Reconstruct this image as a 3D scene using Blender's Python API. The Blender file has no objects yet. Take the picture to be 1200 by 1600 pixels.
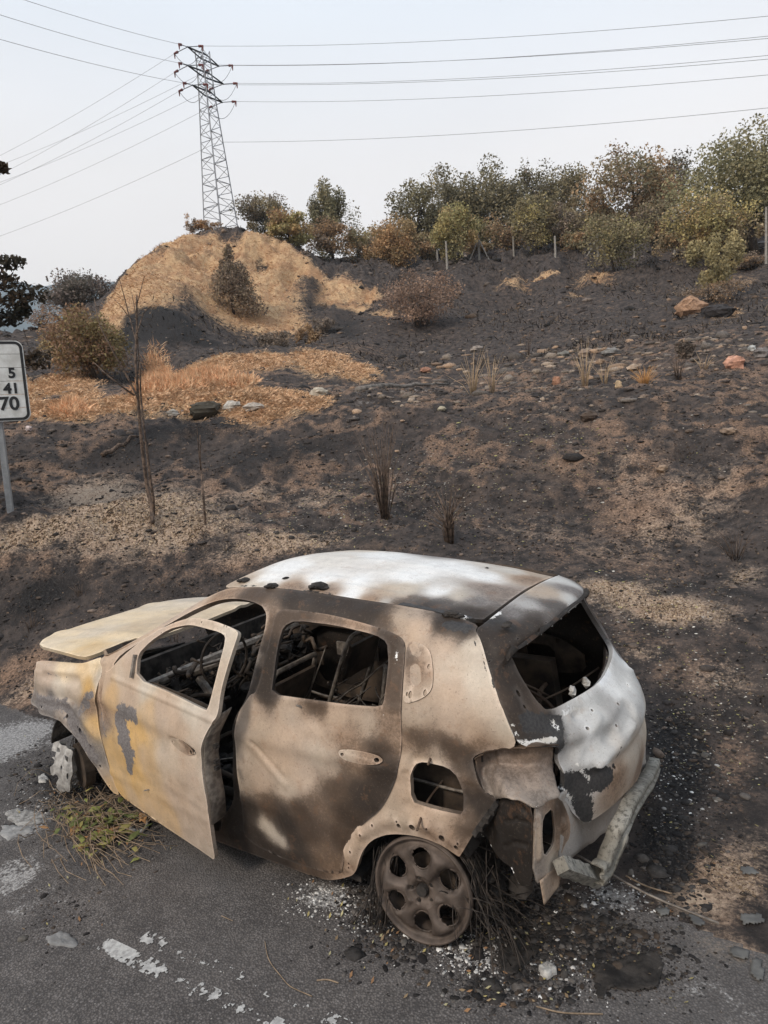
import bpy, math, random
import numpy as np
from mathutils import Vector
from mathutils.geometry import delaunay_2d_cdt
random.seed(7); RNG = np.random.default_rng(7)
SC = bpy.context.scene; COL = SC.collection

# ------------------------------------------------------------------ camera
CAM = np.array([-1.598, 3.411, 2.322])
YAW, PIT, ROL, FPX = math.radians(-57.595), math.radians(6.617), math.radians(-3.580), 1076.7
_F = np.array([math.cos(YAW)*math.cos(PIT), math.sin(YAW)*math.cos(PIT), -math.sin(PIT)])
_R = np.cross(_F, [0, 0, 1]); _R /= np.linalg.norm(_R); _U = np.cross(_R, _F)
CR = _R*math.cos(ROL)+_U*math.sin(ROL); CU = -_R*math.sin(ROL)+_U*math.cos(ROL)
cd = bpy.data.cameras.new('camera'); cam = bpy.data.objects.new('camera', cd); COL.objects.link(cam)
cd.sensor_fit = 'VERTICAL'; cd.sensor_height = 36.0; cd.lens = 36.0*FPX/1600
cd.clip_start = 0.05; cd.clip_end = 20000
M = np.eye(4); M[:3, 0] = CR; M[:3, 1] = CU; M[:3, 2] = -_F; M[:3, 3] = CAM
from mathutils import Matrix
cam.matrix_world = Matrix(M.tolist()); SC.camera = cam
SC.render.resolution_x = 768; SC.render.resolution_y = 1024

# ------------------------------------------------------------------ world and sun
SUN_AZ, SUN_EL = math.radians(78), math.radians(40)      # direction towards the sun, from +x towards +y
W = bpy.data.worlds.new('World'); SC.world = W; W.use_nodes = True
nt = W.node_tree; nt.nodes.clear(); N = nt.nodes.new; L = nt.links.new
wo = N('ShaderNodeOutputWorld'); bg = N('ShaderNodeBackground'); L(bg.outputs[0], wo.inputs[0])
sky = N('ShaderNodeTexSky'); sky.sky_type = 'NISHITA'; sky.sun_disc = False
sky.sun_elevation = SUN_EL; sky.sun_rotation = math.radians(90)-SUN_AZ
sky.dust_density = 4.0; sky.air_density = 1.2; sky.ozone_density = 1.5
tc = N('ShaderNodeTexCoord'); sx = N('ShaderNodeSeparateXYZ'); L(tc.outputs['Generated'], sx.inputs[0])
rp = N('ShaderNodeValToRGB'); L(sx.outputs[2], rp.inputs[0])       # smoke layer: pinkish low, pale blue high
e = rp.color_ramp.elements
e[0].position = 0.0; e[0].color = (8.13, 7.22, 6.58, 1)
e[1].position = 1.0; e[1].color = (4.60, 5.67, 6.96, 1)
for p, c in ((.16, (7.70, 7.06, 6.63, 1)), (.34, (7.28, 6.96, 6.79, 1)), (.55, (5.89, 6.42, 7.06, 1))):
    k = e.new(p); k.color = c
wn = N('ShaderNodeTexNoise'); wn.inputs['Scale'].default_value = 1.6; wn.inputs['Detail'].default_value = 3
mp = N('ShaderNodeMapping'); mp.inputs['Scale'].default_value = (1, 1, 2.6)
L(tc.outputs['Generated'], mp.inputs[0]); L(mp.outputs[0], wn.inputs[0])
mr = N('ShaderNodeMapRange'); mr.inputs[1].default_value = .3; mr.inputs[2].default_value = .7
mr.inputs[3].default_value = .95; mr.inputs[4].default_value = 1.05; L(wn.outputs[0], mr.inputs[0])
mu = N('ShaderNodeVectorMath'); mu.operation = 'SCALE'; L(rp.outputs[0], mu.inputs[0]); L(mr.outputs[0], mu.inputs[3])
mx = N('ShaderNodeMix'); mx.data_type = 'RGBA'; mx.inputs[0].default_value = .88
L(sky.outputs[0], mx.inputs[6]); L(mu.outputs[0], mx.inputs[7]); L(mx.outputs[2], bg.inputs[0])
bg.inputs[1].default_value = 0.1
sd = bpy.data.lights.new('sun', 'SUN'); sd.energy = 1.5; sd.angle = math.radians(12); sd.color = (1.0, .89, .76)
so = bpy.data.objects.new('sun', sd); COL.objects.link(so)
sv = Vector((math.cos(SUN_AZ)*math.cos(SUN_EL), math.sin(SUN_AZ)*math.cos(SUN_EL), math.sin(SUN_EL)))
so.rotation_euler = sv.to_track_quat('Z', 'Y').to_euler(); so.location = (0, 8, 12)
SC.view_settings.view_transform = 'Standard'; SC.view_settings.look = 'None'
SC.view_settings.exposure = 0.70; SC.view_settings.gamma = 1.0

# ------------------------------------------------------------------ helpers
def proj(X):
    d = np.asarray(X, float)-CAM; z = d@_F
    return np.stack([600+FPX*(d@CR)/z, 800-FPX*(d@CU)/z], -1)
def ray(px, py):
    v = _F+CR*(px-600)/FPX-CU*(py-800)/FPX
    return v/np.linalg.norm(v)
def plane(px, py, ax, val):                       # the point where a sight line meets an axis-aligned plane of the place
    r = ray(px, py); return CAM+r*((val-CAM[ax])/r[ax])
def tag(o, label=None, cat=None, group=None, kind=None):
    if label: o['label'] = label
    if cat: o['category'] = cat
    if group: o['group'] = group
    if kind: o['kind'] = kind
    return o
def empty(name, loc, label, cat, group=None):
    o = bpy.data.objects.new(name, None); COL.objects.link(o); o.location = loc; o.empty_display_size = .1
    return tag(o, label, cat, group)
def mesh(name, V, Fc, mat=None, parent=None, smooth=True, attrs=None, loc=None):
    V = np.asarray(V, np.float32)
    me = bpy.data.meshes.new(name)
    if isinstance(Fc, np.ndarray):
        n, k = Fc.shape
        me.vertices.add(len(V)); me.vertices.foreach_set('co', V.ravel())
        me.loops.add(n*k); me.loops.foreach_set('vertex_index', Fc.astype(np.int32).ravel())
        me.polygons.add(n); me.polygons.foreach_set('loop_start', np.arange(0, n*k, k, dtype=np.int32))
        me.update(calc_edges=True)
    else:
        me.from_pydata(V.tolist(), [], [list(map(int, f)) for f in Fc])
    if smooth: me.polygons.foreach_set('use_smooth', np.ones(len(me.polygons), bool))
    for k, a in (attrs or {}).items():
        at = me.attributes.new(k, 'FLOAT_COLOR', 'POINT')
        c = np.ones((len(V), 4), np.float32); c[:, :3] = a; at.data.foreach_set('color', c.ravel())
    for m in (mat if isinstance(mat, (list, tuple)) else [mat]):
        if m: me.materials.append(m)
    o = bpy.data.objects.new(name, me); COL.objects.link(o)
    if parent is not None:
        o.parent = parent
        b = parent
        off = Vector((0, 0, 0))
        while b is not None: off += b.location; b = b.parent
        if loc is None: o.location = -off          # vertices are given in world space
        else: o.location = Vector(loc)-off
    elif loc is not None: o.location = loc
    return o
class MB:
    def __init__(s): s.v = []; s.f = []; s.n = 0
    def add(s, V, Fc):
        s.v.append(np.asarray(V, float)); s.f += [[i+s.n for i in f] for f in Fc]; s.n += len(V)
    def box(s, c, size, R=None, taper=1.0):
        h = np.asarray(size, float)/2
        V = np.array([[x, y, z] for z in (-1, 1) for y in (-1, 1) for x in (-1, 1)], float)*h
        V[4:, :2] *= taper
        if R is not None: V = V@np.asarray(R).T
        s.add(V+np.asarray(c, float), [[0, 2, 3, 1], [4, 5, 7, 6], [0, 1, 5, 4], [2, 6, 7, 3], [0, 4, 6, 2], [1, 3, 7, 5]])
    def tube(s, pts, r, n=7, caps=True):
        pts = [np.asarray(p, float) for p in pts]; m = len(pts)
        rr = [r]*m if np.isscalar(r) else list(r)
        up = np.array([0, 0, 1.]); V = []
        a = None
        for i in range(m):
            d = pts[min(i+1, m-1)]-pts[max(i-1, 0)]; d = d/(np.linalg.norm(d)+1e-9)
            if a is None:
                a = np.cross(d, up if abs(d[2]) < .9 else np.array([1., 0, 0]))
            a = a-d*(a@d); a = a/(np.linalg.norm(a)+1e-9); b = np.cross(d, a)
            for k in range(n):
                t = 2*math.pi*k/n; V.append(pts[i]+rr[i]*(math.cos(t)*a+math.sin(t)*b))
        Fc = [[i*n+k, i*n+(k+1) % n, (i+1)*n+(k+1) % n, (i+1)*n+k] for i in range(m-1) for k in range(n)]
        if caps: Fc += [list(range(n))[::-1], [(m-1)*n+k for k in range(n)]]
        s.add(V, Fc)
    def rock(s, c, size, seed=0, n=7, m=5):
        r = np.random.default_rng(seed); V = [[0, 0, -1.]]
        for i in range(1, m):
            a = math.pi*i/m
            for k in range(n):
                t = 2*math.pi*(k+.5*(i % 2))/n
                V.append([math.sin(a)*math.cos(t), math.sin(a)*math.sin(t), -math.cos(a)])
        V.append([0, 0, 1.]); V = np.array(V); V *= (1+r.uniform(-.22, .22, len(V)))[:, None]
        Fc = [[0, 1+(k+1) % n, 1+k] for k in range(n)]
        for i in range(m-2):
            for k in range(n):
                a = 1+i*n+k; b = 1+i*n+(k+1) % n; Fc.append([a, b, b+n, a+n])
        l = len(V)-1
        Fc += [[l, l-n+k, l-n+(k+1) % n] for k in range(n)]
        th = r.uniform(0, 6.28); R = np.array([[math.cos(th), -math.sin(th), 0], [math.sin(th), math.cos(th), 0], [0, 0, 1]])
        s.add((V*np.asarray(size, float))@R.T+np.asarray(c, float), Fc)
    def build(s, name, mat=None, parent=None, smooth=False, loc=None):
        V = np.concatenate(s.v) if s.v else np.zeros((0, 3))
        if loc is not None: V = V-np.asarray(loc, float)
        return mesh(name, V, s.f, mat, parent, smooth, loc=loc)

def fbm(x, y, scale, octaves=4, seed=0, z=None):
    """value noise, -1..1"""
    out = np.zeros_like(np.asarray(x, float)); amp = 1.; tot = 0
    rs = np.random.default_rng(seed); 
    T = rs.uniform(-1, 1, (256, 256))
    f = 1./scale
    for o in range(octaves):
        X = x*f+o*37.3; Y = y*f+o*91.7
        if z is not None: X = X+z*f*.73; Y = Y-z*f*.61
        xi = np.floor(X).astype(int); yi = np.floor(Y).astype(int); u = X-xi; v = Y-yi
        u = u*u*(3-2*u); v = v*v*(3-2*v)
        g = lambda a, b: T[a & 255, b & 255]
        out += amp*((g(xi, yi)*(1-u)+g(xi+1, yi)*u)*(1-v)+(g(xi, yi+1)*(1-u)+g(xi+1, yi+1)*u)*v)
        tot += amp; amp *= .5; f *= 2.03
    return out/tot
def pc(x, xs, ys):
    xs = np.asarray(xs, float); ys = np.asarray(ys, float)
    m = np.gradient(ys, xs); d = np.diff(ys)/np.diff(xs)
    for i in range(1, len(xs)-1):
        if d[i-1]*d[i] <= 0: m[i] = 0
    x = np.clip(x, xs[0], xs[-1]); i = np.clip(np.searchsorted(xs, x)-1, 0, len(xs)-2)
    h = xs[i+1]-xs[i]; t = (x-xs[i])/h
    return (2*t**3-3*t**2+1)*ys[i]+(t**3-2*t**2+t)*h*m[i]+(-2*t**3+3*t**2)*ys[i+1]+(t**3-t**2)*h*m[i+1]

# ------------------------------------------------------------------ materials
class NT:
    def __init__(s, name, rough=.9, metal=0.0):
        s.m = bpy.data.materials.new(name); s.m.use_nodes = True; s.t = s.m.node_tree; s.t.nodes.clear()
        s.out = s.n('ShaderNodeOutputMaterial'); s.b = s.n('ShaderNodeBsdfPrincipled'); s.l(s.b.outputs[0], s.out.inputs[0])
        s.b.inputs['Roughness'].default_value = rough; s.b.inputs['Metallic'].default_value = metal
        s.b.inputs['Specular IOR Level'].default_value = .25
        s.co = s.n('ShaderNodeTexCoord').outputs['Object']
    def n(s, t): return s.t.nodes.new(t)
    def l(s, a, b): s.t.links.new(a, b)
    def noise(s, scale, detail=5, rough=.6, stretch=None, dist=0):
        k = s.n('ShaderNodeTexNoise'); k.inputs['Scale'].default_value = scale; k.inputs['Detail'].default_value = detail
        k.inputs['Roughness'].default_value = rough; k.inputs['Distortion'].default_value = dist
        if stretch:
            m = s.n('ShaderNodeMapping'); m.inputs['Scale'].default_value = stretch; s.l(s.co, m.inputs[0]); s.l(m.outputs[0], k.inputs[0])
        else: s.l(s.co, k.inputs[0])
        return k.outputs[0]
    def math(s, op, a, b=None, clamp=False):
        k = s.n('ShaderNodeMath'); k.operation = op; k.use_clamp = clamp
        for i, v in enumerate((a, b)):
            if v is None: continue
            if hasattr(v, 'links'): s.l(v, k.inputs[i])
            else: k.inputs[i].default_value = v
        return k.outputs[0]
    def ramp(s, v, lo, hi, a=0., b=1.):
        k = s.n('ShaderNodeMapRange'); k.interpolation_type = 'SMOOTHSTEP'
        k.inputs[1].default_value = lo; k.inputs[2].default_value = hi; k.inputs[3].default_value = a; k.inputs[4].default_value = b
        s.l(v, k.inputs[0]); return k.outputs[0]
    def mix(s, f, a, b):
        k = s.n('ShaderNodeMix'); k.data_type = 'RGBA'
        for i, v in ((0, f), (6, a), (7, b)):
            if hasattr(v, 'links'): s.l(v, k.inputs[i])
            elif i == 0: k.inputs[0].default_value = v
            else: k.inputs[i].default_value = (*v, 1)
        return k.outputs[2]
    def attr(s, name):
        k = s.n('ShaderNodeAttribute'); k.attribute_name = name
        q = s.n('ShaderNodeSeparateColor'); s.l(k.outputs['Color'], q.inputs[0]); return q.outputs
    def col(s, c):
        if hasattr(c, 'links'): s.l(c, s.b.inputs['Base Color'])
        else: s.b.inputs['Base Color'].default_value = (*c, 1)
    def bump(s, h, strength=.5, dist=.01):
        k = s.n('ShaderNodeBump'); k.inputs['Strength'].default_value = strength; k.inputs['Distance'].default_value = dist
        s.l(h, k.inputs['Height']); s.l(k.outputs[0], s.b.inputs['Normal'])
def simple(name, c1, c2, scale=8, rough=.9, metal=0, bump=.3, dist=.01, detail=5, perobj=0.0):
    s = NT(name, rough, metal); v = s.noise(scale, detail)
    c = s.mix(s.ramp(v, .35, .65), c1, c2)
    if perobj:
        oi = s.n('ShaderNodeObjectInfo'); h = s.n('ShaderNodeHueSaturation')
        s.l(s.ramp(oi.outputs['Random'], 0, 1, 1-perobj, 1+perobj), h.inputs['Value']); s.l(c, h.inputs['Color']); c = h.outputs[0]
    s.col(c)
    if bump: s.bump(s.noise(scale*3, 6), bump, dist)
    return s.m
def body_mat():
    s = NT('burnt_sheet_metal', .55, .12)
    k = s.n('ShaderNodeAttribute'); k.attribute_name = 'tone'; tone = k.outputs['Color']
    q = s.attr('q')                              # crisp-edged patches: ash crust, charred paint, bare grey steel
    big = s.noise(2.6, 6, .6); mid = s.noise(11, 7, .62); fine = s.noise(75, 6, .7); spk = s.noise(190, 3, .6)
    h = s.n('ShaderNodeHueSaturation'); s.l(tone, h.inputs['Color'])
    s.l(s.math('ADD', s.ramp(mid, .3, .7, .94, 1.06), s.ramp(fine, .35, .65, -.06, .06)), h.inputs['Value'])
    s.l(s.ramp(big, .3, .7, .92, 1.14), h.inputs['Saturation']); c = h.outputs[0]
    fl = s.ramp(s.noise(20, 9, .74, None, .6), .49, .53); fl2 = s.ramp(s.noise(7.5, 9, .72, None, .8), .55, .58)
    hv = s.n('ShaderNodeHueSaturation'); s.l(c, hv.inputs['Color']); s.l(s.math('ADD', s.ramp(fl, 0, 1, .98, 1.03), s.ramp(fl2, 0, 1, 0, -.05)), hv.inputs['Value']); c = hv.outputs[0]
    bw = s.n('ShaderNodeRGBToBW'); s.l(tone, bw.inputs[0]); gr_ = s.noise(85, 9, .8); gr2 = s.noise(26, 9, .75)
    gm_ = s.ramp(s.math('SUBTRACT', s.math('ADD', s.math('MULTIPLY', gr_, .6), s.math('MULTIPLY', gr2, .4)), s.math('MULTIPLY', bw.outputs[0], .62)), .33, .41)
    dk = s.n('ShaderNodeHueSaturation'); dk.inputs['Value'].default_value = .50; s.l(c, dk.inputs['Color']); c = s.mix(s.math('MULTIPLY', gm_, .6), c, dk.outputs[0])
    lt = s.n('ShaderNodeHueSaturation'); lt.inputs['Value'].default_value = 1.03; s.l(c, lt.inputs['Color']); c = s.mix(s.math('SUBTRACT', 1.0, gm_), c, lt.outputs[0])
    rust = s.ramp(s.noise(13, 8, .7), .57, .63, 0, .14); c = s.mix(rust, c, (.30, .15, .075))
    c = s.mix(s.ramp(s.noise(3.2, 8, .7, (1, 1, .3)), .62, .68, 0, .2), c, (.13, .095, .07))
    c = s.mix(s.ramp(fine, .58, .66, 0, .5), c, (.13, .095, .072))
    c = s.mix(s.ramp(spk, .68, .78, 0, .35), c, (.62, .58, .53))
    def msk(a, n, amp, lo=.38, hi=.62): return s.ramp(s.math('ADD', a, s.math('MULTIPLY', s.math('SUBTRACT', n, .5), amp)), lo, hi)
    gr = s.mix(s.ramp(fine, .4, .6), (.225, .205, .20), (.14, .125, .12))
    c = s.mix(msk(q[2], s.noise(24, 8, .7), 1.7, .46, .54), c, gr)
    ch = s.mix(s.ramp(fine, .4, .6), (.040, .038, .038), (.060, .056, .054))
    cm = msk(q[1], s.noise(30, 7, .7), 1.2, .47, .53); c = s.mix(cm, c, ch)
    ac = s.mix(s.ramp(mid, .4, .6), (.76, .75, .73), (.60, .56, .50)); am = msk(q[0], s.noise(55, 7, .75), 1.8, .48, .54); c = s.mix(am, c, ac)
    s.col(c); s.l(s.ramp(mid, .3, .7, .46, .74), s.b.inputs['Roughness'])
    s.bump(s.math('ADD', s.math('MULTIPLY', mid, .25), s.math('ADD', s.math('MULTIPLY', fine, .35), s.math('MULTIPLY', cm, -.15))), .4, .006)
    return s.m
M_BODY = body_mat()
M_BLACK = simple('charred_black', (.016, .014, .013), (.05, .043, .038), 14, .85, .1, .6, .01)
M_INNER = simple('scorched_inner_metal', (.03, .024, .02), (.10, .072, .052), 6, .7, .2, .5, .01)
M_STEEL = simple('scorched_steel', (.12, .10, .085), (.26, .225, .19), 25, .55, .4, .5, .004)
M_RIM = simple('scorched_rim', (.065, .050, .041), (.13, .10, .082), 10, .6, .25, .35, .004)
M_ALU = simple('melted_aluminium', (.26, .245, .23), (.48, .46, .43), 22, .6, .2, .6, .008)
M_WIRE = simple('burnt_tyre_wire', (.02, .018, .017), (.075, .06, .05), 30, .8, .2, .2)
def beam_mat():
    s = NT('ash_coated_beam', .7, .1); a = s.noise(45, 8, .7); b = s.noise(7, 4)
    c = s.mix(s.ramp(b, .35, .65), (.20, .185, .155), (.34, .32, .28)); c = s.mix(s.ramp(a, .48, .62, 0, .85), c, (.085, .078, .066)); s.col(c)
    s.bump(a, .5, .006); return s.m
M_BEAM = beam_mat()
# ------------------------------------------------------------------ terrain: profiles (distance, height) per direction
def azD(px, py, D):                                # direction and height of a point seen at px,py, D metres away on the map
    r = ray(px, py); h = math.hypot(r[0], r[1])
    return math.atan2(r[1], r[0])-YAW, CAM[2]+D*r[2]/h
LV = []
def level(pts):                                    # pts: (px, py, D); py None -> z given as 4th
    a = []
    for p in pts:
        if len(p) == 4: az, _ = azD(p[0], 800, 1); z = p[3]
        else: az, z = azD(*p)
        a.append((az, p[2], z))
    a.sort(); a = np.array(a); LV.append(a)
def edgeD(px):
    az = azD(px, 1000, 1)[0]+YAW
    return min(3.31/max(-math.sin(az), .12), 22)
PX = [-400, -150, 0, 100, 200, 300, 400, 500, 600, 700, 800, 900, 1000, 1100, 1200, 1400, 1700]
level([(p, None, .4, -.045) for p in PX])
level([(p, None, edgeD(p)*.97, -.045) for p in PX])
level([(-400, None, 12, .35), (-150, 1000, 9.5), (0, 1010, 8.3), (100, 1000, 7.9), (200, 985, 7.7), (300, None, 7.3, .2), (400, None, 6.9, .2), (500, None, 6.4, .2),
       (600, None, 5.9, .18), (700, None, 5.5, .15), (800, None, 5.1, .12), (900, None, 4.9, .1), (1000, None, 4.8, .10), (1100, None, 4.7, .08), (1200, None, 4.6, .07), (1700, None, 4.8, .05)])
level([(-400, 815, 15), (-150, 800, 11.6), (0, 798, 10.6), (60, 799, 10.4), (130, 812, 10.1), (235, 822, 9.6), (330, 815, 9.3), (400, 823, 9.0), (500, 845, 8.5), (560, 853, 8.2), (640, 856, 7.9),
       (720, 868, 7.6), (800, 885, 7.3), (900, 912, 6.9), (1000, 935, 6.7), (1100, 955, 6.5), (1200, 955, 6.5), (1400, 960, 6.5), (1700, 980, 6.5)])
level([(-400, 790, 17), (-150, 780, 12.9), (0, 778, 11.9), (100, 780, 11.6), (200, 782, 11.1), (300, 785, 10.6), (400, 797, 10.2), (500, 808, 9.7), (600, 816, 9.2), (700, 822, 8.8),
       (800, 832, 8.5), (900, 850, 8.2), (1000, 868, 8.0), (1100, 885, 7.8), (1200, 875, 7.7), (1400, 870, 7.7), (1700, 870, 7.7)])
level([(-400, 665, 20), (-150, 664, 16.6), (0, 662, 16), (100, 659, 15.4), (200, 653, 14.9), (300, 647, 14.5), (400, 644, 14.1), (500, 643, 13.7), (600, 640, 13.3), (700, 637, 13),
       (800, 635, 12.8), (900, 632, 12.6), (1000, 630, 12.5), (1100, 630, 12.4), (1200, 630, 12.3), (1400, 625, 12.2), (1700, 625, 12)])
level([(-400, 650, 24), (-150, 640, 21), (0, 636, 20.5), (60, 622, 20.3), (100, 612, 20.2), (200, 605, 20), (300, 590, 19.8), (400, 590, 19.5), (500, 600, 19), (600, 603, 18.2), (700, 605, 17.5),
       (800, 602, 17), (900, 598, 16.6), (1000, 595, 16.3), (1100, 592, 16), (1200, 590, 16), (1400, 580, 16), (1700, 580, 16)])
level([(-400, 620, 32), (-150, 600, 29), (0, 586, 28), (60, 578, 27), (130, 580, 26), (200, 585, 26), (260, 580, 25), (300, 562, 25), (350, 550, 25), (420, 547, 25), (500, 548, 25), (560, 552, 24.5), (600, 572, 24), (700, 572, 23.5),
       (800, 562, 23), (900, 550, 22.5), (1000, 540, 22), (1100, 530, 22), (1200, 522, 22), (1400, 510, 22), (1700, 500, 22)])
level([(-400, 600, 38), (-150, 560, 36), (0, 548, 34), (80, 540, 33), (150, 515, 32), (200, 484, 31), (240, 474, 31), (280, 480, 31), (330, 515, 31.5), (380, 538, 32), (450, 535, 33), (520, 520, 34), (600, 512, 34), (700, 505, 34),
       (800, 495, 34), (900, 486, 33), (1000, 476, 33), (1100, 466, 32), (1200, 456, 32), (1400, 440, 32), (1700, 430, 32)])
level([(-400, 560, 50), (-150, 530, 50), (0, 527, 50), (60, 524, 49), (110, 508, 48), (150, 482, 48), (170, 470, 48), (200, 436, 48), (240, 399, 48), (265, 382, 48), (290, 372, 48), (320, 367, 48), (370, 366, 48), (410, 372, 47.5), (450, 388, 47),
       (480, 402, 46), (510, 422, 45), (560, 425, 45), (600, 415, 46), (700, 406, 47), (800, 402, 47), (900, 399, 47), (1000, 396, 47), (1100, 393, 46), (1200, 390, 45), (1400, 380, 45), (1700, 375, 45)])
level([(-400, 575, 62), (-150, 545, 62), (0, 538, 62), (60, 535, 60), (110, 522, 58), (150, 500, 56), (200, 452, 56), (240, 412, 56), (290, 382, 55), (320, 376, 55), (370, 373, 55), (410, 378, 55), (450, 392, 55),
       (480, 402, 55), (510, 410, 56), (560, 405, 57), (600, 400, 58), (700, 396, 58), (800, 388, 58), (880, 375, 59), (950, 360, 60), (1020, 358, 60), (1100, 375, 60), (1200, 380, 58), (1400, 372, 58), (1700, 370, 58)])
level([(-400, 610, 130), (0, 600, 130), (150, 560, 130), (240, 520, 120), (370, 480, 120), (480, 480, 120), (600, 450, 120), (900, 420, 120), (1200, 430, 120), (1700, 430, 120)])
level([(-400, 660, 420), (0, 655, 420), (600, 620, 420), (1200, 580, 420), (1700, 560, 420)])
NA, NR = 880, 720
AZ = np.linspace(-math.radians(58), math.radians(47), NA)
LR = np.linspace(math.log(1.0), math.log(420), NR); RR = np.exp(LR)
HG = np.zeros((NA, NR))
LVI = np.stack([np.stack([np.interp(AZ, l[:, 0], l[:, 1]), np.interp(AZ, l[:, 0], l[:, 2])]) for l in LV])   # level, (D,z), az
ker = np.hanning(17); ker /= ker.sum()
LVI = np.stack([[np.convolve(np.pad(r, 8, mode='edge'), ker, 'valid') for r in l] for l in LVI])
for i in range(NA):
    HG[i] = pc(RR, LVI[:, 0, i], LVI[:, 1, i])
GX = CAM[0]+np.cos(AZ+YAW)[:, None]*RR[None]; GY = CAM[1]+np.sin(AZ+YAW)[:, None]*RR[None]
DD = np.broadcast_to(RR, GX.shape)
off = np.clip((.25-GY)/1.5, 0, 1)                       # 0 on the road, 1 off it
far = np.clip((DD-8)/30, 0, 1)
near = np.clip((DD-6.5)/3, 0, 1)
HG += off*(fbm(GX, GY, 1.3, 4, 3)*(.03+.10*near)+fbm(GX, GY, .32, 4, 5)*(.018+.05*near)+fbm(GX, GY, 4.5, 4, 9)*.32*far+fbm(GX, GY, 1.1, 4, 11)*.16*far)
rid = 1-np.abs(fbm(GX, GY, .9, 4, 21)); HG += off*near*(rid-.75)*.12
rid2 = 1-np.abs(fbm(GX*.55+GY*.8, GY*.8-GX*.4, 2.6, 4, 27))
HG += np.clip((DD-26)/14, 0, 1)*(rid2-.75)*.6
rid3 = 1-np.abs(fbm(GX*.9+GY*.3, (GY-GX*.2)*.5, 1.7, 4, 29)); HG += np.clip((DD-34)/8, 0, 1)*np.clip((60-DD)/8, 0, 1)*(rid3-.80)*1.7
HG += off*near*np.clip((24-DD)/8, 0, 1)*(1-np.abs(fbm(GX*.8+GY*.5, GY*.9-GX*.5, .42, 4, 51))-.7)*.15
HG += off*near*fbm(GX, GY, 2.2, 3, 53)*.14
HG += np.clip((GY+.1)/.3, 0, 1)*fbm(GX, GY, .05, 3, 8)*.0012
def ground(x, y):
    dx = np.asarray(x, float)-CAM[0]; dy = np.asarray(y, float)-CAM[1]
    a = (np.arctan2(dy, dx)-YAW+math.pi) % (2*math.pi)-math.pi
    u = np.clip((a-AZ[0])/(AZ[1]-AZ[0]), 0, NA-1.001); v = np.clip((np.log(np.hypot(dx, dy)+1e-6)-LR[0])/(LR[1]-LR[0]), 0, NR-1.001)
    i = u.astype(int) if hasattr(u, 'astype') else int(u); j = v.astype(int) if hasattr(v, 'astype') else int(v)
    p = u-i; q = v-j
    return (HG[i, j]*(1-p)+HG[i+1, j]*p)*(1-q)+(HG[i, j+1]*(1-p)+HG[i+1, j+1]*p)*q
def at(px, py, dmin=1.2, dmax=400):
    """first point of the ground on the sight line through px,py"""
    r = ray(px, py); t = np.exp(np.linspace(math.log(dmin), math.log(dmax), 1400))
    P = CAM+r*t[:, None]; d = P[:, 2]-ground(P[:, 0], P[:, 1]); k = np.where(d < 0)[0]
    if len(k) == 0: return P[np.argmin(np.abs(d))]
    k = k[0]
    if k == 0: return P[0]
    f = d[k-1]/(d[k-1]-d[k]); return P[k-1]*(1-f)+P[k]*f
def atD(px, py, D):                                  # ground point in that direction, D metres away
    az = azD(px, py, 1)[0]+YAW; x = CAM[0]+math.cos(az)*D; y = CAM[1]+math.sin(az)*D
    return np.array([x, y, float(ground(x, y))])
# ground cover masks: straw, red soil, pale dust, dark, each a set of patches lying on the ground
def patches(lst):
    out = np.zeros_like(GX)
    for px, py, rx, ry, s in lst:
        c = at(px, py); a = at(px+rx, py)[:2]-c[:2]
        D = np.hypot(*(c[:2]-CAM[:2])); n = (c[:2]-CAM[:2])/D; tng = np.array([-n[1], n[0]])
        ra = max(.08, min(abs(a@tng), rx*D/900)); p2 = at(px, py-ry); p1 = at(px, py+ry)
        rb = max(.08, .5*min(np.hypot(*(p2[:2]-p1[:2])), ry*.12*D))
        dx = GX-c[0]; dy = GY-c[1]
        q = ((dx*tng[0]+dy*tng[1])/ra)**2+((dx*n[0]+dy*n[1])/rb)**2
        out = np.maximum(out, s*np.exp(-q*.9))
    return out
straw = patches([(700, 460, 50, 8, 0.35), (520, 440, 50, 24, 0.6), (560, 470, 60, 10, 0.7), (600, 490, 50, 8, 0.5), (950, 480, 60, 8, 0.35), (60, 640, 60, 14, 1), (130, 640, 60, 14, 1), (220, 630, 80, 22, 1.1), (320, 615, 90, 25, 1.2), (420, 622, 80, 22, 1.2), (480, 632, 50, 12, 1), (100, 600, 70, 18, 0.9), (30, 610, 40, 20, 0.9), (330, 572, 60, 14, 1), (400, 560, 70, 16, 1), (500, 565, 60, 20, 0.9), (560, 580, 45, 16, 0.8), (350, 430, 110, 60, 1.2), (230, 430, 60, 45, 1.1), (420, 420, 60, 50, 1.1), (300, 385, 80, 22, 1.1), (420, 500, 60, 35, 1.1), (520, 462, 40, 18, 0.8), (550, 482, 40, 10, 0.8), (180, 470, 26, 30, 0.9), (245, 460, 40, 16, 0.7), (850, 435, 60, 6, 0.7), (930, 440, 50, 6, 0.6), (1160, 440, 40, 14, 0.45), (1130, 490, 40, 12, 0.7), (800, 437, 40, 5, 0.6), (900, 462, 30, 5, 0.5), (740, 600, 50, 20, 0.3), (520, 540, 60, 10, 0.4), (1180, 630, 40, 10, 0.4), (530, 448, 40, 14, 0.9), (570, 472, 40, 10, 0.9), (600, 490, 30, 8, 0.7), (480, 430, 40, 20, 0.9), (190, 450, 26, 30, 1), (215, 425, 26, 24, 1), (170, 480, 20, 16, 0.9), (450, 400, 40, 14, 1), (270, 380, 50, 12, 1), (230, 405, 30, 14, 1), (130, 620, 40, 12, 0.9), (560, 590, 50, 10, 0.6)])
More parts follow.
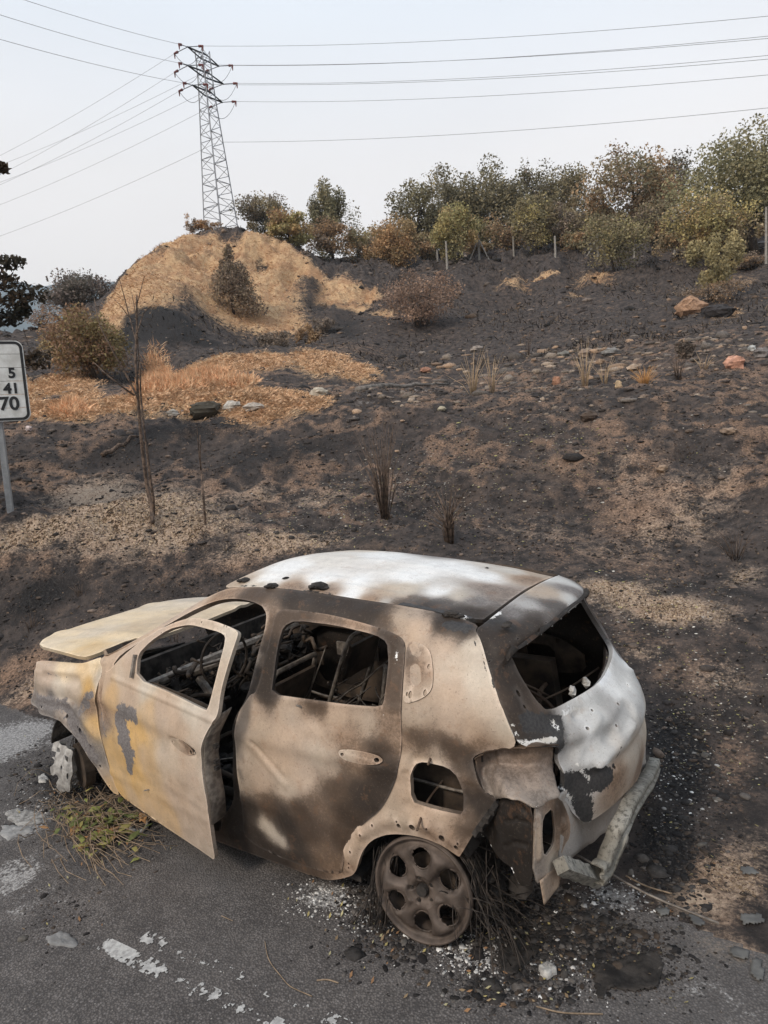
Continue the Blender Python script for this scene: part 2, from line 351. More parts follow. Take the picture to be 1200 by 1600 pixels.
sand = patches([(1120, 760, 75.0, 78.0, 0.341), (960, 860, 112.5, 26.0, 0.31), (1000, 760, 75.0, 65.0, 0.31), (280, 840, 150.0, 26.0, 0.6), (400, 770, 75.0, 20.8, 0.4), (500, 780, 62.5, 18.2, 0.4), (1130, 1060, 62.5, 39.0, 0.4), (1000, 940, 112.5, 20.8, 0.6), (1160, 900, 50.0, 26.0, 0.45), (60, 825, 75.0, 23.400000000000002, 0.8), (20, 850, 50.0, 20.8, 0.75), (200, 800, 112.5, 31.200000000000003, 0.85), (300, 815, 87.5, 18.2, 0.8), (150, 780, 87.5, 18.2, 0.7), (430, 838, 112.5, 18.2, 0.6), (350, 790, 62.5, 26.0, 0.35), (1080, 810, 62.5, 52.0, 0.434), (1020, 830, 50.0, 33.800000000000004, 0.434), (1060, 770, 50.0, 52.0, 0.341), (1050, 950, 75.0, 20.8, 0.95), (960, 920, 75.0, 18.2, 0.7), (930, 850, 75.0, 26.0, 0.217), (1120, 960, 50.0, 20.8, 0.5), (1070, 1390, 62.5, 33.800000000000004, 0.55), (1130, 1370, 75.0, 52.0, 0.5), (1180, 1330, 50.0, 52.0, 0.4), (1010, 1020, 50.0, 18.2, 0.4), (1080, 1400, 80, 34, 0.7), (1140, 1370, 70, 50, 0.6), (1130, 1490, 90, 40, 0.5), (60, 1070, 90, 22, 0.5), (230, 790, 120, 34, 0.8), (60, 835, 70, 26, 0.85), (450, 850, 120, 16, 0.6), (1060, 800, 110, 60, 0.31), (980, 720, 60, 20, 0.31), (850, 830, 120, 30, 0.3)])
red = patches([(40, 1040, 90, 30, .9), (120, 1060, 90, 30, .8), (950, 700, 160, 40, .5), (600, 770, 200, 40, .45), (1080, 1050, 120, 60, .55), (1150, 1200, 60, 120, .6), (400, 870, 180, 24, .7), (1000, 880, 140, 40, .6), (850, 640, 200, 30, .4), (560, 540, 100, 20, .5), (1050, 560, 150, 40, .45), (650, 470, 160, 30, .35), (440, 850, 90, 22, .9), (300, 880, 120, 20, .5), (520, 765, 60, 20, .55), (690, 700, 90, 50, .4), (850, 590, 90, 40, .5), (780, 590, 60, 16, .5), (1000, 800, 110, 70, .8), (1010, 740, 60, 40, .6), (900, 560, 60, 16, .5),
               (920, 480, 120, 40, .3), (1100, 640, 90, 12, .5), (700, 650, 80, 18, .35), (60, 1080, 80, 30, .9), (160, 830, 120, 40, .5), (1000, 1000, 80, 40, .55), (1140, 1000, 80, 50, .45), (1110, 1370, 110, 70, .8), (1150, 1480, 80, 50, .5),
               (500, 445, 60, 40, .5), (640, 480, 60, 30, .4), (960, 540, 80, 20, .5), (870, 870, 80, 40, .5), (1150, 560, 60, 20, .5), (820, 520, 120, 30, .3)])
pale = patches([(20, 1155, 90, 34, 1), (50, 1290, 80, 24, .7), (60, 1400, 100, 50, .5), (20, 1370, 80, 40, .75), (510, 1405, 40, 20, .9), (480, 1385, 50, 14, .6), (100, 1470, 50, 12, .5), (740, 1490, 30, 20, .9), (960, 1400, 60, 24, .7), (1120, 1560, 110, 60, .5), (1020, 1500, 60, 40, .4),
                (1100, 965, 40, 8, .6), (560, 630, 60, 8, .5), (650, 608, 60, 8, .5), (760, 470, 60, 20, .25), (660, 520, 90, 30, .35), (830, 1530, 50, 20, .4), (330, 1390, 120, 20, .3), (80, 1100, 60, 20, .5)])
char = patches([(200, 700, 200, 40, .55), (450, 700, 200, 45, .6), (800, 680, 250, 40, .45), (300, 670, 260, 20, .6), (700, 450, 250, 24, .4), (1000, 520, 200, 30, .35), (950, 1100, 120, 100, .5), (1130, 720, 100, 30, .4), (110, 1210, 70, 50, .9), (180, 1290, 60, 40, .7), (860, 1450, 130, 60, 1), (640, 1440, 90, 36, .8), (960, 1500, 80, 40, .8), (1040, 1330, 60, 90, .9), (1060, 1180, 60, 90, 1), (250, 1240, 60, 40, .7), (760, 1540, 60, 40, .7),
                (60, 930, 120, 40, .8), (250, 930, 150, 30, .5), (230, 500, 50, 24, 1.2), (260, 510, 60, 28, 1.2), (190, 540, 50, 20, .8), (310, 530, 50, 12, .8), (495, 470, 30, 40, .6), (540, 520, 60, 20, .6), (330, 380, 40, 4, .5), (520, 600, 40, 10, .5)])
gully_shade = np.clip((.74-rid3)*5, 0, 1)*np.clip((DD-36)/6, 0, 1)*.62; red = np.maximum(red, np.clip((rid-.72)*3, 0, .8)*near*np.clip((30-DD)/10, 0, 1)); char = np.maximum(char, gully_shade*np.clip(straw, 0, 1)*.9+np.clip((.66-rid)*4, 0, .4)*off*near*np.clip((26-DD)/8, 0, 1))  # mound gullies: shade painted into the char mask; bank hollows also darker
def ter_mat():
    s = NT('burnt_ground', .95); q = s.attr('cover'); r2 = s.attr('cover2')
    b1 = s.noise(.9, 8, .68); b2 = s.noise(5, 8, .7); b3 = s.noise(38, 7, .72); st = s.noise(14, 6, .7, (1, .35, 1), 1.2)
    c = s.mix(s.ramp(b2, .34, .66), (.030, .026, .025), (.098, .077, .067))
    c = s.mix(s.ramp(s.math('ADD', s.math('MULTIPLY', s.noise(.45, 9, .72), .6), s.math('MULTIPLY', b2, .4)), .52, .66, 0, .6), c, s.mix(s.ramp(b3, .35, .65), (.095, .062, .045), (.22, .15, .105)))
    c = s.mix(s.ramp(b3, .56, .74, 0, .55), c, (.17, .15, .135))
    c = s.mix(s.ramp(b3, .28, .42, .75, 0), c, (.014, .012, .012))
    def msk(a, n, amp, lo, hi): return s.ramp(s.math('ADD', a, s.math('MULTIPLY', s.math('SUBTRACT', n, .5), amp)), lo, hi)
    n2 = s.math('ADD', s.math('MULTIPLY', b1, .5), s.math('MULTIPLY', b2, .5))
    n3 = s.math('ADD', s.math('MULTIPLY', b3, .45), s.math('MULTIPLY', b2, .55))
    rc = s.mix(s.ramp(b3, .35, .65), (.15, .095, .065), (.34, .22, .15))
    c = s.mix(msk(q[1], n3, 2.2, .35, 1.0), c, rc)
    sc = s.mix(s.ramp(st, .35, .65), (.42, .255, .13), (.64, .445, .265))
    sc = s.mix(s.ramp(s.noise(.7, 9, .75), .44, .58, 0, .75), sc, (.34, .19, .105)); sc = s.mix(s.ramp(b3, .58, .72, 0, .6), sc, (.15, .095, .055))
    sc = s.mix(s.ramp(b2, .52, .70, 0, .5), sc, (.30, .17, .085))
    c = s.mix(msk(q[0], n3, 2.0, .38, .68), c, sc)
    sa = s.mix(s.ramp(b3, .35, .65), (.36, .25, .175), (.60, .455, .335)); sa = s.mix(s.ramp(b2, .5, .7, 0, .6), sa, (.27, .175, .12))
    c = s.mix(msk(r2[1], n3, 1.9, .22, .72), c, sa)
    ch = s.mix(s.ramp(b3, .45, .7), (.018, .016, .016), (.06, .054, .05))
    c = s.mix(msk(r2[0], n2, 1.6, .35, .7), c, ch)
    pa = s.mix(s.ramp(b3, .4, .6), (.23, .215, .20), (.42, .40, .38))
    c = s.mix(s.ramp(msk(q[2], n3, 2.4, .45, .85), 0, 1, 0, .85), c, pa)
    s.col(c); s.bump(s.math('ADD', s.math('MULTIPLY', b3, .6), s.math('MULTIPLY', b2, 1.2)), .9, .05); return s.m
def road_mat():
    s = NT('worn_asphalt', .9); q = s.attr('cover'); r2 = s.attr('cover2')
    b1 = s.noise(.8, 6, .6); b2 = s.noise(6, 8, .7); b3 = s.noise(60, 4, .6)
    v = s.n('ShaderNodeTexVoronoi'); v.inputs['Scale'].default_value = 95; s.l(s.co, v.inputs[0])
    sp = s.n('ShaderNodeSeparateColor'); s.l(v.outputs['Color'], sp.inputs[0])
    c = s.mix(s.ramp(b2, .3, .7), (.088, .079, .075), (.16, .143, .133))
    c = s.mix(s.ramp(sp.outputs[0], .78, .98, 0, .6), c, (.22, .20, .19))
    c = s.mix(s.ramp(v.outputs['Distance'], .3, .62, 0, .55), c, (.026, .024, .024))
    c = s.mix(s.ramp(b1, .45, .7, 0, .5), c, (.115, .105, .10))
    n3 = s.math('ADD', s.math('MULTIPLY', b3, .45), s.math('MULTIPLY', b2, .55))
    def msk(a, n, amp, lo, hi): return s.ramp(s.math('ADD', a, s.math('MULTIPLY', s.math('SUBTRACT', n, .5), amp)), lo, hi)
    c = s.mix(msk(q[1], n3, 1.8, .45, 1.0), c, (.17, .125, .095)); c = s.mix(msk(r2[1], n3, 1.6, .35, 1.0), c, (.27, .215, .165))
    c = s.mix(msk(r2[0], n3, 1.6, .4, .7), c, s.mix(s.ramp(b3, .45, .65), (.016, .015, .015), (.055, .05, .048)))
    c = s.mix(s.ramp(msk(q[2], n3, 2.2, .45, .8), 0, 1, 0, .8), c, s.mix(s.ramp(b3, .4, .6), (.20, .19, .185), (.40, .385, .37)))
    s.col(c); s.bump(s.math('ADD', s.math('MULTIPLY', v.outputs['Distance'], -.8), s.math('MULTIPLY', b2, 1.0)), .8, .006); return s.m
M_GROUND = ter_mat(); M_ROAD = road_mat()
idx = np.arange(NA*NR).reshape(NA, NR)
FC = np.stack([idx[:-1, :-1], idx[1:, :-1], idx[1:, 1:], idx[:-1, 1:]], -1).reshape(-1, 4)[:, ::-1]
edge_y = .12+fbm(GX, GY, 1.2, 4, 31)*.22
isroad = (GY > edge_y) & (DD < 60)
fr = isroad.ravel()[FC].all(1)
VV = np.stack([GX, GY, HG], -1).reshape(-1, 3)
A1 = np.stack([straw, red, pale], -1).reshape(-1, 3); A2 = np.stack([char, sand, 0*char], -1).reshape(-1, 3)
def sub(name, sel, mat):
    f = FC[sel]; u, inv = np.unique(f, return_inverse=True)
    return tag(mesh(name, VV[u], inv.reshape(-1, 4), mat, attrs={'cover': A1[u], 'cover2': A2[u]}), kind='structure')
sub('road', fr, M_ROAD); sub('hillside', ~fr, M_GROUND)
# flat land round about, down to the horizon
rr = np.concatenate([[0.0], np.exp(np.linspace(math.log(2), math.log(1900), 40))]); th = np.linspace(0, 2*math.pi, 73)[:-1]
V = [[CAM[0], CAM[1], -.12]]; Fq = []
for i, r in enumerate(rr[1:]):
    for t in th: V.append([CAM[0]+r*math.cos(t), CAM[1]+r*math.sin(t), -.12 if r < 300 else -.12-min(30, (r-300)*.03)])
for k in range(72): Fq.append([0, 1+k, 1+(k+1) % 72])
for i in range(len(rr)-2):
    for k in range(72):
        a = 1+i*72+k; b = 1+i*72+(k+1) % 72; Fq.append([a, a+72, b+72, b])
tag(mesh('ground', V, Fq, simple('dry_plain', (.09, .085, .08), (.12, .11, .10), .3, bump=0)), kind='structure')
# mountains far to the left
mr_, mth = [], []
V = []; nm = 160
azs = np.linspace(azD(-700, 500, 1)[0], azD(1500, 500, 1)[0], nm)+YAW
for i, a in enumerate(azs):
    top = 1500*(.222+.025*float(fbm(np.array([i*.10]), np.array([2.]), 3, 3, 4)[0])+.02*float(fbm(np.array([i*.25]), np.array([7.]), 2, 2, 6)[0]))
    for k, (dr, hz) in enumerate(((1150, -30), (1260, top*.35), (1390, top*.72), (1500, top), (1620, top*.7), (1800, -30))):
        V.append([CAM[0]+math.cos(a)*dr, CAM[1]+math.sin(a)*dr, hz+CAM[2]+(5*math.sin(i*.9+k) if 0 < k < 5 else 0)])
Fq = [[i*6+k, (i+1)*6+k, (i+1)*6+k+1, i*6+k+1] for i in range(nm-1) for k in range(5)]
tag(mesh('mountains', V, Fq, simple('wooded_mountain', (.055, .075, .085), (.08, .10, .105), .01, bump=0)), kind='structure')
# ------------------------------------------------------------------ burnt car: body surfaces
def body(x, t):
    x = np.asarray(x, float); t = np.asarray(t, float)
    zb = pc(x, [-.7, 0, 1, 2.2, 3.3], [1.06, 1.045, .985, .955, .87])
    zt = pc(x, [-.8, -.3, 0, .4, .9, 1.15, 1.35, 1.5, 1.7, 2.0, 2.25, 2.6], [1.35, 1.40, 1.435, 1.455, 1.475, 1.468, 1.44, 1.385, 1.29, 1.13, 1.02, .97])
    zt = np.maximum(zt, zb+.045)
    zr = zt+pc(x, [-.8, -.3, 0, .4, .9, 1.3], [.05, .045, .065, .09, .09, .09])
    tb = pc(x, [-.9, -.6, -.3, .1, .6, 2.4, 3.0, 3.3, 3.5], [.26, .155, .075, .02, 0, 0, .05, .13, .26]); tg = tb*.7
    k = np.clip((zt-zb)/.42, 0, 1)
    ys = [.845, .872, .895, .91, .895, .90, .875, .845]
    Y = [v-tb for v in ys[:7]]+[ys[7]-tg, .845-.085*k-tg, .845-.18*k**.8-tg, .845-.25*k**.75-tg, .40+0*x, 0*x]
    Z = [z+0*x for z in (.05, .19, .38, .56, .70, .78, .88)]+[zb, (zb+zt)*.5, zb*.13+zt*.87, zt, zt*.4+zr*.6, zr]
    Y = np.stack([v+0*x for v in Y]); Z = np.stack(Z)
    i = np.clip(np.floor(t).astype(int), 0, 11); u = t-i
    def cr(A, mir):
        g = lambda k: np.take_along_axis(A, np.clip(k, 0, 12)[None], 0)[0]
        a, b, c, d = g(i-1), g(i), g(i+1), g(i+2)
        d = np.where(i+2 > 12, (-g(11+0*i) if mir else g(11+0*i)), d)
        return .5*((2*b)+(-a+c)*u+(2*a-5*b+4*c-d)*u*u+(-a+3*b-3*c+d)*u**3)
    return np.stack([x, cr(Y, True), cr(Z, False)], -1)
def mirror(fn):
    def f(u, v):
        P = fn(u, v).copy(); P[..., 1] *= -1; return P
    return f
HX, HY, HTH = 2.15, .80, math.radians(10.3)
def door_surf(x, t):
    c, s = math.cos(HTH), math.sin(HTH)
    P = body(x, t); dx = P[..., 0]-HX; dy = P[..., 1]-HY
    return np.stack([HX+dx*c+dy*s, HY-dx*s+dy*c, P[..., 2]], -1)
def gate(y, s):
    y = np.asarray(y, float); s = np.asarray(s, float); ks = list(range(10))
    x = pc(s, ks, [-.29, -.40, -.495, -.515, -.505, -.70, -.79, -.86, -.86, -.82]); z = pc(s, ks, [1.44, 1.42, 1.388, 1.345, 1.315, 1.02, .92, .80, .66, .42])
    c = pc(s, ks, [.02, .05, .09, .09, .09, .155, .19, .22, .23, .22]); dz = pc(s, ks, [.04, .045, .05, .05, .02, 0, 0, 0, 0, 0])
    crease = .012*np.sin(np.clip((s-5.6)/1.1, 0, 1)*math.pi)-.014*np.exp(-((s-7.5)/.22)**2)*np.clip((.55-np.abs(y))/.1, 0, 1)
    ya = np.minimum(np.abs(y), .56); r = ya/.62
    P = np.stack([x+c*r**2.6-crease, ya+0*s, z-dz*r**2], -1)
    v = np.clip((np.abs(y)-.56)/.18, 0, 1.3)[..., None]
    E = np.stack([pc(s, ks, [-.268, -.30, -.33, -.365, -.395, -.46, -.515, -.585, -.62, -.62]), pc(s, ks, [.60, .635, .668, .692, .716, .757, .752, .735, .715, .69]), pc(s, ks, [1.405, 1.355, 1.30, 1.25, 1.205, 1.09, .95, .80, .66, .42])], -1)
    w = .55*v+.45*v*v
    Q = P*(1-w)+E*w; Q[..., 0] = P[..., 0]*(1-w[..., 0])+E[..., 0]*w[..., 0]; Q[..., 1] = P[..., 1]*(1-v[..., 0])+E[..., 1]*v[..., 0]
    Q[..., 1] = np.where(y < 0, -Q[..., 1], Q[..., 1])
    return Q
def hood(x, y):
    x = np.asarray(x, float); y = np.asarray(y, float)
    z = 1.035+.0*x-.10*((x-2.25)/1.2)**2*.9-.035*(np.abs(y)/.75)**2.4+.012*np.exp(-((np.abs(y)-.42)/.05)**2)
    z = z-.05*np.clip((x-3.25)/.22, 0, 1)**2+.02*np.clip(.0-y, 0, 1)
    return np.stack([x+0*y, y+0*x, z], -1)
GRID = {}
def invert(px, py, fn, ur, vr, n=110):
    key = (fn.__name__, ur, vr)
    if key not in GRID:
        U, Vv = np.meshgrid(np.linspace(*ur, n), np.linspace(*vr, n), indexing='ij'); P = fn(U.ravel(), Vv.ravel())
        GRID[key] = (U.ravel(), Vv.ravel(), P, proj(P))
    U, Vv, P, q = GRID[key]
    e = np.hypot(q[:, 0]-px, q[:, 1]-py); k = np.argsort(e)[:10]; k = k[e[k] < e[k[0]]+6]
    k = k[np.argmin(np.linalg.norm(P[k]-CAM, axis=1))]
    p = np.array([U[k], Vv[k]]); tgt = np.array([px, py], float)
    g = lambda p: proj(fn(np.array([p[0], p[0]+1e-4, p[0]]), np.array([p[1], p[1], p[1]+1e-4])))
    for _ in range(10):
        G = g(p); r = G[0]-tgt
        if abs(r).max() < .1: break
        J = np.stack([(G[1]-G[0])/1e-4, (G[2]-G[0])/1e-4], 1); A = J.T@J
        p = p-np.clip(np.linalg.solve(A+1e-3*np.eye(2)*np.trace(A)*.01, J.T@r), -.3, .3)
        p = np.clip(p, [ur[0], vr[0]], [ur[1], vr[1]])
    return p
RNGS = {'body': ((-.9, 3.5), (0., 12.)), 'door_surf': ((.9, 2.4), (0., 10.)), 'gate': ((-.76, .76), (0., 9.)), 'hood': ((2.1, 3.6), (-.85, .85))}
SCL = {'body': (1, .125), 'door_surf': (1, .125), 'gate': (1, .125), 'hood': (1, 1)}
def toparam(fn, p):
    if isinstance(p[0], str): return np.array(p[1:], float)
    return invert(p[0], p[1], fn, *RNGS[fn.__name__])
def P3(fn, p):
    q = toparam(fn, p); return fn(q[:1], q[1:])[0]
def chaikin(P, it=2, c=.22):
    for _ in range(it):
        Q = np.roll(P, -1, 0); P = np.stack([P*(1-c)+Q*c, P*c+Q*(1-c)], 1).reshape(-1, P.shape[1])
    return P
def resamp(P, step):
    out = []
    for a, b in zip(P, np.roll(P, -1, 0)):
        n = max(1, int(np.ceil(np.linalg.norm(b-a)/step)))
        for k in range(n): out.append(a+(b-a)*k/n)
    return np.array(out)
def inpoly(x, y, P):
    c = np.zeros(len(x), bool); j = len(P)-1
    for i in range(len(P)):
        xi, yi = P[i]; xj, yj = P[j]
        if yi != yj: c ^= ((yi > y) != (yj > y)) & (x < (xj-xi)*(y-yi)/(yj-yi)+xi)
        j = i
    return c
def segdist(X, a, b):
    a = np.asarray(a, float); b = np.asarray(b, float); d = b-a; L2 = d@d
    t = np.clip(((X-a)@d)/L2, 0, 1) if L2 > 1e-9 else np.zeros(len(X))
    return np.linalg.norm(X-(a+t[:, None]*d), axis=1)
PAL = dict(T=(.455, .35, .268), M=(.29, .205, .148), B=(.115, .080, .058), D=(.055, .042, .034), K=(.03, .024, .02), A=(.76, .745, .72), P=(.52, .45, .37), G=(.21, .19, .18), C=(.052, .049, .048), O=(.56, .37, .175), Y=(.66, .53, .37), W=(.52, .505, .48), N=(.40, .32, .25))
def tones(fn, P, lst, seed=0, pw=2.3):
    Q = []; C = []
    for t in lst:
        Q.append(P3(fn, t[:-1])); k = t[-1]; C.append(np.mean([PAL[c] for c in k], 0))
    Q = np.array(Q); C = np.log(np.array(C)); X = P.copy()
    for a in range(3):
        X[:, a] += .035*fbm(P[:, 0]+a*3.1, P[:, 2]+P[:, 1]*.7, .16, 4, seed+a)+.010*fbm(P[:, 0]+a*1.1, P[:, 2]+P[:, 1]*.7, .04, 3, seed+7+a)
    d2 = ((X[:, None]-Q[None])**2).sum(-1)+2.4e-3; w = d2**-pw; w /= w.sum(1)[:, None]
    return np.exp(w@C)
def panel(name, fn, outline, holes=(), step=.022, thick=.02, mat=None, parent=None, tone=(), crisp=()*6, feats=(), smooth_it=2, dent=.0025,
          hole_it=2, flip=False, pin=None, seed=1):
    """sheet-metal panel: outline and cut-outs on a curved body surface, with real thickness, dents, pressings and burn marks"""
    sc = np.array(SCL[fn.__name__])
    O = np.array([toparam(fn, p) for p in outline])*sc
    if smooth_it: O = chaikin(O, smooth_it)
    O = resamp(O, step*.9); HS = []
    for h in holes:
        if isinstance(h, tuple) and h[0] == 'o':                    # round hole: px, py, radius in metres
            c = toparam(fn, (h[1], h[2]))*sc; n = 8
            H = np.array([[c[0]+h[3]*math.cos(2*math.pi*k/n), c[1]+h[3]*math.sin(2*math.pi*k/n)] for k in range(n)])
        else:
            H = np.array([toparam(fn, p) for p in h])*sc
            if hole_it: H = chaikin(H, 1, .2)
            H = resamp(H, step*.8)
        HS.append(H)
    lo = O.min(0); hi = O.max(0)
    gx = np.arange(lo[0], hi[0], step); gy = np.arange(lo[1], hi[1], step*.87)
    X, Y = np.meshgrid(gx, gy); X = X+(np.arange(len(gy)) % 2)[:, None]*step*.5; X = X.ravel(); Y = Y.ravel()
    k = inpoly(X, Y, O)
    for H in HS: k &= ~inpoly(X, Y, H)
    X, Y = X[k], Y[k]
    B = np.concatenate([O]+HS)
    keep = np.ones(len(X), bool)
    for i in range(0, len(B), 400):
        b = B[i:i+400]; keep &= (np.hypot(X[:, None]-b[None, :, 0], Y[:, None]-b[None, :, 1]).min(1) > step*.45)
    X, Y = X[keep], Y[keep]
    pts = [Vector(p) for p in B]+[Vector((a, b)) for a, b in zip(X, Y)]
    edges = []; s0 = 0
    for R_ in [O]+HS:
        n = len(R_); edges += [(s0+i, s0+(i+1) % n) for i in range(n)]; s0 += n
    r = delaunay_2d_cdt(pts, edges, [], 0, 1e-5)
    V2 = np.array([[v.x, v.y] for v in r[0]]); T = np.array([f for f in r[2] if len(f) == 3])
    C = V2[T].mean(1); ok = inpoly(C[:, 0], C[:, 1], O)
    for H in HS: ok &= ~inpoly(C[:, 0], C[:, 1], H)
    T = T[ok]; used, inv = np.unique(T, return_inverse=True); T = inv.reshape(-1, 3); V2 = V2[used]
    U = V2/sc; P = fn(U[:, 0], U[:, 1])
    e1 = fn(U[:, 0]+1e-3, U[:, 1])-P; e2 = fn(U[:, 0], U[:, 1]+1e-3)-P
    Nn = np.cross(e1, e2); Nn /= np.linalg.norm(Nn, axis=1)[:, None]+1e-12
    cen = np.array([1.3, 0, .6]) if fn.__name__ != 'gate' else np.array([.5, 0, .7])
    sg = np.sign(((P-cen)*Nn).sum(1).mean()) or 1
    if fn.__name__ == 'hood': sg = np.sign(Nn[:, 2].mean())
    Nn *= sg
    disp = dent*fbm(P[:, 0]*1.0, P[:, 2]+P[:, 1], .28, 3, seed)
    for (a, b, rad, h) in feats:
        a3 = P3(fn, a) if len(a) == 2 or isinstance(a[0], str) else np.array(a); b3 = P3(fn, b) if len(b) == 2 or isinstance(b[0], str) else np.array(b)
        d = segdist(P, a3, b3); disp = disp+h*np.exp(-(d/rad)**4)
    P = P+Nn*disp[:, None]
    if pin is not None: P = pin(P)
    col = np.zeros((len(P), 6)); col[:, :3] = tones(fn, P, tone, seed) if len(tone) else PAL['D']
    if fn.__name__ != 'fw_surf':
        bi = np.where(used < len(B))[0]; col[bi, :3] = np.clip(col[bi, :3]*1.25+.03, 0, .85)
    for (kind, a, c, rad, st) in crisp:
        a3 = P3(fn, a); c3 = P3(fn, c) if c is not None else a3
        g = st*np.exp(-(segdist(P, a3, c3)/rad)**2.2); i = dict(ash=3, char=4, grey=5)[kind]; col[:, i] = np.maximum(col[:, i], g)
    # thickness
    E = np.concatenate([T[:, [0, 1]], T[:, [1, 2]], T[:, [2, 0]]]); key = {}
    es = set(map(tuple, E.tolist())); bd = [e for e in es if (e[1], e[0]) not in es]
    tri_n = np.cross(P[T[:, 1]]-P[T[:, 0]], P[T[:, 2]]-P[T[:, 0]])
    if (tri_n*Nn[T[:, 0]]).sum() < 0: T = T[:, ::-1]; bd = [(b, a) for a, b in bd]
    n = len(P); PI = P-Nn*thick
    bv = sorted({v for e in bd for v in e}); m1 = {v: 2*n+i for i, v in enumerate(bv)}; m2 = {v: 2*n+len(bv)+i for i, v in enumerate(bv)}
    V = np.concatenate([P, PI, P[bv], PI[bv]]); Cc = np.concatenate([col, col, col[bv], col[bv]])
    Cc[n:2*n, :3] = PAL['K']; Cc[2*n:, :3] *= .55
    F = T.tolist()+(T[:, ::-1]+n).tolist()+[[m1[a], m2[a], m2[b], m1[b]] for a, b in bd]
    if flip:
        V[:, 1] *= -1; F = [f[::-1] for f in F]
    return mesh(name, V, F, mat or M_BODY, parent, attrs={'tone': Cc[:, :3], 'q': Cc[:, 3:]})
def hole_box(fn, p, r, depth=.03): pass

CARLAB = 'burnt out tan and grey hatchback with its near front door ajar beside the road'
CAR = empty('burnt_car', (0, 0, -.05), CARLAB, 'car')

# left body side: pillars, cant rail, quarter, rocker in one pressing
bs_out = [('p', 2.05, .15), ('p', 1.5, 0), ('p', .9, 0), ('p', .55, 0), (537, 1372), (555, 1366), (564, 1333), (581, 1312), (606, 1303), (637, 1304), (665, 1310), (693, 1322), (716, 1339), (719, 1338),
          (740, 1303), (782, 1248), (757, 1240), (741, 1199), (737, 1182), (768, 1171), (812, 1169), (789, 1115), (768, 1061), ('p', -.275, 9.5), ('p', -.272, 10.25), ('p', .1, 10.33), ('p', .6, 10.33), ('p', 1.0, 10.33), ('p', 1.35, 10.32),
          ('p', 1.5, 10.35), ('p', 1.7, 10.3), ('p', 1.95, 10.2), ('p', 2.2, 9.8), ('p', 2.27, 8.2), ('p', 2.2, 6), ('p', 2.16, 3), ('p', 2.14, 1.2)]
fo = [('p', 2.02, 1.35), ('p', 1.6, 1.25), ('p', 1.2, 1.25), ('p', 1.08, 2.0), ('p', 1.055, 3.0), ('p', 1.05, 4.2), ('p', 1.04, 5.6), (386, 1087), (400, 1036), (414, 985), (417, 960), (408, 945), ('p', 1.2, 9.45), ('p', 1.36, 9.35),
      ('p', 1.5, 9.3), ('p', 1.68, 9.2), ('p', 1.9, 8.9), ('p', 2.05, 8.4), ('p', 2.1, 7.4), ('p', 2.08, 5), ('p', 2.06, 2.6)]
rd_out = [(390, 1085), (372, 1115), (368, 1160), (374, 1220), (380, 1268), (381, 1310), (450, 1345), (533, 1368), (537, 1350), (542, 1320), (565, 1290), (600, 1262), (620, 1220), (629, 1170), (628, 1100), (632, 1040), (635, 998), (600, 982), (525, 961), (470, 953), (433, 951), (420, 1010), (402, 1082)]
win_r = [(425, 1084), (430, 1045), (437, 1000), (444, 978), (462, 969), (525, 976), (587, 991), (606, 1003), (607, 1030), (604, 1060), (600, 1090), (597, 1104), (550, 1101), (490, 1093)]
rd_open = [(398, 1084), (379, 1115), (376, 1160), (381, 1215), (387, 1290), (450, 1330), (530, 1358), (535, 1322), (560, 1284), (595, 1256), (614, 1218), (623, 1170), (622, 1100), (626, 1040), (629, 1003), (600, 988), (525, 967), (470, 959), (440, 958), (428, 1010), (408, 1080)]
fuel = [(640, 1215), (648, 1194), (662, 1190), (700, 1199), (716, 1215), (724, 1240), (724, 1274), (700, 1270), (668, 1262), (642, 1252)]
dots = [('o', 583, 1288, .006), ('o', 566, 1301, .006), ('o', 549, 1329, .006), ('o', 545, 1349, .006), ('o', 545, 1356, .005), ('o', 624, 1289, .011), ('o', 621, 1282, .005), ('o', 645, 1291, .015), ('o', 691, 1308, .015), ('o', 669, 1291, .005), ('o', 713, 1323, .011), ('o', 716, 1316, .005)]
